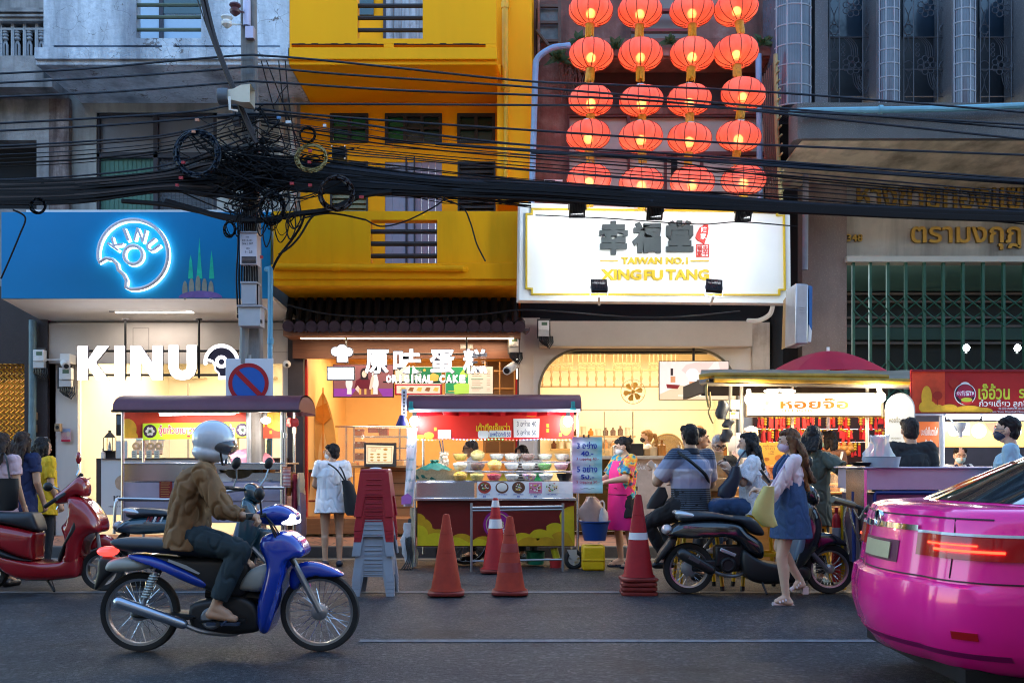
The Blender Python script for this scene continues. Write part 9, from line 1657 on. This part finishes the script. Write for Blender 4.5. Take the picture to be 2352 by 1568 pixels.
D=6.8;t=thing('motorbike','blue underbone motorbike ridden past by a person in a brown jacket','motorbike',(PX(530,D),D,0));B=lambda*p:K('B4',*p);bl=gloss('paint_blue',(.004,.035,.36));dk=M('scooter_black_plastic');gy=M('panel_pale_grey',(.36,.38,.36),.4,var=.1)
zr=.272;wheel(t,V3((PX(323,D),D,zr)),zr,.225,.065,spokes=36,hubr=.06);wheel(t,V3((PX(735,D),D,zr)),zr,.225,.06,spokes=36,hubr=.055)
panel('seat',B((108,795),(200,780),(460,790),(540,812),(720,830),(850,860),(880,900),(760,905),(560,880),(320,862),(180,852),(118,822)),D,.12,M('seat_vinyl'),t,.05)
panel('tail_panel',B((205,872),(330,876),(480,925),(620,995),(700,1045),(640,1065),(500,1005),(380,940),(250,900)),D,.125,bl,t,.03);panel('side_cover',B((300,880),(520,890),(850,905),(905,990),(860,1110),(740,1110),(600,1040),(450,960)),D,.10,dk,t,.03);panel('rear_cowl',B((82,965),(110,905),(230,890),(335,912),(310,955),(180,972)),D,.10,gy,t,.03)
ls=panel('leg_shield',B((985,765),(1100,742),(1180,790),(1215,850),(1195,885),(1120,910),(1100,1000),(1060,1150),(1010,1305),(955,1300),(945,1160),(985,1020),(1000,920),(960,830)),D,.17,bl,t,.06);panel('shield_inner',B((838,1060),(915,950),(1045,928),(1015,1000),(965,1080),(870,1075)),D,.12,gy,t,.03)
panel('front_fender',B((1112,1010),(1130,950),(1200,918),(1300,930),(1425,992),(1370,1004),(1260,994),(1190,1020),(1160,1075),(1120,1070)),D,.06,bl,t,.03)
hs=panel('headset',B((925,640),(1020,596),(1090,600),(1152,640),(1155,690),(1060,712),(960,700)),D,.11,bl,t,.05);g=MB();g.slab(smooth_outline(B((1030,632),(1140,640),(1158,672),(1150,704),(1080,700),(1040,668)),3),D,.113,.03);g.build('headlight',E('bike_headlight',(1,.98,.94),3.2),hs,smooth=50)
g=MB().tube([P(*B((885,662))[0],D-.30),P(*B((960,655))[0],D-.15),P(*B((1000,640))[0],D),P(*B((960,655))[0],D+.15),P(*B((885,662))[0],D+.30)],.014,8);g.build('handlebar',blackm,hs)
for s_ in(-1,1):
 g=MB().cyl(P(*B((865,664))[0],D+s_*.32),P(*B((925,660))[0],D+s_*.27),.02,12);g.build('grip',rubber,hs)
 g=MB();m0=P(*B((950,650))[0],D+s_*.2);m1=P(*B((938,535))[0],D+s_*.26);g.tube([m0,m1],.007,6);mm=g.build('mirror',blackm,hs);g=MB().ell(m1,(.035,.03,.045));g.build('mirror_head',blk,mm)
 g=MB().tube([P(*B((1120,900))[0],D+s_*.07),P(735,1058+(1.3-zr)/D*F,D+s_*.065)],.022,8);g.build('fork',M('fork_grey'),t)
 g=MB().tube([P(*B((345,980))[0],D+s_*.13),P(*B((262,1190))[0],D+s_*.12)],.016,8);sk_=g.build('shock_absorber',M('fork_grey'),t);g=MB();a,b=P(*B((340,990))[0],D+s_*.13),P(*B((285,1130))[0],D+s_*.12);g.tube([a+(b-a)*(i/80)+V3((.028*cos(i*.75),.028*sin(i*.75),0))for i in range(81)],.006,5);g.build('spring',M('spring_pale',(.5,.52,.48),.35,metal=.5),sk_)
panel('rear_fender',B((40,900),(100,890),(200,930),(140,960),(70,1020),(20,1080),(10,1060),(30,980)),D,.065,dk,t,.01);g=MB().ell(P(*B((75,860))[0],D),(.07,.085,.035));g.build('tail_light',M('tail_red',(.5,.015,.02),.2,emit=(1,.05,.04),es=.35,var=0),t)
g=MB();a=P(*B((140,1150))[0],D-.16);b=P(*B((500,1275))[0],D-.14);g.cap(a,b,.04,.034);ex=g.build('exhaust',M('exhaust_steel',(.42,.48,.58),.25,metal=.9,var=.1),t,smooth=60);g=MB().tube(spline([b,P(*B((620,1320))[0],D-.1),P(*B((800,1330))[0],D-.06),P(*B((880,1270))[0],D)],4),.016,8);g.build('pipe',M('fork_grey'),ex)
g=MB();g.slab(smooth_outline(B((560,1160),(700,1120),(860,1110),(950,1180),(960,1290),(880,1320),(700,1325),(580,1300)),3),D,.10,.04);en=g.build('engine',M('engine_black'),t,smooth=50);g=MB().lathe([(0,-.12),(.06,-.12),(.075,-.10),(.075,-.05)],P(*B((690,1230))[0],D),'Y',22);g.build('engine_case',M('alloy_grey'),en);g=MB().tube([P(*B((480,1235))[0],D-.12),P(*B((560,1240))[0],D-.12)],.012,6);g.tube([P(*B((700,1275))[0],D-.24),P(*B((700,1270))[0],D+.24)],.014,8);g.tube([P(*B((600,1262))[0],D-.16),P(*B((860,1255))[0],D-.16)],.010,6);g.build('foot_peg',blackm,t);panel('swing_arm',B((250,1195),(420,1200),(600,1210),(600,1240),(420,1236),(250,1228)),D,.11,blackm,t,.01)
for i in range(1):g=MB().tube([P(*B((640,1090))[0],D),P(*B((1000,1130))[0],D)],.05,8);g.build('frame_tube',blackm,t)
jk=cot('brown_jacket',(.20,.10,.04),.3)
p=Person('rider in a brown jacket and white helmet on the blue motorbike',424,D,1.66,86,hpitch=-6,skin=SKIN,pelvis=P(432,1228,D),waist=P(436,1178,D),chest=P(452,1118,D),neck=P(472,1066,D),head=P(492,1020,D),shL=P(466,1085,D+.16),shR=P(466,1085,D-.16),elL=P(515,1168,D+.22),elR=P(512,1170,D-.23),wrL=P(560,1184,D+.27),wrR=P(560,1184,D-.28),hipL=P(438,1232,D+.09),hipR=P(438,1232,D-.09),knL=P(552,1262,D+.14),knR=P(550,1264,D-.15),anL=P(496,1392,D+.16),anR=P(494,1394,D-.17),toL=P(540,1418,D+.17),toR=P(538,1420,D-.18),hl=((1,0,-.1),(0,0,-1)),hr=((1,0,-.1),(0,0,-1)),curl=1.4)
p.bottom(cot('dark_teal',(.02,.035,.045)),1.86,.02,wrinkle=.008);p.top(jk,1.95,.042,-.09,'jacket',wrinkle=.013,cuff=.03,flare=1.1);p.flipflop(M('rubber_navy'));g=MB();J=p.J
g.ell(p.H(0,-.008,.035),(.125,.145,.13),p.hrot,20,14);g.ell(p.H(0,-.02,-.06),(.115,.125,.07),p.hrot,18,10);organic(g,'helmet',gloss('helmet_white',(.58,.62,.70)),p.root,.008,3);g=MB().ell(p.H(0,.05,-.005),(.113,.108,.07),p.hrot,24,12,-.8,.8);g.build('visor',M('visor_smoke',(.05,.05,.06),.06,var=0,alpha=.75,coat=1),p.root);g=MB().tube([p.H(.105,.07,-.05),p.H(.05,.08,-.13),p.H(-.05,.08,-.13),p.H(-.105,.07,-.05)],.008,5);g.build('chin_strap',blk,p.root)
g=MB()
for k in range(3):g.tube(spline([P(*B((960+k*8,650))[0],D-.12+.05*k),P(*B((1010,700+k*20))[0],D-.15),P(*B((1060,780+k*30))[0],D-.13),P(*B((1150,960))[0],D-.08)],5),.006,5)
g.build('control_cable',blk,hs)
g=MB();pl=front(D-.131);art(g,K('B4',(420,905),(520,940),(600,985),(590,992),(500,955),(415,918)),pl,0,.002);g.build('decal_or_light_print',M('decal_silver',(.5,.52,.56),.3,metal=.4),t)
t=thing('taxi','bright pink taxi saloon cropped at the right edge, seen from its rear corner','car',(4.4,5.75,0));YC=5.75;XR0=2.05;XF=6.6
def plan(z,xr,w,xf,rc=.42,bow=.10,n=10):
 """closed outline: near side, rounded tail, far side, rounded nose"""
 pts=[]
 def P2(x,y):pts.append(V3((x,YC+y,z)))
 L=(XF-xf)-(XR0+xr)
 for i in range(8):P2(XF-xf-rc-(L-2*rc)*i/8,-w)
 for i in range(n+1):a=math.pi/2*i/n;P2(XR0+xr+rc-rc*sin(a)+bow*.9,-w+rc-rc*cos(a))
 for i in range(1,12):y=(-w+rc)+(2*w-2*rc)*i/12;P2(XR0+xr+bow*.9*(abs(y)/(w-rc))**2,y)
 for i in range(n+1):a=math.pi/2*i/n;P2(XR0+xr+rc-rc*cos(a)+bow*.9,w-rc+rc*sin(a))
 for i in range(1,8):P2(XR0+xr+rc+(L-2*rc)*i/8,w)
 for i in range(n+1):a=math.pi/2*i/n;P2(XF-xf-rc+rc*sin(a),w-rc+rc*cos(a))
 for i in range(1,12):P2(XF-xf,w-rc-(2*w-2*rc)*i/12)
 for i in range(n+1):a=math.pi/2*i/n;P2(XF-xf-rc+rc*cos(a),-w+rc-rc*sin(a))
 return pts
LV=[(.20,.20,.76,.2),(.24,.10,.82,.1),(.34,.03,.86,.03),(.46,.0,.875,0),(.58,.0,.88,0),(.655,.015,.88,.02),(.675,.05,.878,.04),(.70,.055,.878,.1),(.80,.07,.878,.4),(.90,.085,.87,.7),(.985,.095,.855,.9),(1.035,.115,.83,1.0),(1.055,.16,.80,1.05),(1.065,.30,.755,1.2)]
pk=M('taxi_pink',(1.0,.012,.30),.22,var=.02,coat=.8,spec=.4,metal=.1)
g=MB();g.loft([plan(*q)for q in LV]);bd=g.build('body',pk,t,smooth=40)
GH=[(1.06,.42,.735,1.25),(1.14,.60,.70,1.45),(1.26,.86,.64,1.75),(1.36,1.08,.58,2.0),(1.415,1.26,.53,2.2),(1.44,1.5,.45,2.5)]
g=MB();g.loft([plan(*q,.32,.10)for q in GH]);rf=g.build('roof',pk,t,smooth=40)
def surf(lv,z,rc,off):
 for a,b in zip(lv[:-1],lv[1:]):
  if a[0]<=z<=b[0]:
   f=(z-a[0])/(b[0]-a[0]);q=[a[k]+(b[k]-a[k])*f for k in range(4)];return plan(z,q[1]-off,q[2]+off,q[3]-off,rc,.10)
def patch(name,lv,zs,i0,i1,off,m,parent,rc=.42,close=None):
 rows_=[surf(lv,z,rc,off)[i0(z)if callable(i0)else i0:i1(z)if callable(i1)else i1]for z in zs];g=MB()
 n=min(len(r_)for r_ in rows_);rows_=[r_[:n]for r_ in rows_];back=[surf(lv,z,rc,-.004)[i0:i0+n]for z in zs]
 g.loft([rows_[0]]+rows_[1:],caps=False,closed=False)
 g.loft([back[0],rows_[0]],caps=False,closed=False);g.loft([rows_[-1],back[-1]],caps=False,closed=False)
 g.add([r_[0]for r_ in rows_]+[r_[0]for r_ in back],[(i,i+1,len(zs)+i+1,len(zs)+i)for i in range(len(zs)-1)]);g.add([r_[-1]for r_ in rows_]+[r_[-1]for r_ in back],[(i,i+1,len(zs)+i+1,len(zs)+i)for i in range(len(zs)-1)])
 return g.build(name,m,parent,smooth=40)
gl=M('tinted_glass',(.012,.016,.02),.05,var=0,coat=1,spec=.9)
patch('rear_window',GH,[1.075,1.14,1.2,1.26,1.32,1.36,1.40],12,36,.006,gl,t,.32);patch('side_window',GH,[1.085,1.14,1.2,1.26,1.32,1.36],1,9,.006,gl,t,.32)
for i_ in(11,36):
 g=MB().tube([surf(GH,z,.32,.008)[i_]for z in[1.07+.03*k for k in range(12)]],.014,6);g.build('window_trim',M('trim_bright',(.75,.68,.62),.15,metal=.9,var=.05),t)
lens=M('lamp_red_lens',(.42,.006,.01),.15,var=0,coat=.4,spec=.4)
for nm,i0,i1 in(('tail_light',8,20),('tail_light',29,41)):
 tl=patch(nm,LV,[.80,.84,.88,.915],i0,i1,.012,lens,t);patch('glow_strip',LV,[.838,.850],i0+3,i1-2,.016,E('brake_glow',(1,.03,.01),5),tl);patch('glow_strip',LV,[.868,.876],i0+5,i1-1,.016,E('brake_glow',(1,.03,.01),5),tl);patch('clear_lens',LV,[.918,.932],i0-2,i1,.012,M('lamp_clear',(.6,.62,.66),.06,var=0,coat=1),tl)
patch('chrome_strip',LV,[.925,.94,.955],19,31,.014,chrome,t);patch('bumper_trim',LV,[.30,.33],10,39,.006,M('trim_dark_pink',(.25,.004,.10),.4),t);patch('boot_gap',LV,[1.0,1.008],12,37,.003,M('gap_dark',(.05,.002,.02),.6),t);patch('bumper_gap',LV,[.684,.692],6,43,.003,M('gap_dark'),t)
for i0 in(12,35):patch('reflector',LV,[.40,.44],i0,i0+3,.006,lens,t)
patch('plate_recess_shade',LV,[.74,.80,.86],21,29,.004,M('painted_recess_shadow',(.10,.004,.045),.5),t);pq=patch('number_plate',LV,[.755,.80,.845],22,28,.012,M('plate_olive',(.42,.40,.24),.4,var=.15),t)  # dark pink patch paints shade around the plate, no hollow there
for cx_,sy in((XR0+.98,-1),(XR0+.98,1),(XR0+3.6,-1),(XR0+3.6,1)):
 c=V3((cx_,YC+sy*.79,.315));g=MB().lathe([(.20,-.1),(.29,-.1),(.315,-.06),(.318,0),(.315,.06),(.29,.1),(.20,.1)],c,'Y',32);wh=g.build('wheel',rubber,t);g=MB().lathe([(0,-.07),(.05,-.09),(.19,-.07),(.20,-.1)]if sy<0 else[(0,.07),(.05,.09),(.19,.07),(.20,.1)],c,'Y',32);g.build('rim',M('alloy_grey'),wh)
for i_ in(15,33):
 g=MB().tube([surf(LV,z,.42,.001)[i_]for z in(.70,.76,.82,.88,.94,1.0)],.004,5);g.build('boot_gap',M('gap_dark'),t)
g=MB();c=(surf(LV,.97,.42,.01)[24]+surf(LV,.97,.42,.01)[25])/2;g.lathe([(.045,0),(.045,.012)],c,'X',20);g.torus(c+V3((-.006,0,0)),.045,.006,'X',20,6);g.build('badge',chrome,t)
g=MB();g.box(XR0+.25,XF-.3,YC-.7,YC+.7,.16,.24);g.build('underbody',blackm,t)
bpy.data.scenes.remove(TMP)
